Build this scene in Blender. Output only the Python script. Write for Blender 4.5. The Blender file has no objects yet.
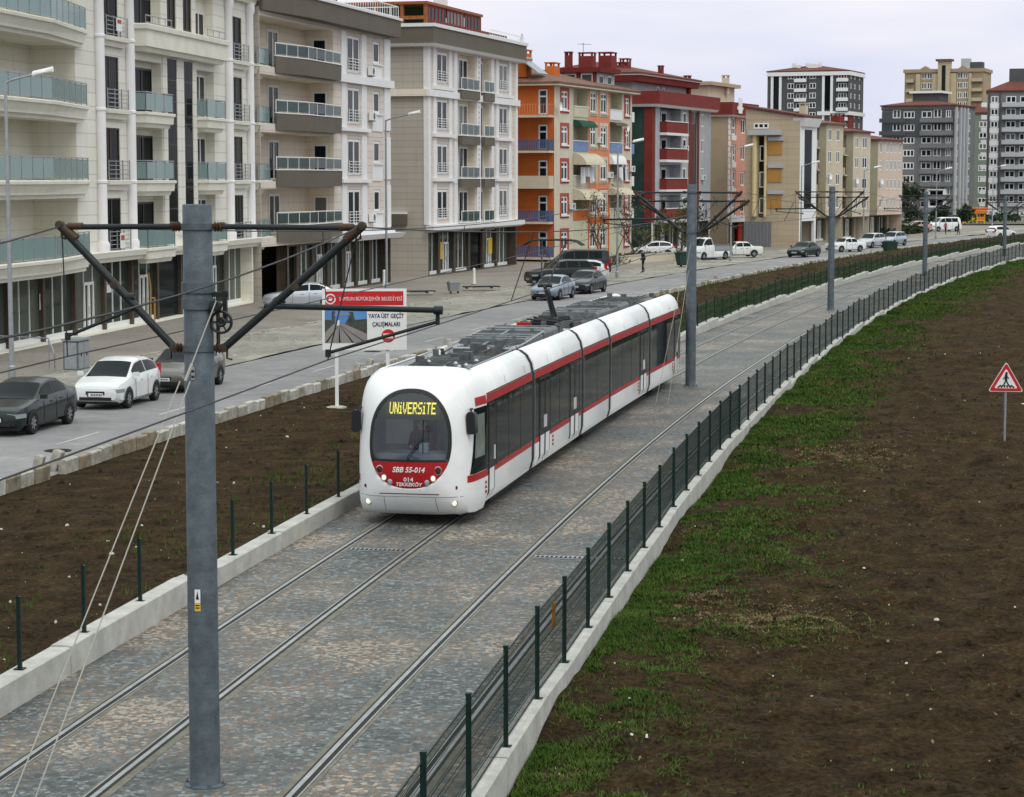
import bpy, bmesh, math, random
from mathutils import Vector, Matrix, noise as mnoise
sc = bpy.context.scene
COL = sc.collection
RND = random.Random(11)
rad = math.radians

# ------------------------------------------------------------------ materials
def nt(m):
    m.use_nodes = True
    t = m.node_tree
    return t, t.nodes, t.links, t.nodes['Principled BSDF']

def rgba(c): return (c[0], c[1], c[2], 1)

def mat(name, col, rough=.6, metal=0., var=.12, scale=3., bump=0., bscale=None, spec=.25, emit=0.):
    """plain procedural material: colour broken up by two noises, optional bump"""
    m = bpy.data.materials.new(name)
    t, N, L, P = nt(m)
    P.inputs['Roughness'].default_value = rough
    P.inputs['Metallic'].default_value = metal
    P.inputs['Specular IOR Level'].default_value = spec
    tc = N.new('ShaderNodeTexCoord')
    n1 = N.new('ShaderNodeTexNoise'); n1.inputs['Scale'].default_value = scale
    n1.inputs['Detail'].default_value = 6; n1.inputs['Roughness'].default_value = .65
    L.new(tc.outputs['Object'], n1.inputs['Vector'])
    mr = N.new('ShaderNodeMapRange')
    mr.inputs['From Min'].default_value = .3; mr.inputs['From Max'].default_value = .7
    mr.inputs['To Min'].default_value = 1 - var; mr.inputs['To Max'].default_value = 1 + var
    L.new(n1.outputs['Fac'], mr.inputs['Value'])
    mx = N.new('ShaderNodeVectorMath'); mx.operation = 'SCALE'
    mx.inputs[0].default_value = col
    L.new(mr.outputs['Result'], mx.inputs['Scale'])
    L.new(mx.outputs['Vector'], P.inputs['Base Color'])
    if bump:
        n2 = N.new('ShaderNodeTexNoise'); n2.inputs['Scale'].default_value = bscale or scale * 4
        n2.inputs['Detail'].default_value = 4
        L.new(tc.outputs['Object'], n2.inputs['Vector'])
        b = N.new('ShaderNodeBump'); b.inputs['Strength'].default_value = bump; b.inputs['Distance'].default_value = .03
        L.new(n2.outputs['Fac'], b.inputs['Height']); L.new(b.outputs['Normal'], P.inputs['Normal'])
    if emit:
        P.inputs['Emission Color'].default_value = rgba(col)
        P.inputs['Emission Strength'].default_value = emit
    return m

def clad(name, col, step=.55, joint=.72, var=.07, streak=.2, rough=.7, vstep=0):
    """facade cladding: horizontal joints every `step` metres, slight panel variation and rain streaks"""
    m = bpy.data.materials.new(name)
    t, N, L, P = nt(m)
    P.inputs['Roughness'].default_value = rough; P.inputs['Specular IOR Level'].default_value = .3
    tc = N.new('ShaderNodeTexCoord'); sp = N.new('ShaderNodeSeparateXYZ')
    L.new(tc.outputs['Object'], sp.inputs[0])
    def M(op, a, b=None):
        n = N.new('ShaderNodeMath'); n.operation = op
        for i, q in enumerate((a, b)):
            if q is None: continue
            if isinstance(q, (int, float)): n.inputs[i].default_value = q
            else: L.new(q, n.inputs[i])
        return n.outputs[0]
    zc = M('DIVIDE', sp.outputs['Z'], step)
    fr = M('FRACT', zc)
    line = M('LESS_THAN', fr, .05 / step)
    row = M('FLOOR', zc)
    wn = N.new('ShaderNodeTexWhiteNoise'); wn.noise_dimensions = '1D'; L.new(row, wn.inputs['W'])
    n1 = N.new('ShaderNodeTexNoise'); n1.inputs['Scale'].default_value = .8; n1.inputs['Detail'].default_value = 5
    L.new(tc.outputs['Object'], n1.inputs['Vector'])
    mp = N.new('ShaderNodeMapping'); mp.inputs['Scale'].default_value = (3, 3, .12)
    L.new(tc.outputs['Object'], mp.inputs['Vector'])
    n2 = N.new('ShaderNodeTexNoise'); n2.inputs['Scale'].default_value = 1.3; n2.inputs['Detail'].default_value = 6
    L.new(mp.outputs['Vector'], n2.inputs['Vector'])
    a = M('MULTIPLY_ADD', wn.outputs['Value'], var); t.nodes[-1].inputs[2].default_value = 1 - var * .5
    b = M('MULTIPLY_ADD', n1.outputs['Fac'], .16); t.nodes[-1].inputs[2].default_value = .92
    c = M('MULTIPLY_ADD', n2.outputs['Fac'], -streak * 2); t.nodes[-1].inputs[2].default_value = 1 + streak
    k = M('MULTIPLY', M('MULTIPLY', a, b), M('MINIMUM', c, 1.0))
    j = M('MULTIPLY_ADD', line, joint - 1); t.nodes[-1].inputs[2].default_value = 1
    k = M('MULTIPLY', k, j)
    mx = N.new('ShaderNodeVectorMath'); mx.operation = 'SCALE'; mx.inputs[0].default_value = col
    L.new(k, mx.inputs['Scale']); L.new(mx.outputs['Vector'], P.inputs['Base Color'])
    return m

def glassy(name, a, b, rough=.06, wav=.0, spec=.07):
    """opaque reflecting window glass; every pane its own tone between a and b"""
    m = bpy.data.materials.new(name)
    t, N, L, P = nt(m)
    P.inputs['Roughness'].default_value = rough
    P.inputs['Specular IOR Level'].default_value = spec
    oi = N.new('ShaderNodeObjectInfo'); r = N.new('ShaderNodeValToRGB')
    r.color_ramp.elements[0].color = rgba(a); r.color_ramp.elements[1].color = rgba(b)
    r.color_ramp.elements[0].position = .55; r.color_ramp.elements[1].position = 1.0
    L.new(oi.outputs['Random'], r.inputs[0]); L.new(r.outputs[0], P.inputs['Base Color'])
    if wav:
        tc = N.new('ShaderNodeTexCoord'); n = N.new('ShaderNodeTexNoise'); n.inputs['Scale'].default_value = 1.3
        L.new(tc.outputs['Object'], n.inputs['Vector'])
        bp = N.new('ShaderNodeBump'); bp.inputs['Strength'].default_value = wav; bp.inputs['Distance'].default_value = .05
        L.new(n.outputs['Fac'], bp.inputs['Height']); L.new(bp.outputs['Normal'], P.inputs['Normal'])
    return m

def seethru(name, tint, gloss=.12, rough=.03):
    m = bpy.data.materials.new(name); m.use_nodes = True
    t = m.node_tree; N = t.nodes; L = t.links
    N.remove(N['Principled BSDF'])
    tr = N.new('ShaderNodeBsdfTransparent'); tr.inputs[0].default_value = rgba(tint)
    gl = N.new('ShaderNodeBsdfGlossy'); gl.inputs['Roughness'].default_value = rough
    mx = N.new('ShaderNodeMixShader'); fr = N.new('ShaderNodeFresnel'); fr.inputs['IOR'].default_value = 1.45
    ad = N.new('ShaderNodeMath'); ad.operation = 'ADD'; ad.inputs[1].default_value = gloss; ad.use_clamp = True
    L.new(fr.outputs[0], ad.inputs[0]); L.new(ad.outputs[0], mx.inputs[0])
    L.new(tr.outputs[0], mx.inputs[1]); L.new(gl.outputs[0], mx.inputs[2])
    L.new(mx.outputs[0], N['Material Output'].inputs['Surface'])
    return m

def frosted(name, col, clear):
    """tinted balcony glass: partly see-through, partly its own colour"""
    m = bpy.data.materials.new(name); t, N, L, P = nt(m)
    P.inputs['Base Color'].default_value = rgba(col); P.inputs['Roughness'].default_value = .12
    tr = N.new('ShaderNodeBsdfTransparent'); tr.inputs[0].default_value = (.55, .72, .72, 1)
    mx = N.new('ShaderNodeMixShader'); mx.inputs[0].default_value = clear
    L.new(P.outputs[0], mx.inputs[1]); L.new(tr.outputs[0], mx.inputs[2]); L.new(mx.outputs[0], N['Material Output'].inputs['Surface'])
    return m

# ------------------------------------------------------------------ mesh builder
class MB:
    def __init__(s): s.v = []; s.f = []; s.m = []; s.T = None
    def pt(s, p):
        p = Vector(p)
        if s.T is not None: p = s.T @ p
        s.v.append(p); return len(s.v) - 1
    def poly(s, pts, m=0):
        s.f.append([s.pt(p) for p in pts]); s.m.append(m); return s
    def box(s, x0, x1, y0, y1, z0, z1, m=0):
        i = [s.pt(p) for p in ((x0,y0,z0),(x1,y0,z0),(x1,y1,z0),(x0,y1,z0),(x0,y0,z1),(x1,y0,z1),(x1,y1,z1),(x0,y1,z1))]
        for q in ((3,2,1,0),(4,5,6,7),(0,1,5,4),(1,2,6,5),(2,3,7,6),(3,0,4,7)):
            s.f.append([i[k] for k in q]); s.m.append(m)
        return s
    def prism(s, poly, z0, z1, m=0, ins=0., cx=None):
        """vertical prism over a plan polygon (counter-clockwise)"""
        n = len(poly)
        lo = [s.pt((p[0], p[1], z0)) for p in poly]; hi = [s.pt((p[0], p[1], z1)) for p in poly]
        s.f.append(lo[::-1]); s.m.append(m); s.f.append(hi); s.m.append(m)
        for k in range(n):
            s.f.append([lo[k], lo[(k+1) % n], hi[(k+1) % n], hi[k]]); s.m.append(m)
        return s
    def rings(s, rings, m=0, cap=True, closed=True):
        ids = [[s.pt(p) for p in r] for r in rings]
        n = len(ids[0])
        for a, b in zip(ids, ids[1:]):
            for k in range(n if closed else n - 1):
                s.f.append([a[k], a[(k+1) % n], b[(k+1) % n], b[k]]); s.m.append(m)
        if cap:
            s.f.append(ids[0][::-1]); s.m.append(m); s.f.append(ids[-1]); s.m.append(m)
        return s
    def tube(s, pts, r, n=8, m=0, r2=None, cap=True):
        pts = [Vector(p) for p in pts]; rs = []
        for i, p in enumerate(pts):
            d = (pts[min(i+1, len(pts)-1)] - pts[max(i-1, 0)]).normalized()
            u = d.cross(Vector((0,0,1)))
            if u.length < 1e-3: u = d.cross(Vector((1,0,0)))
            u.normalize(); w = u.cross(d)
            rr = r if r2 is None else r + (r2 - r) * i / (len(pts) - 1)
            rs.append([p + (u*math.cos(2*math.pi*k/n) + w*math.sin(2*math.pi*k/n)) * rr for k in range(n)])
        return s.rings(rs, m, cap)
    def lathe(s, prof, n=16, c=(0,0,0), axis='z', m=0, cap=True):
        rs = []
        for r, h in prof:
            ring = []
            for k in range(n):
                a = 2*math.pi*k/n; x, y = r*math.cos(a), r*math.sin(a)
                if axis == 'z': q = (x, y, h)
                elif axis == 'y': q = (x, h, -y)
                else: q = (h, x, y)
                ring.append((q[0]+c[0], q[1]+c[1], q[2]+c[2]))
            rs.append(ring)
        return s.rings(rs, m, cap)
    def grid(s, rows, m=0):
        ids = [[s.pt(p) for p in r] for r in rows]
        for a, b in zip(ids, ids[1:]):
            for k in range(len(a) - 1):
                s.f.append([a[k], a[k+1], b[k+1], b[k]]); s.m.append(m)
        return s
    def mesh(s, name, mats, smooth=None):
        me = bpy.data.meshes.new(name)
        me.from_pydata([tuple(p) for p in s.v], [], s.f)
        if not isinstance(mats, (list, tuple)): mats = [mats]
        for q in mats: me.materials.append(q)
        if len(mats) > 1: me.polygons.foreach_set('material_index', s.m)
        if smooth is not None:
            me.polygons.foreach_set('use_smooth', [True] * len(s.f))
            me.set_sharp_from_angle(angle=rad(smooth))
        me.update()
        return me
    def build(s, name, mats, parent=None, loc=None, rot=None, smooth=None, recalc=False):
        me = s.mesh(name, mats, smooth)
        if recalc: fixn(me)
        return link(name, me, parent, loc, rot)

def fixn(me):
    bm = bmesh.new(); bm.from_mesh(me); bmesh.ops.recalc_face_normals(bm, faces=bm.faces); bm.to_mesh(me); bm.free()

def link(name, me, parent=None, loc=None, rot=None):
    o = bpy.data.objects.new(name, me); COL.objects.link(o)
    if parent: o.parent = parent
    if loc is not None: o.location = loc
    if rot is not None: o.rotation_euler = (0, 0, rot) if isinstance(rot, (int, float)) else rot
    return o

def tag(o, label=None, cat=None, group=None, kind=None):
    if label: o['label'] = label
    if cat: o['category'] = cat
    if group: o['group'] = group
    if kind: o['kind'] = kind
    return o

def thing(name, label, cat, loc=(0,0,0), rot=0, group=None):
    return tag(link(name, None, None, loc, rot), label, cat, group)

def text_mb(mb, body, size, T, m=0, sx=1.0, depth=.004, bold=0., slant=0.):
    """letters as real raised faces: x right, y up in the T frame, centred"""
    cu = bpy.data.curves.new('t', 'FONT'); cu.body = body; cu.size = size
    cu.align_x = 'CENTER'; cu.align_y = 'CENTER'; cu.extrude = depth; cu.resolution_u = 3; cu.offset = bold; cu.shear = slant
    o = bpy.data.objects.new('t', cu); COL.objects.link(o)
    dg = bpy.context.evaluated_depsgraph_get(); dg.update()
    me = bpy.data.meshes.new_from_object(o.evaluated_get(dg))
    base = len(mb.v)
    for v in me.vertices:
        mb.v.append(T @ Vector((v.co.x * sx, v.co.y, v.co.z)))
    for p in me.polygons:
        mb.f.append([base + i for i in p.vertices]); mb.m.append(m)
    bpy.data.objects.remove(o); bpy.data.curves.remove(cu); bpy.data.meshes.remove(me)

# ------------------------------------------------------------------ the tram line as a curve on the ground
def CX(y): return -3.68 + .163*(y - 25.7) + .000605*(y - 25.7)**2
def CS(y): return .163 + .00121*(y - 25.7)
def at(y, off, z=0.):
    s = CS(y); n = math.hypot(1, s)
    return Vector((CX(y) + off/n, y - off*s/n, z))
def atY(y, off, z=0.):
    """the point at lateral offset `off` whose world Y is y"""
    p = y
    for _ in range(12): p += y - at(p, off).y
    return at(p, off, z)
def heading(y):      # angle of the direction away from the camera along the line
    return math.atan2(1, CS(y))
def ysteps(y0, y1, step):
    """Y values about `step` metres of line apart"""
    out = [y0]
    while out[-1] < y1: out.append(out[-1] + step / math.hypot(1, CS(out[-1])))
    return out
def frange(a, b, n): return [a + (b - a) * i / (n - 1) for i in range(n)]

def strip(name, m, offs, ys, zf, kind='structure', smooth=None):
    mb = MB()
    mb.grid([[tuple(at(y, o)[:2]) + (zf(o, y),) for o in offs] for y in ys])
    ob = mb.build(name, m, smooth=smooth, recalc=True)
    me = ob.data
    if me.polygons[0].normal.z < 0: me.flip_normals()
    return tag(ob, kind=kind)

def fbm(x, y, z=0., o=4):
    return mnoise.fractal(Vector((x, y, z)), .9, 2.0, o)

# ------------------------------------------------------------------ palette
M = {}
M['white']   = mat('white_paint', (.74,.74,.73), .35, var=.05, scale=1.5)
M['pvc']     = mat('white_window_frame', (.72,.72,.72), .4, var=.04)
M['stone']   = mat('cream_moulding', (.66,.64,.565), .7, var=.08, scale=1.2)
M['colwhite']= mat('white_column_paint', (.70,.69,.70), .5, var=.05, scale=1)
M['black']   = mat('black_plastic', (.018,.019,.02), .4, var=.1)
M['dark']    = mat('dark_rubber', (.025,.025,.027), .75, var=.15)
M['steel']   = mat('galvanised_steel', (.33,.35,.37), .45, .6, var=.12, scale=6)
M['pole']    = mat('pole_blue_grey_paint', (.085,.105,.122), .5, .1, var=.32, scale=5, bump=.25, bscale=40)
M['armgrey'] = mat('bracket_tube_dark', (.022,.026,.028), .45, .3, var=.2, scale=8)
M['brown']   = mat('insulator_brown', (.06,.032,.018), .5, var=.2, scale=9)
M['rust']    = mat('rusty_clamp', (.055,.042,.030), .7, .2, var=.3, scale=12)
M['wire']    = mat('overhead_wire_dark', (.03,.03,.032), .5, .3)
M['guy']     = mat('pale_guy_cable', (.30,.285,.25), .6, .2, var=.1)
M['red']     = mat('tram_red', (.36,.011,.014), .35, var=.12, scale=2)
M['tramwhite']= mat('tram_white_shell', (.74,.745,.745), .3, var=.07, scale=1.3, spec=.4)
M['tramgrey']= mat('tram_roof_grey', (.12,.13,.138), .6, var=.4, scale=4, bump=.1)
M['tramroof']= mat('tram_roof_dirty', (.085,.088,.09), .7, var=.5, scale=5)
M['tramglass']= glassy('tram_window_glass', (.008,.010,.011), (.013,.016,.015), .06, wav=.07, spec=.06)
M['glass']   = glassy('window_glass', (.008,.013,.020), (.15,.148,.138), .06)
M['glassdark']= glassy('dark_glass', (.006,.008,.010), (.022,.026,.026), .08, spec=.02)
M['shopglass']= glassy('shop_glass', (.035,.045,.035), (.085,.10,.08), .05)
M['teal']    = frosted('teal_balcony_glass', (.26,.36,.36), .35)
M['tealdark']= frosted('dark_balcony_glass', (.028,.052,.055), .45)
M['clear']   = seethru('windscreen_glass', (.80,.86,.86), .03, .02)
M['concrete']= mat('pale_concrete', (.40,.392,.365), .85, var=.2, scale=2.5, bump=.2, bscale=30)
M['kerb']    = mat('kerb_stone', (.33,.31,.27), .9, var=.5, scale=3, bump=.4, bscale=18)
M['fence']   = mat('fence_dark_green', (.005,.019,.016), .45, var=.15)
M['yellow']  = mat('yellow_label', (.62,.42,.03), .5)
M['tyre']    = mat('tyre_rubber', (.016,.016,.017), .85, var=.2)
M['rim']     = mat('alloy_rim', (.38,.39,.40), .3, .8)
M['lampglass']= mat('headlamp_lens', (.33,.36,.38), .1, .3)
M['taillight']= mat('tail_lamp_red', (.35,.01,.012), .2)
M['plate']   = mat('number_plate_white', (.7,.7,.7), .4, var=.1, scale=30)
M['chrome']  = mat('chrome_trim', (.55,.56,.58), .15, .9)
M['lit']     = mat('lit_headlamp', (1., .93, .75), .3, emit=.35, var=.02)
M['led']     = mat('yellow_led_letters', (.95,.78,.10), .4, emit=.85, var=.02)
# ------------------------------------------------------------------ world, sun, camera
def make_world():
    w = bpy.data.worlds.new('World'); sc.world = w; w.use_nodes = True
    t = w.node_tree; N = t.nodes; L = t.links
    bg = N['Background']; bg.inputs['Strength'].default_value = .1
    sky = N.new('ShaderNodeTexSky'); sky.sky_type = 'NISHITA'; sky.sun_disc = False
    sky.sun_elevation = SUN_EL; sky.sun_rotation = SUN_ROT
    sky.air_density = 1.0; sky.dust_density = 4.0; sky.ozone_density = 1.0
    tc = N.new('ShaderNodeTexCoord'); sp = N.new('ShaderNodeSeparateXYZ'); L.new(tc.outputs['Generated'], sp.inputs[0])
    # overcast layer: brighter towards the zenith, soft cloud streaks
    mp = N.new('ShaderNodeMapping'); mp.inputs['Scale'].default_value = (2.2, 2.2, 9); L.new(tc.outputs['Generated'], mp.inputs['Vector'])
    n = N.new('ShaderNodeTexNoise'); n.inputs['Scale'].default_value = 1.6; n.inputs['Detail'].default_value = 5
    n.inputs['Distortion'].default_value = .6
    L.new(mp.outputs[0], n.inputs['Vector'])
    ramp = N.new('ShaderNodeValToRGB')
    e = ramp.color_ramp.elements
    e[0].position = .30; e[0].color = (.63,.69,.89,1); e[1].position = .62; e[1].color = (.90,.88,.955,1)
    L.new(n.outputs['Fac'], ramp.inputs[0])
    # lavender near the horizon, a cooler neutral cloud deck higher up
    hi = N.new('ShaderNodeMapRange'); hi.inputs['From Min'].default_value = .10; hi.inputs['From Max'].default_value = .30
    L.new(sp.outputs['Z'], hi.inputs['Value'])
    hm = N.new('ShaderNodeMix'); hm.data_type = 'RGBA'; hm.inputs[7].default_value = (.80, .86, .86, 1)
    L.new(hi.outputs[0], hm.inputs[0]); L.new(ramp.outputs[0], hm.inputs[6])
    g = N.new('ShaderNodeMapRange'); g.inputs['From Min'].default_value = 0; g.inputs['From Max'].default_value = 1
    g.inputs['To Min'].default_value = 10.3; g.inputs['To Max'].default_value = 19.0
    L.new(sp.outputs['Z'], g.inputs['Value'])
    sc_ = N.new('ShaderNodeVectorMath'); sc_.operation = 'SCALE'
    L.new(hm.outputs[2], sc_.inputs[0]); L.new(g.outputs[0], sc_.inputs['Scale'])
    mx = N.new('ShaderNodeMix'); mx.data_type = 'RGBA'; mx.inputs[0].default_value = .93
    L.new(sky.outputs[0], mx.inputs[6]); L.new(sc_.outputs['Vector'], mx.inputs[7])
    L.new(mx.outputs[2], bg.inputs['Color'])

SUN_EL, SUN_AZ = rad(52), rad(150)   # azimuth clockwise from +Y: behind the camera, to the right
SUN_ROT = SUN_AZ
make_world()
sl = bpy.data.lights.new('sun', 'SUN'); sl.energy = 1.2; sl.angle = rad(25); sl.color = (1., .97, .89)
so = link('sun', sl)
d = -Vector((math.sin(SUN_AZ)*math.cos(SUN_EL), math.cos(SUN_AZ)*math.cos(SUN_EL), math.sin(SUN_EL)))
so.rotation_euler = d.to_track_quat('-Z', 'Y').to_euler()

cam = bpy.data.cameras.new('camera'); co = link('camera', cam)
co.location = (0, 0, 7.2); co.rotation_euler = (rad(90 - 5.67), 0, 0)
cam.sensor_width = 36; cam.lens = 36 * 2200 / 1024; cam.clip_end = 6000; cam.clip_start = .3
sc.camera = co
sc.view_settings.view_transform = 'Standard'; sc.view_settings.look = 'None'
sc.view_settings.exposure = 0; sc.view_settings.gamma = 1
sc.view_settings.use_curve_mapping = False

# ------------------------------------------------------------------ ground materials
def ground_mat(name, cols, scale=1., rough=.95, bump=.5, bscale=14, fine=30, dist=.05, wf=.5):
    """three noises through a ramp of earth tones"""
    m = bpy.data.materials.new(name); t, N, L, P = nt(m)
    P.inputs['Roughness'].default_value = rough; P.inputs['Specular IOR Level'].default_value = .06
    tc = N.new('ShaderNodeTexCoord')
    def nz(s, d=6, r=.6):
        n = N.new('ShaderNodeTexNoise'); n.inputs['Scale'].default_value = s; n.inputs['Detail'].default_value = d
        n.inputs['Roughness'].default_value = r; L.new(tc.outputs['Object'], n.inputs['Vector']); return n.outputs['Fac']
    a, b = nz(scale), nz(fine, 8, .75)
    ma = N.new('ShaderNodeMath'); ma.operation = 'MULTIPLY_ADD'; ma.inputs[1].default_value = 1 - wf
    L.new(a, ma.inputs[0])
    mb_ = N.new('ShaderNodeMath'); mb_.operation = 'MULTIPLY'; mb_.inputs[1].default_value = wf
    L.new(b, mb_.inputs[0]); L.new(mb_.outputs[0], ma.inputs[2])
    r = N.new('ShaderNodeValToRGB'); e = r.color_ramp.elements
    n = len(cols)
    while len(e) < n: e.new(.5)
    for i, c in enumerate(cols):
        e[i].position = .36 + .28 * i / (n - 1); e[i].color = rgba(c)
    L.new(ma.outputs[0], r.inputs[0]); out = r.outputs[0]
    L.new(out, P.inputs['Base Color'])
    bp = N.new('ShaderNodeBump'); bp.inputs['Strength'].default_value = bump; bp.inputs['Distance'].default_value = dist
    L.new(nz(bscale, 6, .7), bp.inputs['Height']); L.new(bp.outputs['Normal'], P.inputs['Normal'])
    return m

M['soil'] = ground_mat('brown_soil', [(.007,.0042,.0023),(.023,.014,.007),(.045,.028,.0135),(.066,.043,.020),(.12,.082,.040)], 1.3, bump=1., bscale=20, fine=11, dist=.08, wf=.64)
M['grassy'] = ground_mat('grass_blades', [(.020,.044,.010),(.038,.076,.014),(.062,.102,.020),(.115,.125,.042)], .6, rough=.8, bump=0, fine=6)
M['asphalt'] = ground_mat('grey_asphalt', [(.145,.14,.143),(.205,.20,.204),(.245,.24,.244),(.32,.31,.30)], .10, bump=.2, bscale=60, fine=.9, dist=.01)
M['verge'] = ground_mat('gravel_verge', [(.13,.12,.10),(.22,.21,.185),(.30,.285,.25),(.38,.36,.32)], .22, bump=.5, bscale=10, fine=2.2, dist=.03)
M['pave'] = ground_mat('pavement_tan_grey', [(.17,.15,.13),(.215,.195,.17),(.25,.225,.20),(.29,.265,.235)], .25, bump=.2, bscale=20, fine=4, dist=.01)
M['land'] = ground_mat('distant_ground', [(.10,.095,.075),(.15,.14,.115),(.19,.18,.15)], .02, fine=.3, bump=.2, bscale=1)
M['lawn'] = ground_mat('rough_lawn', [(.030,.045,.014),(.045,.075,.018),(.07,.085,.03)], .3, fine=3, bump=.5)

def cobble():
    m = bpy.data.materials.new('cobbled_track_paving'); t, N, L, P = nt(m)
    P.inputs['Roughness'].default_value = .62; P.inputs['Specular IOR Level'].default_value = .45
    tc = N.new('ShaderNodeTexCoord')
    def nz(s, d=5, r=.6):
        n = N.new('ShaderNodeTexNoise'); n.inputs['Scale'].default_value = s; n.inputs['Detail'].default_value = d
        n.inputs['Roughness'].default_value = r
        L.new(tc.outputs['Object'], n.inputs['Vector']); return n.outputs['Fac']
    v = N.new('ShaderNodeTexVoronoi'); v.inputs['Scale'].default_value = 13.5; L.new(tc.outputs['Object'], v.inputs['Vector'])
    ve = N.new('ShaderNodeTexVoronoi'); ve.feature = 'DISTANCE_TO_EDGE'; ve.inputs['Scale'].default_value = 13.5
    L.new(tc.outputs['Object'], ve.inputs['Vector'])
    sx = N.new('ShaderNodeSeparateColor'); L.new(v.outputs['Color'], sx.inputs[0])
    # stone tones, shifted tan / blue-grey in drifting patches
    ad = N.new('ShaderNodeMath'); ad.operation = 'MULTIPLY_ADD'; ad.inputs[1].default_value = .70
    L.new(sx.outputs[0], ad.inputs[0])
    pt = N.new('ShaderNodeMapRange'); pt.inputs['From Min'].default_value = .36; pt.inputs['From Max'].default_value = .64
    pt.inputs['To Min'].default_value = -.14; pt.inputs['To Max'].default_value = .56
    L.new(nz(.28, 6), pt.inputs['Value']); L.new(pt.outputs[0], ad.inputs[2])
    r = N.new('ShaderNodeValToRGB'); e = r.color_ramp.elements
    cols = [(.0,(.040,.048,.048)),(.20,(.070,.080,.080)),(.40,(.108,.122,.122)),(.50,(.21,.225,.225)),(.58,(.085,.080,.070)),(.74,(.135,.105,.080)),(.88,(.20,.15,.112)),(1.,(.32,.275,.22))]
    while len(e) < len(cols): e.new(.5)
    for i, (p_, c) in enumerate(cols): e[i].position = p_; e[i].color = rgba(c)
    L.new(ad.outputs[0], r.inputs[0])
    # dirt in joints and damp dark areas
    j = N.new('ShaderNodeMapRange'); j.inputs['From Min'].default_value = .0; j.inputs['From Max'].default_value = .09
    j.inputs['To Min'].default_value = .62; j.inputs['To Max'].default_value = 1
    L.new(ve.outputs['Distance'], j.inputs['Value'])
    dd = N.new('ShaderNodeMapRange'); dd.inputs['From Min'].default_value = .35; dd.inputs['From Max'].default_value = .65
    dd.inputs['To Min'].default_value = .72; dd.inputs['To Max'].default_value = 1.12
    L.new(nz(.7, 7, .7), dd.inputs['Value'])
    mu = N.new('ShaderNodeMath'); mu.operation = 'MULTIPLY'; L.new(j.outputs[0], mu.inputs[0]); L.new(dd.outputs[0], mu.inputs[1])
    s = N.new('ShaderNodeVectorMath'); s.operation = 'SCALE'; L.new(r.outputs[0], s.inputs[0]); L.new(mu.outputs[0], s.inputs['Scale'])
    L.new(s.outputs['Vector'], P.inputs['Base Color'])
    b = N.new('ShaderNodeBump'); b.inputs['Strength'].default_value = .5; b.inputs['Distance'].default_value = .02
    L.new(j.outputs[0], b.inputs['Height']); L.new(b.outputs['Normal'], P.inputs['Normal'])
    return m
M['cobble'] = cobble()

# ------------------------------------------------------------------ the setting
g = MB(); g.poly([(-1500,-300,-.75),(1800,-300,-.75),(1800,3500,-.75),(-1500,3500,-.75)]).build('ground', M['land'])
tag(bpy.data.objects['ground'], kind='structure')

YS = ysteps(6, 330, 3.0)
tag(strip('tram_track_bed', M['cobble'], frange(-3.70, 3.36, 5), YS, lambda o, y: 0), kind='structure')
road_in, road_out = -12.25, -18.6
strip('road', M['asphalt'], frange(road_in, road_out, 4), YS, lambda o, y: .02 + .03*(1 - ((o + 15.4)/3.2)**2))
def verge_z(o, y): return .06 + .05*fbm(o*.5, y*.3, 3) + .012*fbm(o*3, y*3)
strip('gravel_verge', M['verge'], frange(road_out - .004, -23.5, 12), ysteps(40, 330, 1.2), lambda o, y: max(.02, verge_z(o, y)) if o > -23.3 else .12, smooth=60)
strip('pavement', M['pave'], [-23.45, -23.44, -40, -75, -120], YS, lambda o, y: .02 if o > -23.447 else .13)

# soil on both sides -------------------------------------------------
def soil_z(o, y):
    e = min(1., max(0., (o - 3.75) / 1.5))
    return (.05 + .12*min(1, max(0, (y - 55)/30)) + .16*fbm(o*.22, y*.22, 1) + e*(.13*fbm(o*.9, y*.9, 5) + .07*abs(fbm(o*2.6, y*2.6, 9)))) - .012*max(0, o - 10)
ysoil = []
y = 14.
while y < 250: ysoil.append(y); y += max(.10, .0042*y)
offs = []
o = 3.62
while o < 75: offs.append(o); o += .14 if o < 9 else (.22 if o < 26 else .8)
strip('field', M['soil'], offs, ysoil, soil_z, smooth=180)
def median_z(o, y):
    u = min(1., (o + 3.95) / (-12.1 + 3.95))          # 0 at the low wall, 1 at the road kerb
    ridge = .42*math.exp(-((u - .72)/.2)**2) * min(1, max(0, (y - 100)/50))
    base = .22*(1 - u) + .02
    return base + ridge + math.sin(math.pi*min(1, max(0, u)))*(.07*fbm(o*.6, y*.6, 2) + .05*abs(fbm(o*2.4, y*2.4, 4)) + ridge*.5*fbm(o*.8, y*.7, 8))
strip('median_soil', M['soil'], frange(-3.93, -12.28, 53), [q for q in ysoil if q > 16] + [255, 262, 270, 280, 290, 300, 315, 330], median_z, smooth=180)

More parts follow.
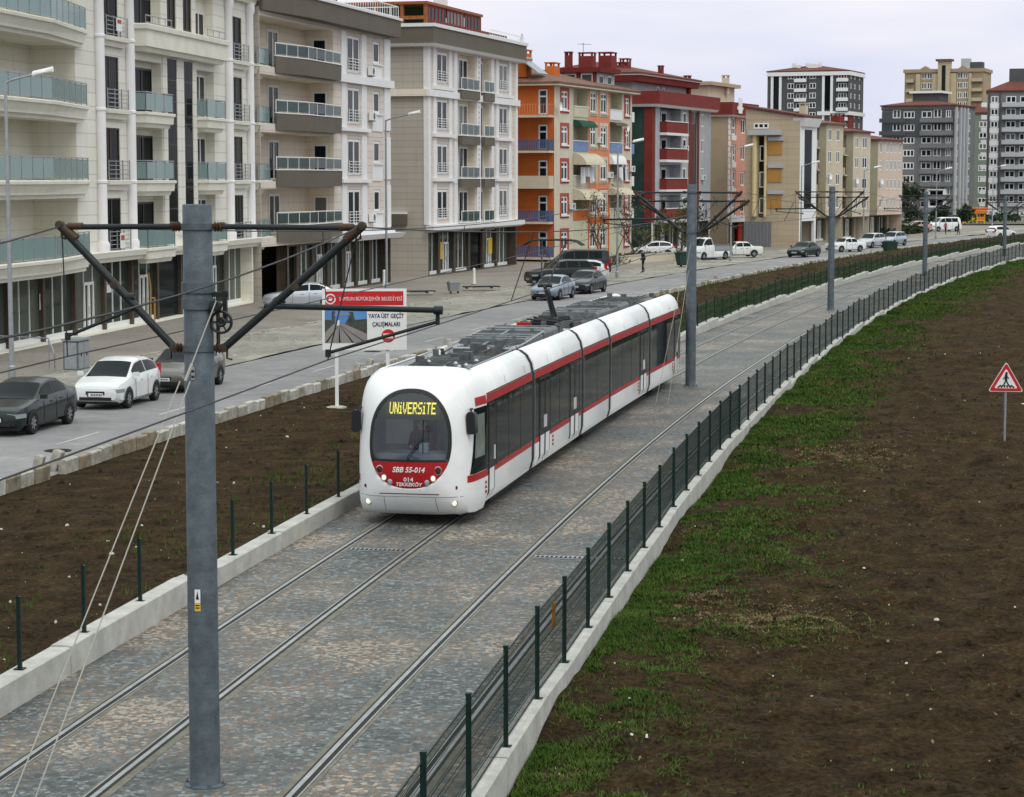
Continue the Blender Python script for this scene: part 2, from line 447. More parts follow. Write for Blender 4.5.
# grass: blades scattered by patches ----------------------------------
def grass(name, n, f_off, f_dens, ylo, yhi, zf, hmax=.13):
    rr = random.Random(5); V = []; F = []
    k = 0
    while k < n:
        # about even density on the picture: more, smaller steps near
        y = ylo * (yhi/ylo) ** rr.random(); o = f_off(rr, y)
        if rr.random() > f_dens(o, y): continue
        k += 1
        z = zf(o, y) - .01; p = at(y, o, z)
        sc_ = .6 + .9*rr.random(); far = 1 + max(0, (y - 35)/40)
        for b in range(3):
            a = rr.random()*6.28; w = .008*sc_*far; h = hmax*sc_*(.5 + rr.random())*min(1.6, far**.4)
            l = (rr.random() - .5)*.16*sc_
            i = len(V)
            bx, by = p.x + (rr.random()-.5)*.08*far, p.y + (rr.random()-.5)*.08*far
            V += [(bx - w*math.cos(a), by - w*math.sin(a), z), (bx + w*math.cos(a), by + w*math.sin(a), z), (bx - l*math.sin(a), by + l*math.cos(a), z + h)]
            F.append((i, i+1, i+2))
    me = bpy.data.meshes.new(name); me.from_pydata(V, [], F); me.materials.append(M['grassy']); me.update()
    return tag(link(name, me), kind='stuff')

def dens_r(o, y):
    d = o - 3.7
    edge = 2.3 + 1.5*fbm(y*.10, 3.3) + 1.7*fbm(y*.35, o*.3, 2) + .004*max(0, y - 60) - 1.1*max(0, min(1, (36 - y)/6))
    f = 1/(1 + math.exp((d - edge)*2.6))
    patch = fbm(o*.45, y*.30, 7) + .8*fbm(o*1.5, y*1.1, 3)
    f *= min(1, max(.02, (.52 if y < 75 else .6) + 1.5*patch))
    return max(f, .0012 + (.05 if d < 9 and fbm(o*.55, y*.55, 21) > .50 else 0) + (.02 if fbm(o*.8, y*.8, 25) > .62 else 0))
grass('grass', 150000, lambda r, y: 3.72 + 24*r.random()**2.2, dens_r, 19, 210, soil_z, .04)
def dens_m(o, y):
    return (.9 if y > 95 else .10) * max(0, .25 + 1.1*fbm(o*.45, y*.45, 31)) * (1.0 if o > -7.2 else .06)
grass('grass', 14000, lambda r, y: -4.0 - 7.8*r.random(), dens_m, 27, 300, median_z, .09)

# pale stones and scraps lying on the soil: nobody could count them
def scraps(name, n, f_off, ylo, yhi, zf, col, smin, smax):
    rr = random.Random(3); mb = MB()
    for k in range(n):
        y = ylo * (yhi/ylo)**rr.random(); o = f_off(rr, y); p = at(y, o, zf(o, y) + .008)
        s = smin + (smax - smin)*rr.random()**3
        a = rr.random()*6.28; ca, sa = math.cos(a)*s, math.sin(a)*s
        q = .55 + .4*rr.random(); h = s*(.3 + .5*rr.random())
        mb.rings([[(p.x+ca, p.y+sa, p.z-.02), (p.x-sa*q, p.y+ca*q, p.z-.02), (p.x-ca, p.y-sa, p.z-.02), (p.x+sa*q, p.y-ca*q, p.z-.02)],
                  [(p.x+ca*.6, p.y+sa*.6, p.z+h), (p.x-sa*q*.6, p.y+ca*q*.6, p.z+h*.8), (p.x-ca*.5, p.y-sa*.5, p.z+h), (p.x+sa*q*.7, p.y-ca*q*.7, p.z+h*.7)]])
    return tag(mb.build(name, col, recalc=True), kind='stuff')
M['scrap'] = mat('pale_scraps', (.55,.54,.50), .8, var=.5, scale=.7)
M['clod'] = mat('earth_clods', (.030,.020,.010), .95, var=.7, scale=1.3)
M['tan'] = mat('tan_pebbles', (.28,.20,.10), .9, var=.4, scale=1.)
scraps('pebbles', 300, lambda r, y: 4 + 26*r.random()**1.4, 24, 150, soil_z, M['scrap'], .010, .055)
scraps('pebbles', 130, lambda r, y: 4 + 26*r.random()**1.4, 24, 110, soil_z, M['tan'], .015, .06)
scraps('pebbles', 110, lambda r, y: -4.2 - 7.4*r.random(), 30, 100, median_z, M['scrap'], .010, .06)
scraps('dirt_clods', 7000, lambda r, y: 4.5 + 24*r.random()**1.2, 22, 120, soil_z, M['clod'], .015, .09)
scraps('dirt_clods', 2600, lambda r, y: -4.2 - 7.4*r.random(), 28, 140, median_z, M['clod'], .02, .11)
scraps('rubble', 260, lambda r, y: -12.4 - 1.1*r.random()**2, 46, 230, lambda o, y: .02, M['kerb'], .015, .09)
scraps('rubble', 420, lambda r, y: -18.7 - 4.4*r.random(), 60, 260, verge_z, M['kerb'], .02, .16)

# dry straw lying in two patches on the soil
M['straw'] = ground_mat('dry_straw', [(.10,.075,.035),(.17,.13,.065),(.24,.19,.10)], .8, fine=6, bump=0)
def dens_s(o, y): return max(math.exp(-((o - 6.1)/.9)**2 - ((y - 36.4)/1.2)**2), .7*math.exp(-((o - 5.0)/.6)**2 - ((y - 38)/.6)**2), .35*math.exp(-((o - 6.5)/1.2)**2 - ((y - 58)/2)**2)) + .004
o_ = grass('dry_straw', 5500, lambda r, y: 4 + 9*r.random(), dens_s, 30, 64, soil_z, .022); o_.data.materials[0] = M['straw']
# road markings
mk = MB()
for y0 in [34 + 7.5*k for k in range(38)]:
    if y0 > 300: break
    ys = ysteps(y0, y0 + 2.9, 1.0)
    mk.grid([[tuple(at(q, oo)[:2]) + (.054,) for oo in (-14.62, -14.50)] for q in ys])
M['paintline'] = mat('worn_road_paint', (.36,.36,.36), .8, var=.3, scale=5)
tag(mk.build('road_markings', M['paintline']), kind='structure')
# ------------------------------------------------------------------ rails
M['railhead'] = mat('worn_rail_steel', (.33,.34,.345), .42, .6, var=.25, scale=2)
M['groove'] = mat('rail_groove_dark', (.022,.019,.016), .8, var=.3)
M['railbed'] = mat('rail_edge_mortar', (.145,.137,.112), .85, var=.3, scale=4, bump=.3, bscale=40)
def rail_strip(mb, c, o0, o1, z, m, ys):
    rows = [[tuple(at(y, c + o)[:2]) + (z,) for o in (o0, o1)] for y in ys]
    mb.grid(rows, m)
RY = ysteps(8, 320, 2.0)
def track(c, label):
    t = thing('tram_track', label, 'tram track', at(30, c, 0))
    inv = Matrix.Translation(-at(30, c, 0))
    for s in (-1, 1):
        rc = c + s*.7175
        b = MB(); b.T = inv
        rail_strip(b, rc, -.16, .18, .004, 0, RY)
        b.build('rail_bed', M['railbed'], t)
        r = MB(); r.T = inv
        # running head, groove, guard lip (the groove lies on the inner side of each rail)
        k = -s
        for a0, a1, z, m in ((-.035, .030, .014, 0), (.030*k, .095*k, .007, 1), (.095*k, .118*k, .012, 0), (-.070*k, -.036*k, .0075, 1)):
            rail_strip(r, rc, min(a0, a1), max(a0, a1), z, m, RY)
        r.build('rail', [M['railhead'], M['groove']], t)
    return t
track(-1.85, 'grooved steel tram track under and in front of the red and white tram')
track(1.85, 'empty grooved steel tram track beside the green mesh fence')
# drain gratings across the track paving
def drain(y, o0, o1, label):
    t = MB()
    a, b = at(y, o0, .006), at(y, o1, .006)
    d = (b - a).normalized(); n = Vector((-d.y, d.x, 0))
    for k, (q, m) in enumerate(((.16, 1), (.10, 0))):
        t.poly([a - n*q + Vector((0,0,.004*k)), b - n*q + Vector((0,0,.004*k)), b + n*q + Vector((0,0,.004*k)), a + n*q + Vector((0,0,.004*k))], m)
    for k in range(int((b - a).length / .09)):
        p = a + d*(.04 + .09*k); w = d*.02
        z = Vector((0,0,.008)); t.poly([p - w - n*.09 + z, p + w - n*.09 + z, p + w + n*.09 + z, p - w + n*.09 + z], 1)
    tag(t.build('drain_grating', [M['groove'], M['steel']], None), label, 'drain')
drain(42.0, 1.30, 3.3, 'steel drain grating across the empty track by the fence')
drain(42.2, -2.4, -1.3, 'steel drain grating between the rails just ahead of the tram')

# ------------------------------------------------------------------ low concrete walls and mesh fences
def saw(y, y0, step, amp):
    """the walls stand in level lengths that step down along the line"""
    if y < y0: return 0
    return amp * (((y - y0) / step) % 1.0)
def wall(name, label, oi, oo, hz, y0, y1, seg, cat='wall'):
    t = thing(name, label, cat, at(y0, oi)); inv = Matrix.Translation(-at(y0, oi))
    y = y0; k = 0
    while y < y1:
        ye = y + seg
        mb = MB(); mb.T = inv; R_ = []
        j = RND.uniform(-.012, .012)
        for q in frange(y + .012, ye - .012, 4):
            z = hz(min(q, ye - .02)) + j
            R_.append([at(q, oi, -.3), at(q, oo, -.3), at(q, oo, z - .015), at(q, oo - (oo-oi)*.06, z), at(q, oi + (oo-oi)*.06, z), at(q, oi, z - .015)])
        mb.rings(R_)
        mb.build('wall_block', M['concrete'], t, recalc=True)
        y = ye; k += 1
    return t
def hz_r(y): return (.24 + saw(y, 76, 10.0, .20)) if y > 76 else (.36 + (.05 if int(y/15) % 2 else 0))
def hz_l(y): return (.24 + saw(y, 97, 11.0, .20)) if y > 97 else .42 - (.09 if y > 37.5 else 0)
wall('low_wall', 'pale concrete low wall under the green mesh fence beside the grass', 3.36, 3.63, hz_r, 16, 262, 5.0)
wall('low_wall', 'pale concrete low wall along the dark soil strip behind the tram', -4.02, -3.70, hz_l, 20, 300, 5.5)

def post_mesh(h):
    b = MB()
    b.box(-.027, .027, -.027, .027, 0, h)
    b.box(-.031, .031, -.031, .031, h, h + .025)
    b.box(-.07, .07, -.07, .07, 0, .012)
    for k in range(4): b.box(-.045, -.03, -.012, .012, .18 + .28*k, .22 + .28*k)
    return b.mesh('fence_post', M['fence'])
def panel_mesh(w, h, step=.05, r=.0021):
    """welded wire panel: fine uprights, pairs of thick horizontals and three pressed folds"""
    b = MB()
    def bar(x0, x1, z0, z1, y, q):
        if x0 == x1: b.box(x0 - q, x0 + q, y - q, y + q, z0, z1)
        else: b.box(x0, x1, y - q, y + q, z0 - q, z0 + q)
    n = int(w / step)
    for k in range(1, n): bar(k*w/n, k*w/n, .05, h - .05, 0, r)
    nz = int(h / .2)
    for k in range(nz + 1): bar(.03, w - .03, .06 + k*(h - .12)/nz, 0, .008, r*1.25)
    bar(.03, w - .03, h - .05, 0, 0, .008)
    for zf in (h - .10, h*.52, .14):
        for q, yy in ((-.05, 0), (0, .035), (.05, 0)): bar(.03, w - .03, zf + q, 0, yy, r*1.7)
    return b.mesh('wire_panel', M['fence'])
def fence(name, label, off, hz, h, y0, y1, panel_from, sp=2.5):
    t = thing(name, label, 'fence', at(y0, off, hz(y0)))
    O = at(y0, off, hz(y0)); pm = post_mesh(h); wm = panel_mesh(sp - .06, h - .03)
    wfar = panel_mesh(sp - .06, h - .03, .09, .0025)
    y = y0; first = True; np_ = 0
    rest = MB(); restw = MB()
    while y < y1:
        yn = y + sp / math.hypot(1, CS(y))
        a = at(y, off, hz(y + .01)); b = at(yn, off, hz(yn - .01))
        ang = math.atan2(b.y - a.y, b.x - a.x)
        np_ += 1
        if np_ <= 98:
            link('fence_post', pm, t, a - O, ang)
            if y >= panel_from: link('wire_panel', wm if y < 60 else wfar, t, a + (b-a)*.012 - O + Vector((0,0,.02)), (0, -math.asin((b.z-a.z)/sp), ang))
        else:
            rest.T = Matrix.Translation(a - O) @ Matrix.Rotation(ang, 4, 'Z')
            rest.box(-.03, .03, -.03, .03, 0, h)
            for k in range(33): rest.box(.03 + k*.075, .044 + k*.075, -.006, .006, .03, h - .03)
        y = yn
    if rest.v:
        o = rest.build('fence_run', M['fence'], t); o['kind'] = 'stuff'
    return t
fence('mesh_fence', 'dark green welded mesh fence on the low wall beside the grass', 3.52, hz_r, 1.22, 19.1, 255, 0)
fence('mesh_fence', 'row of dark green fence posts along the soil strip behind the tram', -3.86, hz_l, 1.0, 22.1, 290, 96)
# orange tag tied to the fence
p = at(30.55, 3.50, 0)
mb = MB(); mb.T = Matrix.Translation((p.x, p.y, .36 + .86)) @ Matrix.Rotation(heading(31), 4, 'Z')
mb.box(-.13, .13, -.01, .01, -.18, .16)
mb.box(-.10, -.06, -.014, .014, .10, .19)
M['orange'] = mat('orange_plastic', (.55,.24,.02), .5)
tag(mb.build('warning_tag', M['orange']), 'orange plastic tag tied to the green mesh fence', 'tag')

# kerb stones along the road: one row of separate stones = one kerb
M['kerb_a'] = mat('kerb_stone_pale', (.43,.42,.385), .9, var=.3, scale=3, bump=.4, bscale=18)
M['kerb_b'] = mat('kerb_stone_brown', (.22,.185,.135), .9, var=.5, scale=3, bump=.4, bscale=18)
kb = thing('kerb', None, None, at(40, -12.2)); tag(kb, kind='structure'); kinv = Matrix.Translation(-at(40, -12.2))
for pas in range(1):
    y = 30.; mb = MB(); mb.T = kinv
    rr = random.Random(4)
    while y < 320:
        L_ = .78 + .1*rr.random(); ye = y + L_ / math.hypot(1, CS(y))
        gap = .05 + .03*rr.random(); tilt = rr.uniform(-.03, .03); dz = rr.uniform(-.05, .035); dp = rr.uniform(-.035, .035)
        if rr.random() > .035:
            zt = .36 + dz
            a, b = y + gap*.5, ye - gap*.5
            R_ = []
            for q, s_ in ((a, .02), (a + .02, 0), (b - .02, 0), (b, .02)):
                R_.append([at(q, -12.06 + dp - s_, -.25), at(q, -12.06 + dp + tilt - s_, zt - .03), at(q, -12.10 + dp + tilt, zt), at(q, -12.21 + dp + tilt, zt), at(q, -12.24 + dp, zt - .03), at(q, -12.24 + dp, -.25)])
            mb.rings(R_, rr.choice((0, 0, 1, 2)))
        y = ye
    o = mb.build('kerb_stones', [M['kerb'], M['kerb_a'], M['kerb_b']], kb, recalc=True); o['kind'] = 'structure'
# far kerb of the road, low and broken
mb = MB(); ys = ysteps(60, 320, 2.0); rr = random.Random(8)
for a, b in zip(ys, ys[1:]):
    if rr.random() < .25: continue
    z = .17 + rr.uniform(-.04, .03)
    mb.rings([[at(q, -23.30, -.1), at(q, -23.30, z), at(q, -23.46, z), at(q, -23.46, -.1)] for q in (a + .03, b - .03)])
tag(mb.build('kerb', M['kerb'], recalc=True), kind='structure')

# kerb blocks left leaning on the road edge
def block(y, off, tilt, az, label, h=.62):
    p = atY(y, off, -.05)
    mb = MB()
    w, d = .17, .11
    mb.rings([[(-w,-d,0),(w,-d,0),(w,d,0),(-w,d,0)], [(-w,-d,h-.03),(w,-d,h-.03),(w,d,h-.03),(-w,d,h-.03)], [(-w+.03,-d+.03,h),(w-.03,-d+.03,h),(w-.03,d-.03,h),(-w+.03,d-.03,h)]])
    o = mb.build('kerb_block', M['kerb'], None, p, (tilt, tilt*.3, heading(y) + az), recalc=True)
    tag(o, label, 'kerb block', 'kerb blocks left standing at the road edge')
for y, off, tl, az, lb in (
    (53.0, -12.55, .18, .2, 'upright kerb block at the road edge nearest the camera, squarer of the pair'),
    (54.1, -12.6, .30, .1, 'tilted kerb block beside the squarer one, nearest the camera'),
    (64.4, -12.55, .55, .3, 'strongly leaning kerb block just beyond the big catenary pole'),
    (80.5, -12.6, .35, .2, 'tilted kerb block under the billboard corner, closer of that pair'),
    (82.3, -12.65, .32, .1, 'tilted kerb block under the billboard corner, farther of that pair'),
    (93.0, -12.6, .42, .4, 'leaning kerb block above the front of the tram roof'),
    (100.5, -12.6, .30, .3, 'kerb block at the road edge above the tram roof boxes'),
    (105.5, -12.6, .25, .3, 'kerb block at the road edge before the tram pantograph'),
    (149, -12.7, .30, .3, 'tilted kerb block on the road edge behind the second catenary pole'),
    (156, -12.7, -.2, .3, 'kerb block lying at the road edge past the second catenary pole'),
    (214, -12.7, .3, .3, 'kerb block at the road edge past the third catenary pole')):
    block(y, off, tl, az, lb)
# ------------------------------------------------------------------ catenary poles
ZT = 6.55                                        # height of the top tubes
POLES = [(25.75, 6.92), (77.0, 7.05), (122.4, 6.85), (166.1, 6.35), (210.0, 5.7)]
plabel = ['big blue-grey catenary pole close to the camera with yellow warning sticker',
          'grey catenary pole standing beside the rear end of the tram',
          'grey catenary pole between the tracks, third from the camera',
          'thin distant catenary pole before the dark grey apartment tower',
          'farthest catenary pole near the edge of the picture']
def clamp(mb, p, r=.05, l=.1, m=0):
    mb.tube([(p[0]-l/2, p[1], p[2]), (p[0]+l/2, p[1], p[2])], r, 8, m)
def bracket(t, s, zt, zb, reach, near, y=0.):
    """one side's cantilever: top tube, strut, steady arm; s = -1 / +1 across the line"""
    b = MB(); b.tube([(s*.30, y, zt), (s*reach, y, zt - .01)], .034, 10)
    b.build('top_tube', M['armgrey'], t, smooth=50)
    b = MB(); b.tube([(s*.30, y, zb), (s*(reach + .03), y, zt + .01)], .047, 10)
    b.build('strut', M['armgrey'], t, smooth=50)
    b = MB()
    for q in (0, 1):                              # ribbed insulators next to the pole and at the outer end
        for z_ in (zt, zb):
            x0 = .20
            if q == 0:
                for k in range(3): b.lathe([(.03, 0), (.062, .012), (.03, .035)], 10, (s*(x0 + .035*k) - (0 if s > 0 else .035), y, z_), 'x')
                b.tube([(s*.165, y, z_), (s*.33, y, z_ + (zt - zb)*.02)], .03, 8)
        if q == 1: b.tube([(s*(reach - .26), y, zt), (s*(reach - .08), y, zt)], .042, 8); b.tube([(s*(reach - .18), y, zt - .15), (s*(reach - .02), y, zt - .02)], .055, 8)
    b.build('insulator', M['brown'], t, smooth=50)
    for (x, z) in ((reach + .02, zt + .015), (reach*.53 + .14, (zt + zb)/2 + .02), (.30, zb)):
        b = MB(); b.lathe([(.02, -.05), (.05, -.045), (.05, .045), (.02, .05)], 8, (s*x, y, z), 'y')
        if x > reach: b.tube([(s*reach, y, zt - .02), (s*reach, y, zt - .13), (s*(reach - .05), y, zt - .15)], .016, 6)
        if x == .30: b.tube([(s*.34, y, zb + .0), (s*.34, y, zb - .12), (s*.40, y, zb - .13)], .014, 6)
        b.build('clamp', M['rust'], t, smooth=50)
def steady(t, s, x0, z0, x1, z1, xw, zw, y=0.):
    b = MB()
    b.tube([(s*x0, y, z0), (s*x1, y, z1)], .034, 8)
    b.tube([(s*x1, y + .02, z1 - .02), (s*x1, y + .02, z1 - .17)], .026, 6)
    b.tube([(s*(x1 - .02), y + .02, z1 - .14), (s*xw, y + .02, zw)], .022, 6)
    b.tube([(s*(xw), y + .02, zw + .04), (s*xw, y + .02, zw - .05)], .035, 6)
    b.tube([(s*(x1 - .04), y, z1 + .0), (s*(x1 + .06), y, z1)], .05, 8)
    b.build('steady_arm', M['armgrey'], t, smooth=50)
for i, ((y, H), lab) in enumerate(zip(POLES, plabel)):
    t = thing('catenary_pole', lab, 'catenary pole', at(y, 0), heading(y) - math.pi/2, 'catenary poles down the middle of the tram line')
    r0, r1 = .182, .172
    b = MB(); b.lathe([(r0 + .02, 0), (r0, .05), (r0, .4), (r1, H - .02), (r1 - .012, H)], 28)
    b.build('column', M['pole'], t, smooth=40)
    b = MB(); b.lathe([(.245, 0), (.245, .015), (.20, .03)], 24)
    for k in range(6): a = k*math.pi/3; b.lathe([(.022, .015), (.022, .04), (.01, .04), (.01, .06)], 6, (.222*math.cos(a), .222*math.sin(a), 0))
    b.build('base_plate', M['pole'], t)
    zt = H - .26 - (.02*i); zb = zt - 1.42 + .03*i
    for z_ in (zt, zb):
        b = MB(); b.lathe([(r0 - .005, -.035), (r0 + .010, -.035), (r0 + .010, .035), (r0 - .005, .035)], 24, (0, 0, z_), cap=False)
        b.build('collar', M['pole'], t, smooth=30)
    reach = 1.66 if i == 0 else 1.75
    bracket(t, -1, zt, zb, reach if i == 0 else 2.0, i == 0)
    bracket(t, 1, zt, zb, 1.95 if i == 0 else 1.7, i == 0, 0.)
    if i:                                        # the farther poles carry a second frame a little behind
        bracket(t, 1, zt - .30, zb - .02, 1.9, False, .5); bracket(t, -1, zt - .3, zb - .02, 1.9, False, .5)
    if i == 0: steady(t, 1, .80, zt - .92, 2.85, zt - .95, 1.55, zt - 1.46); steady(t, -1, .78, zt - .82, .82, zt - .83, 1.62, zt - 1.30)
    else: steady(t, -1, .80, zt - .92, 3.1, zt - .95, 1.62, zt - 1.2); steady(t, 1, .78, zt - .82, .82, zt - .83, 1.55, zt - 1.2)
    if i == 0:
        b = MB(); r = r0 + .004
        for z_ in (5.95, 5.76): b.lathe([(r - .01, -.06), (r + .012, -.06), (r + .012, .06), (r - .01, .06)], 24, (0, 0, z_), cap=False)
        b.build('tension_band', M['pole'], t, smooth=30)
        # balance wheel with its cable drum
        b = MB()
        for rr_ in (.125, .045): b.tube([(.29 + rr_*math.cos(a), -.06, 5.55 + rr_*math.sin(a)) for a in frange(0, 2*math.pi, 21)], .018, 6, cap=False)
        for a in frange(0, math.pi, 4): b.tube([(.29 - .12*math.cos(a), -.06, 5.55 - .12*math.sin(a)), (.29 + .12*math.cos(a), -.06, 5.55 + .12*math.sin(a))], .011, 5)
        b.lathe([(.03,-.06),(.065,-.055),(.065,.055),(.03,.06)], 14, (.24, -.10, 5.74), 'y')
        b.box(.16, .36, -.02, .02, 5.84, 5.90); b.box(.30, .345, -.03, .03, 5.55, 5.92); b.box(.22, .25, -.03, .03, 5.2, 5.86)
        b.build('balance_wheel', M['armgrey'], t, smooth=40)
        # number plate and warning sticker follow the round column
        def curved(z0, z1, a0, a1, rr_):
            return [[(rr_*math.sin(a), -rr_*math.cos(a), z) for a in frange(a0, a1, 5)] for z in (z0, z1)]
        b = MB(); b.grid(curved(2.14, 2.24, -.22, .16, .187), 1); b.grid(curved(2.24, 2.40, -.22, .16, .187), 0)
        T0 = [(.189*math.sin(a), -.189*math.cos(a), z) for a, z in ((-.14, 2.28), (.08, 2.28), (-.03, 2.38))]
        b.poly(T0, 2)
        for z_ in (2.18, 2.21): b.grid(curved(z_ - .008, z_ + .006, -.16, .10, .189), 2)
        b.build('warning_sticker', [M['plate'], M['yellow'], M['black']], t)
        b = MB(); b.grid(curved(4.88, 5.03, -.25, -.0, .187), 0)
        for z_ in (4.90, 4.965): b.grid(curved(z_, z_ + .03, -.22, -.03, .189), 1)
        b.build('number_plate', [M['steel'], M['black']], t)

# ------------------------------------------------------------------ overhead wires
def sag_path(off, zs, sag, ystart, yend, n=14, weave=0.):
    pts = []
    ys = [ystart] + [p[0] for p in POLES] + [yend]
    zz = [zs[0] - .02] + zs + [zs[-1]]
    offs_ = [off + weave*((-1)**k) for k in range(len(ys))]
    for a, b, za, zb, oa, ob in zip(ys, ys[1:], zz, zz[1:], offs_, offs_[1:]):
        for k in range(n):
            u = k / n; y = a + (b-a)*u
            # straight chord between supports, as a stretched wire runs
            pa, pb = at(a, oa), at(b, ob)
            p = pa + (pb - pa)*u
            pts.append((p.x, p.y, za + (zb-za)*u - sag*4*u*(1-u)))
    return pts
CW = [5.12, 5.62, 5.45, 5.0, 4.5]
MW = [POLES[k][1] - .26 - .02*k for k in range(5)]
def wires(off, offm, side):
    w = MB(); pc = sag_path(off, CW, .03, 2., 262., weave=.0); w.tube(pc, .009, 5)
    tag(w.build('contact_wire', M['wire']), 'dark contact wire running low over the %s' % side, 'overhead wire', 'overhead wires')
    w = MB(); pm_ = sag_path(offm, MW, .50, 2., 262.); w.tube(pm_, .010, 5)
    tag(w.build('messenger_wire', M['wire']), 'sagging carrier wire hung from bracket ends over the %s' % side, 'overhead wire', 'overhead wires')
    n = 0
    for a, b in list(zip(pc, pm_))[2::3]:
        n += 1
        if a[1] < 23 or b[2] - a[2] < .15 or a[1] > 225: continue
        d = MB(); d.tube([a, b], .008 if a[1] < 80 else .012, 4)
        o = d.build('dropper_wire', M['wire'])
        tag(o, 'thin upright dropper between carrier and contact wire over the %s' % side, 'dropper', 'droppers over the %s' % side)
wires(-1.62, -1.66, 'tram')
wires(1.55, 1.93, 'empty track')

# guy cables of the tensioned poles down to the track centre
def guy(y, zp, ya, yz, spread, lab, r=.013):
    mb = MB(); a = at(y, .26, zp) if y < 60 else at(y, .0, zp); e = at(ya, 0, .02)
    k = a + (e - a)*yz
    mb.tube([a, k], r, 6)
    n = at(ya, spread, 0) - at(ya, 0, 0)
    kk = k + (e - a)*.03
    mb.tube([k, kk], .018, 6)
    for s in (-1, 1):
        mb.tube([kk + n*s*.45, e + n*s], r, 6)
    tag(mb.build('guy_cable', M['guy']), lab, 'cable')
guy(25.6, 5.8, 18.0, .115, .13, 'pale twin guy cable slanting from the big pole to the track', .008)
guy(76.8, 5.0, 70.4, .15, .20, 'pale twin guy cable beside the tail of the tram', .0075)

# ------------------------------------------------------------------ street lamps
def lamp(x, y, H, armx, armz, label, r=.09):
    t = thing('street_lamp', label, 'street lamp', (x, y, .02), heading(y) - math.pi/2, 'street lamps along the pavement')
    b = MB(); b.lathe([(r*1.5, 0), (r*1.5, .5), (r, .55), (r*.62, H)], 12); b.build('lamp_post', M['steel'], t, smooth=40)
    b = MB(); b.tube([(0, 0, H - .03), (armx*.3, 0, H + armz*.35), (armx, 0, H + armz)], .04, 8); b.build('lamp_arm', M['steel'], t, smooth=40)
    b = MB(); z = H + armz
    b.rings([[(armx - .05 + q*.78, yy*w, z - .03 + zz + q*.16) for yy, zz in ((-1, 0), (-.8, .10), (0, .15), (.8, .10), (1, 0), (.7, -.05), (-.7, -.05))] for q, w in ((0, .07), (.2, .13), (.6, .15), (.9, .12), (1.0, .06))])
    b.build('lamp_head', M['white'], t, smooth=50, recalc=True)
lamp(-18.0, 78.9, 10.65, 1.1, .25, 'tall street lamp by the dark sedan with arm over the road')
lamp(-8.1, 142.2, 11.0, 1.6, .35, 'street lamp standing behind the billboard before the beige buildings')
lamp(7.7, 161, 9.6, 1.2, .35, 'street lamp in front of the orange building')
lamp(19.3, 194.5, 9.8, 1.2, .3, 'street lamp beside the white flatbed truck')
lamp(29.6, 226, 8.6, 1.1, .3, 'street lamp in front of the tan brick-clad building')
lamp(38.0, 238.5, 8.2, 1.1, .3, 'street lamp near the two silver cars')
lamp(51.5, 268, 8.2, 1.1, .3, 'distant street lamp before the dark grey tower')
lamp(74, 340, 9.0, 1.2, .3, 'distant street lamp near the orange slide')
lamp(92, 345, 12.0, -1.2, .3, 'far street lamp before the poster covered shop')

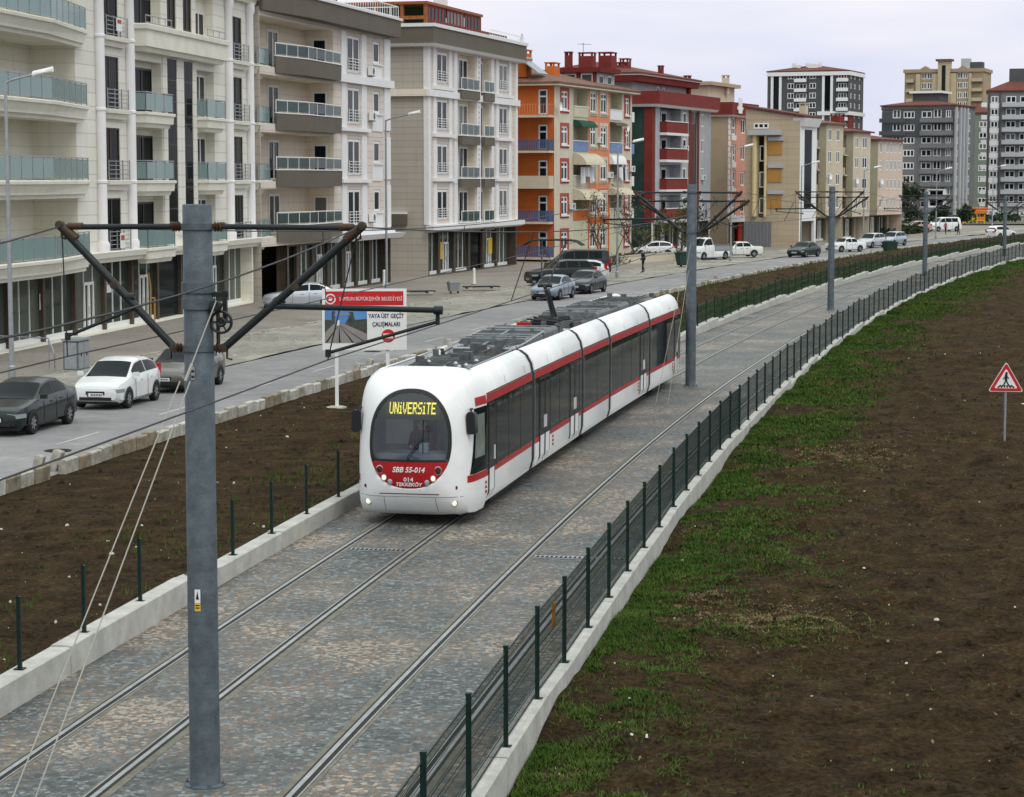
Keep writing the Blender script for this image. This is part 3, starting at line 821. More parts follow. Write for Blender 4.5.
# ------------------------------------------------------------------ billboard
def billboard():
    x0, x1 = -5.9, -3.3; y = 68.8; ang = rad(3)
    t = thing('billboard', 'municipal works billboard with red banner and street picture on two posts', 'billboard', (-4.62, y, .1), ang)
    b = MB(); b.box(-1.32, 1.32, 0, .05, 1.80, 3.72); b.build('board', M['white'], t)
    for x in (-.88, .72):
        b = MB(); b.box(x - .055, x + .055, .055, .15, -.25, 3.6); b.build('post', M['white'], t)
    b = MB(); b.lathe([(.36, -.12), (.32, .0), (.20, .03)], 12, (-.9, .1, 0)); b.build('footing', M['kerb'], t)
    T = Matrix.Translation((0, -.002, 0)) @ Matrix.Rotation(rad(90), 4, 'X')
    ban = mat('banner_red', (.52,.018,.022), .5, var=.04)
    b = MB(); b.box(-1.22, 1.22, -.006, -.0005, 3.20, 3.64); b.build('banner', ban, t)
    navy = mat('navy_ink', (.012,.016,.05), .5, var=.02)
    b = MB(); Ty = Matrix.Translation((.20, -.008, 3.40)) @ Matrix.Rotation(rad(90), 4, 'X')
    text_mb(b, 'SAMSUN BÜYÜKŞEHİR BELEDİYESİ', .165, Ty, 0, .76)
    b.build('lettering', M['plate'], t)
    b = MB(); text_mb(b, 'YAYA ÜST GEÇİT', .19, Matrix.Translation((.68, -.004, 2.86)) @ Matrix.Rotation(rad(90), 4, 'X'), 0, .74, bold=.004)
    b.build('lettering', navy, t); b = MB()
    text_mb(b, 'ÇALIŞMALARI', .19, Matrix.Translation((.68, -.004, 2.60)) @ Matrix.Rotation(rad(90), 4, 'X'), 0, .74, bold=.004)
    b.build('lettering', navy, t)
    # round emblem of the municipality
    b = MB()
    b.lathe([(.001, -.009), (.165, -.009), (.165, -.003)], 24, (-1.06, 0, 3.40), 'y', 0)
    b.lathe([(.001, -.012), (.125, -.012), (.125, -.009)], 24, (-1.06, 0, 3.40), 'y', 1)
    b.lathe([(.001, -.015), (.07, -.015), (.07, -.012)], 5, (-1.06, 0, 3.40), 'y', 0)
    b.build('emblem', [M['plate'], ban], t, recalc=True)
    b = MB(); b.lathe([(.001, -.006), (.21, -.006), (.21, -.001)], 28, (.74, 0, 2.24), 'y', 0)
    for z_, xs in ((2.29, (-.13,-.07,-.01,.05,.11)), (2.19, (-.10,-.04,.03,.09,.13))):     # two lines too small to read
        for x_ in xs: b.box(.74 + x_ - .022, .74 + x_ + .02, -.009, -.006, z_ - .03, z_ + .03, 1)
    b.build('red_disc', [ban, M['plate']], t, recalc=True)
    # printed street picture: sky, houses, road in perspective, footbridge
    sky = mat('print_sky_blue', (.10,.24,.52), .5, var=.25, scale=2); road = mat('print_road_grey', (.26,.235,.23), .5, var=.12)
    hs = mat('print_houses_dark', (.06,.07,.055), .5, var=.5, scale=6); ln = M['black']
    b = MB(); yb = -.004
    def q(pts, m, d=0): b.poly([(x, yb - d, z) for x, z in pts], m)
    q([(-1.24,2.02),(.08,2.02),(.08,3.14),(-1.24,3.14)], 0)
    q([(-1.24,2.02),(.08,2.02),(.08,2.30),(-.62,2.62),(-.98,2.60),(-1.24,2.34)], 1, .002)
    q([(-1.24,2.34),(-.98,2.60),(-.92,2.72),(-1.24,2.76)], 2, .002); q([(-.62,2.62),(.08,2.30),(.08,2.78),(-.30,2.74),(-.36,3.0),(-.48,3.0),(-.50,2.80)], 2, .002)
    q([(-1.02,2.62),(-.92,2.62),(-.92,3.02),(-1.02,3.02)], 2, .003); q([(-.95,2.88),(-.45,2.90),(-.45,2.95),(-.95,2.93)], 1, .004)
    for xa in (-1.20, -.78, -.36, .04): q([(-.80,2.60),(-.79,2.60),(xa+.03,2.03),(xa-.03,2.03)], 3, .004)
    q([(-.86,2.56),(-.78,2.56),(-.78,2.74),(-.86,2.74)], 4, .004)
    b.build('street_picture', [sky, road, hs, ln, M['plate']], t)
billboard()

# pedestrian crossing warning sign on the soil
def ped_sign():
    x, y = 13.55, 60.1
    t = thing('warning_sign', 'red and white triangular pedestrian crossing sign on the bare soil', 'road sign', (x, y, .0), rad(-8))
    b = MB(); b.lathe([(.034, -.3), (.034, 1.9)], 10, (0, .06, 0)); b.build('post', M['steel'], t, smooth=40)
    def tri(h, c, z):  return [(-h, z), (h, z), (0, z + h*1.732)]
    def plate(b, h, z, y0, y1, m, rr=.06):
        pts = []
        P_ = [Vector(p) for p in tri(h, 0, z)]
        for k in range(3):
            a, p_, c = P_[k-1], P_[k], P_[(k+1) % 3]
            u, v = (a - p_).normalized(), (c - p_).normalized()
            for w in frange(0, 1, 5): pts.append(p_ + (u*(1-w)**2 + v*w**2)*rr)
        b.rings([[(p[0], y0, p[1]) for p in pts], [(p[0], y1, p[1]) for p in pts]], m)
    b = MB(); plate(b, .48, 1.42, .03, .0, 0, .09); b.build('sign_plate', M['white'], t, recalc=True)
    b = MB(); plate(b, .455, 1.435, -.001, -.004, 0, .09); b.build('red_border', mat('sign_red', (.50,.02,.025), .4, var=.05), t, recalc=True)
    b = MB(); plate(b, .315, 1.515, -.005, -.007, 0, .05); b.build('white_field', M['white'], t, recalc=True)
    b = MB(); yb = -.009
    def bar(x0, z0, x1, z1, w):
        d = Vector((x1-x0, z1-z0)).normalized(); n = Vector((-d.y, d.x))*w
        b.poly([(x0+n.x, yb, z0+n.y), (x1+n.x, yb, z1+n.y), (x1-n.x, yb, z1-n.y), (x0-n.x, yb, z0-n.y)])
    b.lathe([(.001, yb), (.036, yb)], 12, (0.01, 0, 1.93), 'y', cap=False)
    bar(.0, 1.90, .0, 1.73, .038); bar(.0, 1.74, -.07, 1.58, .02); bar(.0, 1.74, .08, 1.58, .02)
    bar(.0, 1.87, -.08, 1.76, .015); bar(.0, 1.87, .08, 1.78, .015)
    for k, xs in enumerate((-.21, -.125, -.04, .04, .125, .21)): bar(xs*1.05, 1.53, xs*.62, 1.60, .022)
    b.build('pedestrian_symbol', M['black'], t, recalc=True)
ped_sign()
# ------------------------------------------------------------------ people: one skinned body each
def person_mesh(name, J, bones, rad_, colours):
    """J: joint positions, bones: pairs, rad_: radius per joint, colours: function(point)->material index"""
    me = bpy.data.meshes.new(name); bm = bmesh.new()
    lay = bm.verts.layers.skin.verify(); idx = {}
    for k in J:
        v = bm.verts.new(J[k]); idx[k] = v
        r = rad_[k]; v[lay].radius = r if isinstance(r, tuple) else (r, r)
    idx['pelvis'][lay].use_root = True
    for a, b in bones: bm.edges.new((idx[a], idx[b]))
    bm.to_mesh(me); bm.free()
    o = bpy.data.objects.new(name, me); COL.objects.link(o)
    o.modifiers.new('skin', 'SKIN'); s = o.modifiers.new('sub', 'SUBSURF'); s.levels = 2; s.render_levels = 2
    dg = bpy.context.evaluated_depsgraph_get(); dg.update()
    m2 = bpy.data.meshes.new_from_object(o.evaluated_get(dg))
    bpy.data.objects.remove(o); bpy.data.meshes.remove(me)
    m2.name = name
    return m2
M['skin'] = mat('skin', (.42,.26,.19), .6, var=.05)
M['hair'] = mat('dark_hair', (.02,.015,.012), .7, var=.2)
M['navy'] = mat('navy_cloth', (.018,.022,.04), .85, var=.2)
M['blackcloth'] = mat('black_cloth', (.012,.012,.014), .9, var=.2)
M['pinkcloth'] = mat('pink_cloth', (.42,.16,.20), .85, var=.1)
M['shirt'] = mat('pale_shirt', (.55,.56,.6), .8, var=.1)
def person(label, loc, rot, top, bottom, seated=False, stride=.0, group=None, lean=0.):
    """seated or walking adult; faces +x"""
    J = {}; r = {}
    hip = .52 if seated else .95
    J['pelvis'] = (0, 0, hip); r['pelvis'] = (.15, .12)
    J['waist'] = (.01 + lean*.2, 0, hip + .18); r['waist'] = (.14, .11)
    J['chest'] = (.02 + lean*.5, 0, hip + .40); r['chest'] = (.17, .13)
    J['neck'] = (.02 + lean*.7, 0, hip + .56); r['neck'] = .06
    J['head'] = (.045 + lean, 0, hip + .68); r['head'] = (.085, .10)
    J['crown'] = (.03 + lean, 0, hip + .79); r['crown'] = .075
    B = [('pelvis','waist'),('waist','chest'),('chest','neck'),('neck','head'),('head','crown')]
    for s, n in ((1, 'l'), (-1, 'r')):
        J[n+'sh'] = (.02 + lean*.55, s*.19, hip + .48); r[n+'sh'] = .065
        if seated:
            J[n+'el'] = (.12, s*.25, hip + .24); J[n+'ha'] = (.36, s*.16, hip + .24)
            J[n+'hp'] = (.06, s*.10, hip - .02); J[n+'kn'] = (.46, s*.12, hip - .01); J[n+'an'] = (.44, s*.12, .10); J[n+'to'] = (.60, s*.13, .05)
        else:
            q = stride*s
            J[n+'el'] = (-.03 - q*.3, s*.25, hip + .21); J[n+'ha'] = (.06 - q*.6, s*.24, hip - .03)
            J[n+'hp'] = (.0, s*.09, hip - .06); J[n+'kn'] = (.04 + q*.45, s*.10, .51); J[n+'an'] = (q - .02, s*.10, .09 + max(0, -q)*.15); J[n+'to'] = (q + .16, s*.11, .04)
        r[n+'el'] = .048; r[n+'ha'] = .038; r[n+'hp'] = .09; r[n+'kn'] = .062; r[n+'an'] = .045; r[n+'to'] = .035
        B += [('chest', n+'sh'),(n+'sh', n+'el'),(n+'el', n+'ha'),('pelvis', n+'hp'),(n+'hp', n+'kn'),(n+'kn', n+'an'),(n+'an', n+'to')]
    me = person_mesh('person', J, B, r, None)
    for q in (top, bottom, M['skin'], M['hair']): me.materials.append(q)
    hands = [Vector(J['lha']), Vector(J['rha'])]; head = Vector(J['head'])
    for p in me.polygons:
        c = p.center
        if c.z > hip + .57: i = 3 if (c.z > head.z + .07 or c.x < head.x - .055) and c.z > head.z - .06 else 2
        elif min((c - h).length for h in hands) < .07: i = 2
        elif c.z < hip + .02 and (not seated or c.x > -.3) and not (seated and abs(c.y) > .2): i = 1
        else: i = 0
        p.material_index = i
    me.polygons.foreach_set('use_smooth', [True]*len(me.polygons))
    o = link('person', me, None, loc, rot)
    mb = MB()                                     # face: nose, eyes, mouth, ears
    h = head; hx = h.x
    mb.rings([[(hx+.082, -.012, h.z+.02), (hx+.082, .012, h.z+.02), (hx+.085, 0, h.z+.035)], [(hx+.115, -.010, h.z-.01), (hx+.115, .010, h.z-.01), (hx+.105, 0, h.z+.005)]], 0)
    for s in (-1, 1):
        mb.box(hx+.078, hx+.092, s*.035-.010, s*.035+.010, h.z+.022, h.z+.034, 1)
        mb.box(hx-.012, hx+.015, s*.088-.010, s*.088+.010, h.z-.02, h.z+.035, 0)
    mb.box(hx+.080, hx+.094, -.022, .022, h.z-.045, h.z-.036, 2)
    mb.build('face', [M['skin'], M['black'], M['red']], o)
    return tag(o, label, 'person', group)

# ------------------------------------------------------------------ the tram
W2, ZC, HU, HL, NU, NL = 1.325, 1.70, 1.53, 1.64, 5.0, 9.0
LN, PN = .95, 2.7
def gauge(y, z):
    zz = z - ZC; H, n = (HU, NU) if zz > 0 else (HL, NL)
    return (abs(y/W2)**n + abs(zz/H)**n)**(1/n)
def shear(z): return .30*max(0, (z - .8)/2.4)**2 + .10*max(0, (.75 - z)/.5)**2
def nose_x(y, z):
    g = min(1, gauge(y, z)); return LN*(1 - (max(0, 1 - g**PN))**(1/PN)) + shear(z)
def side_y(x, z):
    u = (x - shear(z))/LN
    g = 1. if u >= 1 else (max(0, 1 - (1 - max(0, u))**PN))**(1/PN)
    zz = z - ZC; H, n = (HU, NU) if zz > 0 else (HL, NL)
    return W2*max(0, g**n - abs(zz/H)**n)**(1/n)
def ring_pt(th):
    """point of the body section in direction th"""
    c, s = math.cos(th), math.sin(th)
    lo, hi = 0, 3.
    for _ in range(40):
        m = (lo + hi)/2
        if gauge(c*m, ZC + s*m) > 1: hi = m
        else: lo = m
    return c*lo, ZC + s*lo
OC, OW, OHU, OHL, ON = 1.83, 1.00, 1.03, 1.02, 2.35     # the egg-shaped front panel
def oval(th, k=1.):
    c, s = math.cos(th), math.sin(th)
    H = OHU if s > 0 else OHL
    q = (abs(c/OW)**ON + abs(s/H)**ON)**(-1/ON)*k
    return c*q, OC + s*q
def oval_half(z, k=1.):
    s = (z - OC)/(OHU if z > OC else OHL)/k
    return OW*k*max(0, 1 - abs(s)**ON)**(1/ON)

JOINTS = [0, 7.45, 14.6, 19.3, 27.1, 34.2]
def path_points():
    """front of the tram at Y = 44.9, joints laid out along the left track"""
    out = [44.85]
    for a, b in zip(JOINTS, JOINTS[1:]):
        y = out[-1]; p = at(y, -1.85); q = y
        while (at(q, -1.85) - p).length < b - a: q += .01
        out.append(q)
    return [at(q, -1.85, .015) for q in out]
PP = path_points()
SECT = [(0,.24),(1.12,.24),(1.25,.32),(1.315,.55),(1.325,1.2),(1.325,2.3),(1.315,2.62),(1.265,2.86),(1.15,3.06),(1.0,3.17),(.93,3.18),(.90,3.12),(.89,2.96),(0,2.96)]
def full_section():
    h = SECT
    return h + [(-y, z) for y, z in h[::-1][1:-1]]

tram = thing('tram', 'red and white five-section tram with lit yellow destination sign', 'tram', PP[0], math.atan2((PP[1]-PP[0]).y, (PP[1]-PP[0]).x))
tram_inv = (Matrix.Translation(PP[0]) @ Matrix.Rotation(tram.rotation_euler.z, 4, 'Z')).inverted()

def side_strip(mb, x0, x1, z0, z1, off, side, m=0, nx=2, curved=False):
    xs = frange(x0, x1, nx); zs = [z0] + [z for z in (.55, .9, 1.2, 2.3, 2.62, 2.86) if z0 + .02 < z < z1 - .02] + [z1]
    def yy(x, z):
        if curved: return side_y(x, z)
        for (ya, za), (yb, zb) in zip(SECT[1:], SECT[2:]):
            if za <= z <= zb: return ya + (yb-ya)*(z-za)/(zb-za)
        return W2
    rows = [[(x, side*(yy(x, z) + off), z) for x in xs] for z in zs]
    if side > 0: rows = [r[::-1] for r in rows]
    mb.grid(rows, m)

def door(parent, x0, side, leaves, zt=2.44):
    """dark door leaf or pair with white lower panels and upright handles"""
    lw = .68
    for k in range(leaves):
        a = x0 + k*(lw + .01); b = a + lw
        mb = MB(); side_strip(mb, a, b, .30, zt, .010, side, 0)
        side_strip(mb, a + .10, b - .07, .44, 1.02, .016, side, 1)
        side_strip(mb, a + .07, b - .07, 1.16, zt - .06, .016, side, 2)
        hx = b - .10 if k == 0 else a + .10
        y = side*(W2 + .04)
        mb.box(hx - .018, hx + .018, min(y, y - side*.03), max(y, y - side*.03), 1.18, 1.48, 1)
        # rubber edge
        side_strip(mb, a, a + .025, .30, zt, .018, side, 0); side_strip(mb, b - .025, b, .30, zt, .018, side, 0)
        mb.build('door', [M['black'], M['tramwhite'], M['tramglass']], parent, recalc=False)

def pillars(parent, xs, side, z0=1.0, z1=2.42):
    for x in xs:
        mb = MB(); side_strip(mb, x - .02, x + .02, z0, z1, .009, side, 0)
        mb.build('window_post', M['black'], parent)

def module(i, x0, doors=(), win_from=.06, win_to=None, posts=(), name='body_section'):
    a, b = PP[i], PP[i+1]; L_ = (b - a).length
    ang = math.atan2((b-a).y, (b-a).x)
    Mw = Matrix.Translation(a) @ Matrix.Rotation(ang, 4, 'Z')
    sec = full_section(); xs0 = x0; xe = L_ - .34 if i < 4 else L_ - .9
    mb = MB()
    R_ = [[(x, y*s, ZC + (z - ZC)*(1 - (1-s)*.6)) for y, z in sec] for x, s in ((xs0, .985), (xs0 + .03, 1), (xe - .03, 1), (xe, .985))]
    if i == 4:
        R_ = R_[:3] + [[(xe + .9*u, y*s, ZC + (z - ZC)*s) for y, z in sec] for u, s in ((.0, 1), (.4, .985), (.75, .93), (.95, .84), (1.0, .74))]
    mb.rings(R_)
    o = mb.build(name, M['tramwhite'], tram, smooth=35, recalc=True)
    o.matrix_local = tram_inv @ Mw
    we = L_ - .37 if i < 4 else L_ - .35
    for s in (-1, 1):
        cv = i == 0
        mb = MB()
        side_strip(mb, xs0 if i else 1.7, we, 2.46, 2.64, .004, s, 0); side_strip(mb, xs0 if i else 1.7, we, .90, 1.03, .004, s, 0)
        mb.build('red_stripe', M['red'], o)
        mb = MB(); side_strip(mb, xs0 if i else 1.7, we, 1.03, 2.46, .006, s, 0)
        mb.build('window_band', M['tramglass'], o)
        pillars(o, posts, s)
        mb = MB()
        side_strip(mb, xs0 if i else 1.7, we, 2.645, 2.67, .005, s, 0); side_strip(mb, xs0 if i else 1.7, we, .24, .30, .005, s, 0)
        for dx in doors: side_strip(mb, dx - .42, dx - .36, .45, .90, .006, s, 0) if False else None
        mb.build('edge_trim', M['dark'], o)
        for dx, n in doors:
            door(o, dx, s, n)
        # red round signal lamps low on the side
        mb = MB()
        if doors and i:
            q = doors[0][0] + doors[0][1]*.7 + .42 if len(doors) > 1 else doors[0][0] - .38
            for k in range(3): mb.lathe([(.035, 0), (.035, s*.02), (.001, s*.025)], 8, (q, s*(W2 + .002), .62 + .10*k), 'y')
            mb.build('side_lamp', M['red'], o)
    return o, Mw

# ---- cab section ------------------------------------------------------
TH = frange(0, 2*math.pi, 73)[:-1]
cab, Mcab = module(0, 1.66, doors=((1.85, 1),), posts=(2.75, 4.15, 5.6))
cab.name = 'cab_section'
mb = MB(); rows = []
for k, u in enumerate((0, .02, .10, .25, .45, .65, .8, .9, .96, 1.)):
    r = []
    for th in TH:
        a = oval(th); e = ring_pt(th)
        y, z = a[0] + (e[0]-a[0])*u, a[1] + (e[1]-a[1])*u
        r.append((nose_x(y, z) + (.012 if k == 0 else 0), y, z))
    rows.append(r)
rows.append([(1.36, *ring_pt(th)) for th in TH]); rows.append([(1.68, *ring_pt(th)) for th in TH])
mb.rings(rows, cap=False)
for v in mb.v: v.z = max(v.z, .215)
nose = mb.build('nose_shell', M['tramwhite'], cab, smooth=40, recalc=True)
# front panel: red lower part, windscreen, black frame, display
def patch(name, zs, k, off, m, ny=13, parent=nose, hw=None):
    mb = MB(); rows = []
    for z in zs:
        w = hw if hw is not None else oval_half(z, k)
        rows.append([(nose_x(y, z) - off, y, z) for y in frange(w, -w, ny)])
    mb.grid(rows); return mb.build(name, m, parent, smooth=180)
ZB = 1.37
patch('red_panel', frange(OC - OHL*.995, ZB, 8), 1., -.004, M['red'])
patch('windscreen', frange(ZB + .02, OC + OHU*.985, 16), .985, -.006, M['clear'], 17)
mb = MB()
def frame_ring(k0, k1, off):
    rows = []
    for k in (k0, k1):
        rows.append([(nose_x(*oval(th, k)) - off, *oval(th, k)) for th in frange(-.42, math.pi + .42, 60)])
    mb.grid(rows)
frame_ring(.93, 1.0, -.002)
mb.grid([[(nose_x(y, z) + .001, y, z) for y in frange(.86, -.86, 9)] for z in (ZB, ZB + .05)])
mb.build('windscreen_frame', M['black'], nose, smooth=60)
patch('display_panel', frange(2.24, OC + OHU*.99, 9), .965, -.030, M['black'])
mb = MB(); mb.grid([[(nose_x(y, z) + .020, y, z) for y in frange(.62, -.74, 9)] for z in (2.33, 2.62)])
M['ledback'] = mat('display_backing', (.045,.05,.028), .4, var=.1)
mb.build('display_screen', M['ledback'], nose)
def front_text(body, size, z, m, name, sx=1., bold=0., off=.01, y0=0., slant=0.):
    mb = MB(); x = nose_x(y0, z)
    slope = (nose_x(y0, z + .1) - nose_x(y0, z - .1))/.2
    # letters run along -y (left to right seen from the front), up along the leaning front
    up = Vector((slope, 0, 1)).normalized(); rt = Vector((0, -1, 0)); nn = rt.cross(up)
    T = Matrix(((rt.x, up.x, nn.x, x - off), (rt.y, up.y, nn.y, y0), (rt.z, up.z, nn.z, z), (0,0,0,1)))
    text_mb(mb, body, size, T, 0, sx, bold=bold, slant=slant)
    for v in mb.v: v.x = nose_x(v.y, v.z) - off + (v.x - x + off - slope*(v.z - z))*.3
    return mb.build(name, m, nose)
# the destination as a dot-matrix: one small lit square per lamp
LED = {'U': '10001 10001 10001 10001 10001 10001 01110', 'N': '10001 11001 11001 10101 10011 10011 10001', 'i': '010 000 110 010 010 010 111',
       'V': '10001 10001 10001 10001 01010 01010 00100', 'E': '11111 10000 10000 11110 10000 10000 11111', 'R': '11110 10001 10001 11110 10100 10010 10001',
       'S': '01111 10000 10000 01110 00001 00001 11110', 'T': '11111 00100 00100 00100 00100 00100 00100'}
def led_text(body, zc, y0, w, h):
    cols = []
    for ch in body:
        rows_ = LED[ch].split(); cols += [[r[k] for r in rows_] for k in range(len(rows_[0]))] + [['0']*7]
    cols = cols[:-1]; cw, rh = w/len(cols), h/7; mb = MB()
    for c, col in enumerate(cols):
        for r, q in enumerate(col):
            if q == '0': continue
            ya, yb = y0 + w/2 - c*cw, y0 + w/2 - (c + 1.12)*cw; za, zb = zc + h/2 - r*rh, zc + h/2 - (r + .95)*rh
            mb.poly([(nose_x(y_, z_) + .014, y_, z_) for y_, z_ in ((ya, zb), (yb, zb), (yb, za), (ya, za))])
    return mb.build('destination_lettering', M['led'], nose)
led_text('UNiVERSiTE', 2.475, -.06, 1.16, .235)
front_text('SBB 55-014', .155, 1.205, M['plate'], 'number_lettering', 1.08, .004, off=.004, slant=.25)
front_text('014', .12, 1.00, M['plate'], 'number_lettering', 1.35, .003, off=.004)
front_text('TEKKEKÖY', .105, .895, M['plate'], 'place_lettering', 1.2, .003, off=.004, slant=.2)
def front_lamp(y, z, r, m, name='headlight', off=.0):
    mb = MB(); x = nose_x(y, z)
    mb.lathe([(r*1.25, x + .03), (r*1.25, x - .012), (r*1.02, x - .014), (r, x - .004)], 14, (0, y, z), 'x', 0)
    mb.lathe([(r, x), (r*.98, x - .012), (r*.5, x - .02), (.001, x - .022)], 14, (0, y, z), 'x', 1)
    mb.build(name, [M['chrome'] if m is not M['taillight'] else M['black'], m], nose, smooth=60, recalc=True)
M['darkred'] = mat('dark_red_lens', (.10,.012,.012), .25)
for s in (1, -1):
    front_lamp(s*.71, 1.20, .075, M['darkred'], 'lamp')
    front_lamp(s*.60, 1.035, .055, M['lit'], 'headlight')
    front_lamp(s*.45, .945, .050, M['lampglass'], 'lamp')
    front_lamp(s*1.03, .50, .06, M['lit'], 'fog_lamp')
mb = MB()                                          # thin maroon line and bumper joints
mb.grid([[(nose_x(y, z) - .003, y, z) for y in frange(.72, -.72, 9)] for z in (.685, .705)])
M['maroon'] = mat('maroon_line', (.12,.015,.03), .4)
mb.build('bumper_line', M['maroon'], nose)
mb = MB()
for y in (.62, -.62): mb.grid([[(nose_x(y, z) - .002, y + d, z) for d in (-.005, .005)] for z in frange(.30, .62, 6)])
mb.grid([[(nose_x(y, z) - .002, y, z) for y in frange(1.2, -1.2, 21)] for z in (.628, .636)])
for s in (1, -1): mb.lathe([(.04, nose_x(s*1.08, .83) - .006), (.001, nose_x(s*1.08, .83) - .008)], 10, (0, s*1.08, .83), 'x')
mb.build('bumper_joint', M['maroon'], nose)

MIRRORS = []
# cab side windows and stripes on the curved nose flank
for s in (-1, 1):
    mb = MB(); rows = []
    for z in frange(1.06, 2.42, 9):
        u = (z - 1.06)/1.36
        xa = .58 + .30*u + .05*math.sin(math.pi*u) ; rows.append([(x, s*(side_y(x, z) + .006), z) for x in frange(xa, 1.72, 10)])
    if s > 0: rows = [r[::-1] for r in rows]
    mb.grid(rows); cw = mb.build('cab_side_window', M['tramglass'], nose, smooth=180)
    mb = MB(); rows = [[(x, s*(side_y(x, z) + .009), z) for x in frange(.80 + .22*(z - 1.35), 1.50, 6)] for z in frange(1.38, 2.28, 6)]
    if s > 0: rows = [r[::-1] for r in rows]
    M['cabpane'] = M.get('cabpane') or mat('pale_cab_pane', (.16,.19,.17), .08, var=.15)
    mb.grid(rows); mb.build('pane', M['cabpane'], cw)
    mb = MB()
    for z0, z1, xa in ((2.46, 2.64, .98), (.90, 1.05, .50)):
        rows = [[(x, s*(side_y(x, z) + .005), z) for x in frange(xa, 1.71, 9)] for z in frange(z0, z1, 3)]
        if s > 0: rows = [r[::-1] for r in rows]
        mb.grid(rows)
    mb.build('red_stripe', M['red'], nose, smooth=180)
    # mirror on its arm
    mb = MB(); y = s*(side_y(.75, 2.35))
    mb.tube([(.85, y, 2.42), (.62, y + s*.05, 2.44), (.58, y + s*.09, 2.36)], .022, 8)
    mb.rings([[(.58 + a, y + s*.09 + b, z) for a, b in ((-.08, -.10*q), (.07, -.10*q), (.09, .10*q), (-.05, .12*q))] for z, q in ((1.92, .6), (1.96, 1), (2.33, 1), (2.38, .6))])
    MIRRORS.append(mb.build('mirror', M['black'], tram, smooth=40, recalc=True))
    mb = MB()
    for k in range(3): mb.lathe([(.03, 0), (.03, s*.02), (.001, s*.022)], 8, (1.58, s*(W2 + .004), .58 + .10*k), 'y')
    mb.build('side_lamp', M['red'], nose)
# the cab narrows towards the front and, a little, towards its roof
TAPERED = [nose] + [c for c in nose.children_recursive] 
# wiper
mb = MB()
def wp(y, z, o=.03): return (nose_x(y, z) - o, y, z)
mb.tube([wp(-.38, 1.86), wp(-.02, 1.45)], .014, 6); mb.tube([wp(-.34, 1.88), wp(.02, 1.47)], .009, 6); mb.tube([wp(-.36, 2.25, .02), wp(-.36, 1.55, .02)], .012, 6); mb.tube([wp(.0, 1.40), wp(.0, 1.46)], .03, 8)
TAPERED.append(mb.build('wiper', M['black'], tram))
# cab interior seen through the windscreen: desk, seat back wall, driver
M['desk'] = mat('cab_desk_grey', (.28,.34,.39), .5, var=.15)
mb = MB(); mb.prism([(.30,-.80),(.75,-1.0),(.85,-1.0),(.85,1.0),(.75,1.0),(.30,.80)], .9, 1.52); mb.box(.50, .60, -.32, -.12, 1.52, 1.72); mb.build('driver_desk', M['desk'], cab)
mb = MB(); mb.box(1.62, 1.66, -1.2, 1.2, .4, 2.9); M['bulk'] = mat('cab_bulkhead', (.34,.38,.38), .6, var=.2); bk = mb.build('cab_bulkhead', M['bulk'], cab)
mb = MB(); mb.box(1.58, 1.615, .18, .86, 1.56, 2.18); mb.build('notice_panel', M['plate'], cab)
mb = MB(); mb.box(1.32, 1.44, -.29, .19, 1.3, 2.1); mb.box(.85, 1.38, -.29, .19, 1.12, 1.24); mb.build('driver_seat', M['dark'], cab)
for o_ in TAPERED + MIRRORS:
    for v in o_.data.vertices:
        x_, z_ = max(0, v.co.x), v.co.z
        v.co.y *= 1 - .13*max(0, 1 - x_/1.66)**1.2 - .085*max(0, (z_ - 1.3)/1.9)*max(0, 1 - x_/1.66)
    o_.data.update()
dm = Mcab @ Vector((1.12, -.05, .84))
person('tram driver in dark jacket and pale shirt sitting behind the windscreen', dm, tram.rotation_euler.z + math.pi, M['navy'], M['blackcloth'], seated=True)

# ---- the other sections ------------------------------------------------
s2, M2 = module(1, .06, doors=((.62, 2), (4.95, 2)), posts=(.5, 2.1, 3.4, 4.8, 6.45))
s3, M3 = module(2, .06, posts=(2.2,))
s4, M4 = module(3, .06, doors=((5.55, 2),), posts=(2.0, 3.8, 5.4))
s5, M5 = module(4, .06, doors=((5.3, 1),), posts=(1.8, 3.5, 5.2))
for o in (s2, s3, s4, s5): o.name = 'body_section'
# ribbed bellows between the sections
for i in range(1, 5):
    a = PP[i]; d = (PP[i+1] - PP[i-1]).normalized(); ang = math.atan2(d.y, d.x)
    mb = MB(); R_ = []
    for k in range(9):
        x = -.36 + .052*k; q = .994 if k % 2 else .978
        R_.append([(x, y*q, 1.65 + (z - 1.65)*q) for y, z in full_section()])
    mb.rings(R_)
    o = mb.build('bellows', mat('bellows_grey', (.028,.03,.031), .8, var=.2) if i == 1 else bpy.data.materials['bellows_grey'], tram, recalc=True)
    o.matrix_local = tram_inv @ Matrix.Translation(a) @ Matrix.Rotation(ang, 4, 'Z')
    mb = MB()                                     # pale gutter hoop at the section end
    hoop = [p for p in SECT if .3 < p[1] and p[0] > .95]
    for s in (1, -1):
        for x in (.02, -.39): mb.rings([[(q, s*(y + .006), z) for y, z in hoop] for q in (x, x + .035)], cap=False, closed=False)
    o = mb.build('end_hoop', M['steel'], tram); o.matrix_local = tram_inv @ Matrix.Translation(a) @ Matrix.Rotation(ang, 4, 'Z')
# trucks under the floor
for i, xc in ((0, 4.3), (2, 2.3), (4, 3.0)):
    Mw = (Mcab, None, M3, None, M5)[i]
    mb = MB()
    mb.box(xc - 1.2, xc + 1.2, -1.1, 1.1, .13, .30)
    for dx in (-.85, .85):
        for s in (-1, 1): mb.lathe([(.29, -.06), (.30, .06)], 20, (xc + dx, s*.72, .30), 'y')
    o = mb.build('bogie', M['dark'], tram); o.matrix_local = tram_inv @ Mw
mb = MB(); mb.box(1.9, 7.2, -1.0, 1.0, .15, .28); o = mb.build('underframe', M['dark'], tram)
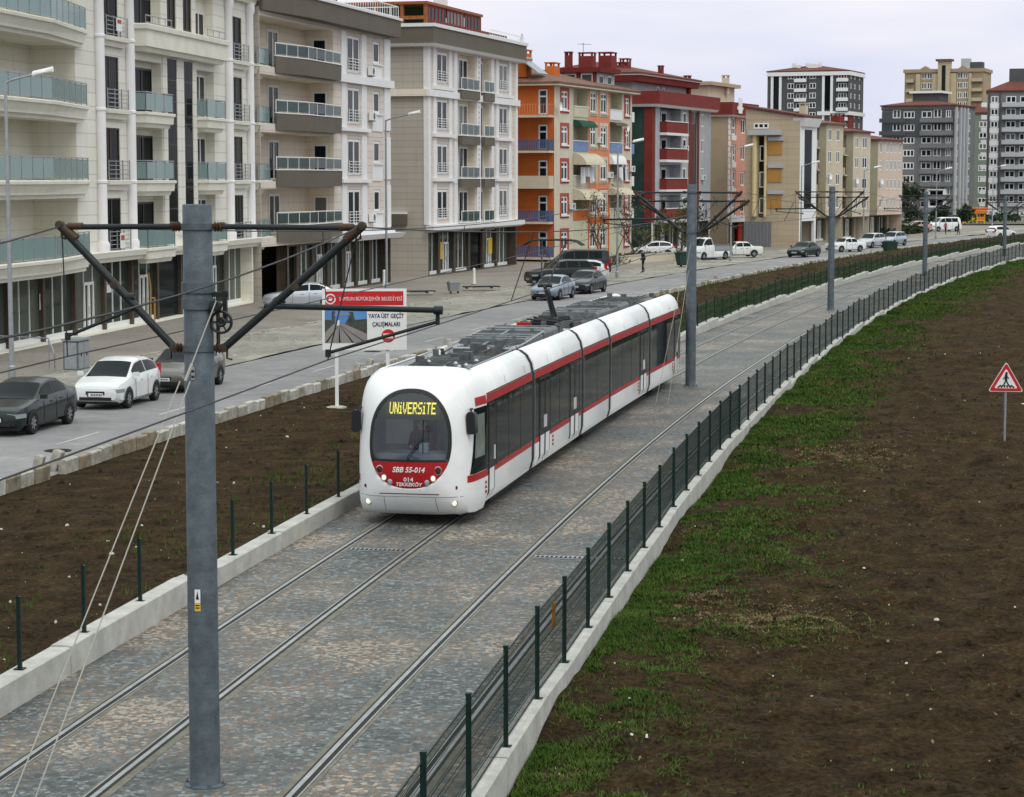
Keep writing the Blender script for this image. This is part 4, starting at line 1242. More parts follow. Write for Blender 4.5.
# roof equipment lying in the trough
def roof(sec, Mw, boxes, name='roof_box'):
    for (x0, x1, w, h, m, ribs) in boxes:
        mb = MB(); z = 2.97
        mb.rings([[(x, s*w*q, zz) for s, zz, q in ((-1, z, 1), (-1, z + h*.8, 1), (-1, z + h, .92), (1, z + h, .92), (1, z + h*.8, 1), (1, z, 1))] for x in (x0, x0 + .03, x1 - .03, x1)])
        for k in range(ribs):
            xx = x0 + (k + .5)*(x1-x0)/ribs
            mb.box(xx - .02, xx + .02, -w*.9, w*.9, z + h, z + h + .025)
        for k in range(3):
            yy = -w*.6 + w*.6*k; mb.box(x0 + .1, x0 + .16, yy - .05, yy + .05, z + h, z + h + .06)
        o = mb.build(name, m, tram, recalc=True); o.matrix_local = tram_inv @ Mw
G, D = M['tramgrey'], M['tramroof']
for sec_, Mw_, xs_ in ((cab, Mcab, (3.9, 6.3)), (s2, M2, (1.9, 4.2)), (s4, M4, (2.6, 5.2)), (s5, M5, (2.2, 4.4))):
    for s in (-1, 1):
        mb = MB()
        for x_ in xs_: side_strip(mb, x_, x_ + .025, 2.70, 3.15, .004, s)
        mb.build('roof_seam', M['tramgrey'], sec_)
rc_ = random.Random(17)
for Mw_, xa_, xb_, n_ in ((Mcab, 2.0, 7.0, 14), (M2, .3, 6.8, 22), (M3, .2, 4.4, 16), (M4, .4, 7.2, 22), (M5, .3, 4.5, 12)):
    for k in range(n_):
        mb = MB()
        x_, y_, z_ = rc_.uniform(xa_, xb_), rc_.uniform(-.75, .75), rc_.uniform(3.12, 3.30)
        if k % 3: mb.box(x_ - .14*rc_.random() - .04, x_ + .2*rc_.random() + .04, y_ - .12*rc_.random() - .03, y_ + .1*rc_.random() + .03, 2.98, z_ + .06)
        else: mb.tube([(x_, y_, z_ + .05), (x_ + rc_.uniform(.3, 1.2), y_ + rc_.uniform(-.2, .2), z_ + .08)], .022, 5)
        o = mb.build('roof_fitting', M['tramroof'], tram); o.matrix_local = tram_inv @ Mw_
roof(cab, Mcab, [(1.95, 3.3, .86, .10, D, 5), (3.4, 4.4, .80, .16, D, 3), (4.5, 6.1, .84, .14, G, 4), (6.2, 7.0, .7, .12, D, 2)])
roof(s2, M2, [(.3, 1.3, .74, .20, D, 3), (1.45, 3.7, .84, .34, G, 3), (3.85, 5.9, .84, .38, G, 2), (6.05, 6.7, .6, .22, D, 2)])
roof(s3, M3, [(.3, 1.0, .6, .12, D, 2), (3.4, 4.2, .7, .2, D, 2)])
roof(s4, M4, [(.4, 2.9, .84, .36, G, 3), (3.0, 4.4, .82, .30, D, 4), (4.6, 6.6, .80, .34, G, 3)])
roof(s5, M5, [(.4, 2.0, .80, .26, D, 3), (2.2, 4.0, .78, .22, G, 3)])
# loose bits on the roof: pipes, resistor humps, antennae, red box
mb = MB()
for k in range(5): mb.tube([(.3 + .22*k, -.8, 3.16), (.3 + .22*k, .8, 3.16)], .03, 6)
for y in (-.84, .84, .1): mb.tube([(.2, y, 3.20), (1.3, y, 3.22), (3.9, y*.98, 3.34)], .022, 6)
o = mb.build('roof_pipe', M['steel'], tram); o.matrix_local = tram_inv @ M2
mb = MB()
for x, y in ((2.2,-.3),(2.5,-.55),(2.9,-.62),(3.3,-.3),(4.1,-.6),(3.7,.4)): mb.lathe([(.05, 3.05), (.06, 3.16), (.03, 3.2)], 8, (x, y, 0))
mb.tube([(1.75, .80, 3.12), (1.75, -.80, 3.12)], .035, 6); mb.box(1.66, 1.76, -1.0, -.9, 3.2, 3.27)
for y in (-.87, .87): mb.tube([(1.9, y, 3.18), (4.4, y, 3.18), (6.9, y, 3.2)], .018, 6)
o = mb.build('roof_fitting', M['steel'], tram); o.matrix_local = tram_inv @ Mcab
mb = MB(); mb.box(.35, .65, .25, .6, 3.1, 3.32); o = mb.build('roof_red_box', M['red'], tram); o.matrix_local = tram_inv @ M3
# pantograph: base frame, lower arm, thin upper arm, twin pan head
mb = MB()
for y in (-.5, .5): mb.box(.9, 2.9, y - .04, y + .04, 3.18, 3.26)
for x in (1.0, 1.9, 2.8): mb.box(x - .04, x + .04, -.5, .5, 3.2, 3.28)
for x in (1.0, 2.8):
    for y in (-.5, .5): mb.lathe([(.05, 2.97), (.075, 3.0), (.05, 3.04), (.075, 3.08), (.05, 3.18)], 10, (x, y, 0))
pg = mb.build('pantograph', M['black'], tram); pg.matrix_local = tram_inv @ M3
mb = MB(); mb.tube([(2.75, 0, 3.30), (1.3, .0, 4.28)], .075, 10, r2=.05); mb.tube([(2.45, -.14, 3.30), (1.35, -.10, 4.2)], .022, 6); mb.lathe([(.08,-.45),(.08,.45)], 10, (2.75, 0, 3.30), 'y')
for k in range(6): mb.tube([(.95 + .33*k, -.46 + .18*(k % 2), 3.3), (1.15 + .3*k, .46 - .2*(k % 3), 3.36)], .03, 6)
mb.build('lower_arm', M['black'], pg)
mb = MB()
for y in (-.34, .34): mb.tube([(1.3, y*.25, 4.28), (2.65, y, 5.42)], .026, 8, r2=.02)
mb.tube([(1.35, -.2, 4.28), (1.35, .2, 4.28)], .05, 8); mb.tube([(1.9, -.15, 4.78), (2.6, .32, 5.38)], .012, 5)
mb.build('upper_arm', M['black'], pg)
mb = MB()
for x in (2.48, 2.82): mb.tube([(x, -.85, 5.36), (x, -.66, 5.48), (x, -.4, 5.51), (x, .4, 5.51), (x, .66, 5.48), (x, .85, 5.36)], .028, 6)
for y in (-.36, .36): mb.tube([(2.48, y, 5.47), (2.65, y, 5.41), (2.82, y, 5.47)], .022, 6)
mb.build('pan_head', M['black'], pg)
# ------------------------------------------------------------------ buildings
M['cream'] = clad('cream_stone_cladding', (.66,.64,.58), .62, .74)
M['creamlit'] = clad('cream_lit_recess_render', (.76,.73,.63), .62, .85)  # paler than the cladding: colour replaces skylight the loggia ceilings block
M['beige'] = clad('pale_beige_cladding', (.60,.525,.475), .48, .74)
M['beigeshade'] = clad('beige_shaded_side_cladding', (.40,.36,.31), .48, .74)  # darker copy of the beige cladding: end-wall shade put into the colour
M['beigerecess'] = clad('beige_recess_render', (.74,.655,.54), .48, .85)  # lightened copy of the beige: brightness of the loggia walls put into colour
M['band'] = mat('dark_brown_fascia', (.115,.10,.080), .7, var=.12, scale=.6)
M['orange'] = M['orange']
M['orangewall'] = mat('orange_render', (.50,.125,.028), .85, var=.14, scale=.7)
M['coral'] = mat('coral_render', (.60,.225,.125), .85, var=.13, scale=.7)
M['creamwall'] = mat('cream_render', (.54,.49,.40), .85, var=.12, scale=.7)
M['greenrecess'] = mat('pale_green_render', (.52,.49,.36), .85, var=.1, scale=.7)
M['redtrim'] = mat('red_window_surround', (.37,.07,.045), .8, var=.15)
M['darkred'] = mat('dark_red_render', (.175,.027,.022), .8, var=.15, scale=.8)
M['greyblue'] = mat('grey_blue_render', (.37,.385,.42), .85, var=.1, scale=.7)
M['net'] = mat('dark_green_building_net', (.020,.048,.042), .9, var=.5, scale=.5)
M['pink'] = mat('pink_render', (.58,.27,.20), .85, var=.12, scale=.7)
M['tanwall'] = mat('tan_render', (.40,.31,.215), .85, var=.1, scale=.6)
M['tanbrick'] = clad('tan_brick_wall', (.46,.375,.265), .62, .80)
M['ochre'] = mat('ochre_panel', (.42,.22,.055), .8, var=.12)
M['yellowcol'] = mat('cream_yellow_column', (.62,.49,.26), .7, var=.07)
M['buff'] = mat('buff_render', (.52,.45,.35), .85, var=.12, scale=.5)
M['buffolive'] = mat('olive_buff_render', (.33,.30,.215), .85, var=.12, scale=.5)  # darker olive buff for end walls, recesses, soffits and shop walls
M['rosebuff'] = mat('rose_buff_render', (.55,.44,.36), .85, var=.12, scale=.5)
M['tile'] = mat('red_roof_tile', (.125,.042,.031), .85, var=.35, scale=2.5, bump=.4, bscale=12)
M['tilebrown'] = mat('brown_roof_tile', (.155,.085,.058), .85, var=.4, scale=2.5, bump=.4, bscale=12)
M['towerdark'] = mat('dark_grey_cladding', (.075,.078,.085), .8, var=.12, scale=.3)
M['towergrey'] = mat('mid_grey_cladding', (.165,.165,.17), .8, var=.1, scale=.3)
M['towerlight'] = mat('pale_grey_cladding', (.42,.43,.45), .8, var=.08, scale=.3)
M['towertan'] = mat('tan_tower_render', (.34,.255,.165), .85, var=.1, scale=.3)
M['towerlt'] = mat('sand_tower_render', (.46,.38,.26), .85, var=.1, scale=.3)
M['greenish'] = mat('green_tower_render', (.17,.20,.16), .85, var=.1, scale=.3)
M['wood'] = mat('orange_brown_wood', (.26,.085,.025), .6, var=.25, scale=4)
M['bluerail'] = mat('blue_painted_railing', (.07,.10,.20), .6, var=.2)
M['browncol'] = mat('brown_stone_pier', (.075,.058,.042), .6, var=.25, scale=2)
M['canvas'] = mat('cream_awning_canvas', (.52,.47,.35), .85, var=.12)
M['greencanvas'] = mat('green_awning_canvas', (.02,.07,.045), .85, var=.15)
M['solar'] = mat('dark_solar_panel', (.05,.06,.08), .2, .2)

class Bld:
    """a building: root at the near front corner; x runs back along the street front, y into the plot"""
    def __init__(s, name, label, A, slope, L, D, H, cat='building'):
        s.rot = math.atan2(1, slope); s.L, s.D, s.H = L, D, H
        s.r = thing(name, label, cat, (A[0], A[1], 0), s.rot)
        s.cache = {}
        s.t = None
        s.front()
    def front(s): s.frot = 0.; s.floc = Vector((0,0,0)); return s
    def end(s): s.frot = -math.pi/2; s.floc = Vector((0,0,0)); return s     # near end wall; x from -D to 0
    def put(s, mb, name, m, parent=None, smooth=None, recalc=False):
        o = mb.build(name, m, parent or s.r, smooth=smooth, recalc=recalc)
        if parent is None: o.location = s.floc; o.rotation_euler = (0, 0, s.frot)
        return o
    def wall(s, m, x0, x1, z0, z1, holes=(), y=0., mrec=None, name='wall'):
        """wall sheet with real openings; holes (x0,z0,x1,z1,depth[,back])"""
        xs = sorted({x0, x1} | {h[0] for h in holes} | {h[2] for h in holes}); zs = sorted({z0, z1} | {h[1] for h in holes} | {h[3] for h in holes})
        xs = [x for x in xs if x0 - 1e-6 <= x <= x1 + 1e-6]; zs = [z for z in zs if z0 - 1e-6 <= z <= z1 + 1e-6]
        mb = MB()
        for a, b in zip(xs, xs[1:]):
            for c, d in zip(zs, zs[1:]):
                if b - a < 1e-5 or d - c < 1e-5: continue
                mx, mz = (a+b)/2, (c+d)/2
                if any(h[0] < mx < h[2] and h[1] < mz < h[3] for h in holes): continue
                mb.poly([(a,y,c),(b,y,c),(b,y,d),(a,y,d)])
        for h in holes:
            a, c, b, d, dep = h[:5]; q = y + dep; k = 1 if (mrec and dep > .5) else 0
            mb.poly([(a,y,c),(a,y,d),(a,q,d),(a,q,c)], k); mb.poly([(b,y,c),(b,q,c),(b,q,d),(b,y,d)], k)
            mb.poly([(a,y,d),(b,y,d),(b,q,d),(a,q,d)], k); mb.poly([(a,y,c),(a,q,c),(b,q,c),(b,y,c)], k)
            if dep > .5: mb.poly([(a,q,c),(b,q,c),(b,q,d),(a,q,d)], k)
        return s.put(mb, name, [m, mrec or m])
    def bx(s, name, m, x0, x1, y0, y1, z0, z1, parent=None):
        return s.put(MB().box(x0, x1, y0, y1, z0, z1), name, m, parent)
    def window(s, x, z, w, h, y=.16, mull=1, trans=0, fr=.07, frame='pvc', pane='glass', rail=0, dep=.06):
        """white frame with glass set back in it; mull vertical bars, trans = height share of the cross bar"""
        key = (round(w,3), round(h,3), mull, trans, fr, frame, pane, rail)
        if key not in s.cache:
            f = MB(); d = dep
            f.box(0, fr, 0, d, 0, h); f.box(w - fr, w, 0, d, 0, h); f.box(fr, w - fr, 0, d, h - fr, h); f.box(fr, w - fr, 0, d, 0, fr)
            for k in range(mull):
                c = w*(k + 1)/(mull + 1); f.box(c - fr*.6, c + fr*.6, .004, d - .004, fr, h - fr)
            if trans: f.box(fr, w - fr, .008, d - .008, h*trans - fr*.5, h*trans + fr*.5)
            p = MB(); p.poly([(fr*.5, d*.6, fr*.5), (w - fr*.5, d*.6, fr*.5), (w - fr*.5, d*.6, h - fr*.5), (fr*.5, d*.6, h - fr*.5)])
            r = None
            if rail:
                r = MB()
                for k in range(5): r.box(-.05, w + .05, -.16, -.13, .12 + k*rail/5, .155 + k*rail/5)
                for q in (-.03, w*.5, w): r.box(q, q + .035, -.16, -.13, .05, rail)
                r = r.mesh('railing', M['steel'] if frame != 'pvc' else M['pvc'])
            s.cache[key] = (f.mesh('window', M[frame]), p.mesh('pane', M[pane]), r)
        fm, pm, rm = s.cache[key]
        R3 = Matrix.Rotation(s.frot, 3, 'Z')
        o = link('window', fm, s.r, s.floc + R3 @ Vector((x, y, z)), s.frot)
        link('pane', pm, o)
        if rm: link('railing', rm, o)
        return o
    def rail_glass(s, pts, z, h=.92, glass='teal', rail='steel', name='balcony_glass', posts=1.1, solid=None):
        """glass balustrade along a plan polyline"""
        g = MB(); r = MB()
        for a, b in zip(pts, pts[1:]):
            a, b = Vector(a), Vector(b); d = b - a; L_ = d.length; u = d/L_; n = Vector((-u.y, u.x))
            def q(t, o, z_): p = a + u*t + n*o; return (p.x, p.y, z_)
            k = max(1, round(L_/posts))
            for i in range(k):
                t0, t1 = L_*i/k + .03, L_*(i+1)/k - .03
                g.rings([[q(t0,-.008,z+.08),q(t1,-.008,z+.08),q(t1,.008,z+.08),q(t0,.008,z+.08)],[q(t0,-.008,z+h-.06),q(t1,-.008,z+h-.06),q(t1,.008,z+h-.06),q(t0,.008,z+h-.06)]])
            for i in range(k + 1):
                t = L_*i/k
                r.rings([[q(t-.022,-.022,z_),q(t+.022,-.022,z_),q(t+.022,.022,z_),q(t-.022,.022,z_)] for z_ in (z, z+h)])
            r.rings([[q(t,-.03,z+h-.02),q(t,.03,z+h-.02),q(t,.03,z+h+.03),q(t,-.03,z+h+.03)] for t in (0, L_)])
        o = s.put(r, 'balustrade', M[rail], recalc=True)
        s.put(g, name, M[glass], o, recalc=True)
        return o
    def bars(s, pts, z, h=.95, m='steel', step=.14, name='balustrade', solid=False):
        r = MB()
        for a, b in zip(pts, pts[1:]):
            a, b = Vector(a), Vector(b); d = b - a; L_ = d.length; u = d/L_; n = Vector((-u.y, u.x))
            def q(t, o, z_): p = a + u*t + n*o; return (p.x, p.y, z_)
            for zz in (z + .08, z + h): r.rings([[q(t,-.025,zz-.025),q(t,.025,zz-.025),q(t,.025,zz+.025),q(t,-.025,zz+.025)] for t in (0, L_)])
            k = int(L_/step)
            for i in range(k + 1):
                t = L_*i/max(1, k); w = .02 if not solid else step*.36
                r.rings([[q(t-w,-.012,z_),q(t+w,-.012,z_),q(t+w,.012,z_),q(t-w,.012,z_)] for z_ in (z + .06, z + h)])
        return s.put(r, name, M[m], recalc=True)
    def mould(s, name, m, poly, z0, prof):
        """stepped moulding: prof = [(z, outset)...] around a plan polygon, scaled outwards in -y and along x"""
        mb = MB(); cx = sum(p[0] for p in poly)/len(poly); ymax = max(p[1] for p in poly)
        hw = max(abs(p[0] - cx) for p in poly); dy = max(1e-3, ymax - min(p[1] for p in poly))
        rs = []
        for z, o in prof:
            rs.append([(cx + (p[0]-cx)*(1 + o/hw), ymax + (p[1]-ymax)*(1 + o/dy), z0 + z) for p in poly])
        mb.rings(rs)
        return s.put(mb, name, m, recalc=True)
    def sides(s, m, z1=None, near=True, far=True, top=None, x0=0, ztop=True):
        """plain back, end walls and flat top, all in one wall part"""
        L_, D, H = s.L, s.D, z1 or s.H; mb = MB()
        mb.poly([(L_,D,0),(x0,D,0),(x0,D,H),(L_,D,H)])
        if far: mb.poly([(L_,0,0),(L_,D,0),(L_,D,H),(L_,0,H)])
        if near: mb.poly([(x0,D,0),(x0,0,0),(x0,0,H),(x0,D,H)])
        o = s.put(mb, 'wall', m)
        if ztop:
            q = MB(); q.poly([(x0,0,H),(L_,0,H),(L_,D,H),(x0,D,H)]); s.put(q, 'roof_deck', top or M['concrete'])
        return o
    def hip(s, m, z, rise, eave=.6, ridge=.35, name='roof', x0=0., thick=.16, L_=None, D=None, y0=0.):
        L_ = L_ or s.L; D = D or s.D; mb = MB()
        a = [(x0-eave, y0-eave), (L_+eave, y0-eave), (L_+eave, D+eave), (x0-eave, D+eave)]
        cy = (y0 + D)/2; dx = (D - y0)*ridge
        mb.rings([[(p[0], p[1], z) for p in a], [(p[0], p[1], z + thick) for p in a]])
        e = [(p[0], p[1], z + thick + .004) for p in a]; r = [(x0 + dx, cy, z + rise), (L_ - dx, cy, z + rise)]
        mb.poly([e[0], e[1], r[1], r[0]]); mb.poly([e[1], e[2], r[1]]); mb.poly([e[2], e[3], r[0], r[1]]); mb.poly([e[3], e[0], r[0]])
        return s.put(mb, name, m)
    def chimney(s, x, y, z0, z1, w=.7, d=.7, m='darkred', parent=None):
        mb = MB(); mb.box(x-w/2, x+w/2, y-d/2, y+d/2, z0, z1 - .35)
        for k in range(4):
            sx, sy = (-1, 1)[k % 2], (-1, 1)[k // 2]
            mb.box(x + sx*w*.5 - (.16 if sx > 0 else 0), x + sx*w*.5 + (0 if sx > 0 else .16), y + sy*d*.5 - (.16 if sy > 0 else 0), y + sy*d*.5 + (0 if sy > 0 else .16), z1 - .35, z1 - .1)
        mb.box(x-w/2-.06, x+w/2+.06, y-d/2-.06, y+d/2+.06, z1 - .1, z1)
        return s.put(mb, 'chimney', M[m], parent)
    def shops(s, x0, x1, zt, y, bay, doors, plinth=.25, mpier='browncol', pw=.28, dark=()):
        """recessed shopfront: piers, big panes with pale mullions, white double doors"""
        n = max(1, round((x1-x0)/bay)); w = (x1-x0)/n
        for k in range(n):
            a, b = x0 + k*w, x0 + (k+1)*w
            pm = MB(); pm.box(a - pw/2, a + pw/2, y - .20, y + .05, .13, zt); s.put(pm, 'pier', M[mpier])
            pa = MB(); pa.poly([(a + pw/2, y, .13), (b - pw/2, y, .13), (b - pw/2, y, zt), (a + pw/2, y, zt)])
            s.put(pa, 'shop_window', M['glassdark' if k in dark else 'shopglass'])
            if k in dark: continue
            f = MB(); f.box(a + pw/2, b - pw/2, y - .05, y + .02, .13, .13 + plinth)
            for q in (.36, .66):
                xx = a + (b-a)*q
                f.box(xx - .035, xx + .035, y - .05, y + .02, .13 + plinth, zt)
            o = s.put(f, 'shopfront_frame', M['pvc'])
            if k in doors:
                da = a + (b-a)*.36; db = a + (b-a)*.66
                d = MB(); h = 2.35
                for xx in (da, (da+db)/2 - .06, (da+db)/2 + .06, db): d.box(xx - .06, xx + .06, y - .09, y - .02, .13, .13 + h)
                d.box(da, db, y - .085, y - .025, .13 + h - .14, .13 + h); d.box(da, db, y - .085, y - .025, .13, .32)
                d.box((da+db)/2 - .12, (da+db)/2 - .10, y - .15, y - .09, 1.0, 1.35)
                s.put(d, 'shop_door', M['pvc'])
    def sat_dish(s, x, y, z, r=.38):
        mb = MB(); mb.lathe([(.001, -.02), (r*.6, -.06), (r, -.16), (r, -.15), (r*.6, -.045), (.001, -.005)], 14, (x, y - .3, z), 'y'); mb.tube([(x, y, z - .1), (x, y - .28, z)], .025, 5)
        return s.put(mb, 'satellite_dish', M['white'], recalc=True)

def ac_unit(B, x, y, z, end=False):
    """outdoor unit of an air conditioner on its brackets"""
    if end: B.end()
    mb = MB(); mb.box(x, x + .8, y - .34, y - .04, z, z + .56); o = B.put(mb, 'air_conditioner', M['pvc'])
    mb = MB(); mb.lathe([(.23, y - .350), (.21, y - .355), (.001, y - .345)], 16, (x + .33, 0, z + .28), 'y'); mb.box(x + .05, x + .1, y - .3, y, z - .06, z); mb.box(x + .7, x + .75, y - .3, y, z - .06, z)
    B.put(mb, 'fan_grille', M['tramgrey'], o)
    if end: B.front()
# ============ first building: cream stone, round white columns, teal glass
def b1():
    B = Bld('apartment_building', 'cream stone apartment block with round white columns and teal glass balconies', (-22.03, 84), .156, 45.0, 16, 17.4)
    F = [3.85, 7.15, 10.48, 13.85]; top = 17.3
    holes = []; wins = []
    for f in F:
        holes.append((.2, f + .02, 15.8, f + 2.72, 2.1))
        for (a, b) in ((19.3, 21.75), (40.75, 43.1)):
            holes.append((a, f + .05, b, f + 2.5, .10)); wins.append((a, f))
        up = f > 13
        for (a, b) in ((24.1, 28.3), (34.25, 37.5)):
            holes.append((a, f + (.95 if up else .05), b, top - .3 if up else f + 2.55, .52))
        if up:
            for a in (29.35, 32.05): holes.append((a, f + 1.05, a + 1.5, top - .35, .10))
    for a in (29.25, 32.0): holes.append((a, 4.65, a + 1.4, 13.35, .06))
    B.wall(M['cream'], 0, B.L, 3.5, top, holes, 0, M['creamlit'])
    B.wall(M['creamlit'], 0, B.L, 0, 3.5, [(.3, .13, B.L - .3, 3.35, .7)], 0, M['creamlit'])
    B.sides(M['cream'], top, near=True)
    for a, f in wins: B.window(a, f + .05, 2.45 if a < 30 else 2.35, 2.45, .03, 1, 0, .06, 'browncol', 'glassdark')
    for a in (29.35, 32.05): B.window(a, 14.9, 1.5, 2.05, .04, 1, 0, .12, 'browncol', 'glassdark')
    # tall dark stair glazing
    for a in (29.25, 32.0):
        mb = MB(); mb.box(a - .05, a + 1.45, -.012, .05, 4.65, 13.35); o = B.put(mb, 'stair_glazing', M['glassdark'])
        mb = MB()
        for k in range(1, 8): mb.box(a, a + 1.4, -.022, -.008, 4.65 + k*1.09 - .03, 4.65 + k*1.09 + .03)
        B.put(mb, 'glazing_bar', M['black'], o)
    for a, b in ((28.42, 29.1), (30.72, 31.92), (33.48, 34.15)):
        B.bx('stair_fin', M['cream'], a, b, -.05, -.002, 4.3, 13.6)
    # doors and windows at the back of the balconies
    for f in F:
        B.window(24.9, f + .06, 3.2, 2.2 if f < 13 else 2.3, .45, 1, 0, .1, 'black', 'glassdark')
        B.window(35.3, f + .06, 2.0, 2.3, .45, 1, 0, .1, 'pvc', 'glass')
        B.window(4.2, f + .06, 2.4, 2.2, 2.03, 1, 0, .1, 'browncol', 'glassdark')
        B.window(10.6, f + .06, .22, 2.5, 2.15, 0, 0, .1, 'stone', 'glass') if False else None
    # projecting balconies with moulded fascias
    for k, f in enumerate(F):
        P_ = [(-3, -1.5), (9.2, -1.5), (16.3, -.42), (16.3, -.002), (-3, -.002)]
        B.mould('balcony_slab', M['stone'], P_, f, [(-.74, -.42), (-.58, -.40), (-.56, -.22), (-.46, -.2), (-.16, -.06), (-.12, .06), (.0, .08), (.04, .0)])
        B.rail_glass([(-3, -1.42), (9.15, -1.42), (16.2, -.38)], f + .04, .98, 'teal', posts=1.25)
        if k < 3:
            for (a, b) in ((23.95, 28.4), (34.2, 37.75)):
                q = [(a, -.62), (b, -.62), (b, -.002), (a, -.002)]
                B.mould('balcony_slab', M['stone'], q, f, [(-.72, -.22), (-.52, -.16), (-.50, -.05), (-.14, -.02), (-.10, .05), (.02, .05), (.04, .0)])
                B.rail_glass([(a + .08, -.02), (a + .08, -.56), (b - .08, -.56), (b - .08, -.02)], f + .04, .95, 'teal', posts=1.4)
            q = [(45.3, -.95), (49.4, -.95), (49.4, -.002), (45.3, -.002)]
        q = [(45.0, -.42), (47.7, -.42), (47.7, .5), (45.0, .5)]
        B.mould('balcony_slab', M['stone'], q, f, [(-.74, -.4), (-.56, -.34), (-.52, -.16), (-.14, -.02), (-.10, .05), (.02, .05), (.04, .0)])
        B.rail_glass([(45.0, -.36), (47.6, -.36), (47.6, .45)], f + .04, .98, 'teal', posts=1.3)
        # small sills with bars under the tall windows
        for a, b in ((19.2, 22.4), (40.45, 43.7)):
            B.mould('window_ledge', M['stone'], [(a, -.34), (b, -.34), (b, -.002), (a, -.002)], f, [(-.42, -.16), (-.2, -.12), (-.16, .02), (.02, .04), (.04, .0)])
            r = MB()
            for j in range(5): r.box(a + .1, b - .1, -.30, -.265, f + .12 + .2*j, f + .155 + .2*j)
            for j in range(4): xx = a + .1 + (b - a - .24)*j/3; r.box(xx, xx + .04, -.305, -.26, f + .02, f + 1.0)
            B.put(r, 'balustrade', M['steel'])
    q = [(23.85, -.75), (37.95, -.75), (37.95, -.002), (23.85, -.002)]
    B.mould('parapet_band', M['stone'], q, 13.85, [(-.42, -.3), (-.22, -.22), (-.18, -.08), (.60, -.06), (.64, .04), (.86, .06), (.9, .0)])
    for a, b in ((24.1, 28.2), (34.4, 37.7)): B.bars([(a, -.6), (b, -.6)], 14.74, .42, 'steel', 1.0)
    # ledge above the shops and roof cornice
    B.mould('ledge', M['stone'], [(15.9, -.55), (44.95, -.55), (44.95, -.003), (15.9, -.003)], 3.5, [(-.12, -.25), (.06, -.2), (.10, -.05), (.30, 0), (.36, .02), (.40, -.02)])
    B.mould('cornice', M['stone'], [(-1, -.55), (47.6, -.55), (47.6, 15), (-1, 15)], 17.3, [(-.05, -.3), (.2, -.22), (.24, -.05), (.6, .05), (.66, .25), (.95, .3), (1.0, .2)])
    for x in (18.65, 22.95, 39.9, 44.2):
        mb = MB()
        pr = [(.32, 3.9), (.32, 4.25), (.26, 4.35), (.24, 4.4)]
        for f in F[1:]: pr += [(.235, f - .12), (.275, f - .08), (.275, f + .02), (.235, f + .06)]
        pr += [(.225, 16.6), (.31, 16.8), (.31, 17.28)]
        mb.lathe(pr, 20, (x, -.16, 0)); B.put(mb, 'column', M['colwhite'], smooth=40)
    # shops
    B.shops(.5, 44.6, 3.32, .62, 3.9, (1, 4, 6, 9), dark=(7,))
    for x, z, m in ((12.6, 1.9, 'plate'), (21.4, 2.2, 'plate'), (20.7, 4.35, 'red')):
        mb = MB()
        yq = .56 if z < 4 else -.40
        mb.box(x - .32, x + .32, yq - .02, yq, z - .35, z + .35, 0); mb.box(x - .25, x + .25, yq - .026, yq - .02, z + .02, z + .26, 1)
        B.put(mb, 'notice', [M['plate'], M['redtrim']])
    mb = MB(); mb.tube([(26.6, .2, .15), (26.6, .2, 1.9), (26.6, .3, 2.6)], .05, 6); mb.tube([(27.2, .2, .15), (27.2, .2, 1.3), (26.6, .2, 1.3)], .05, 6)
    B.put(mb, 'gas_pipe', M['ochre'])
    mb = MB(); mb.box(20.4, 21.1, -.42, -.38, 14.15, 14.75, 0); mb.box(20.47, 21.03, -.426, -.42, 14.5, 14.68, 1); B.put(mb, 'sale_notice', [M['plate'], M['redtrim']])
b1()

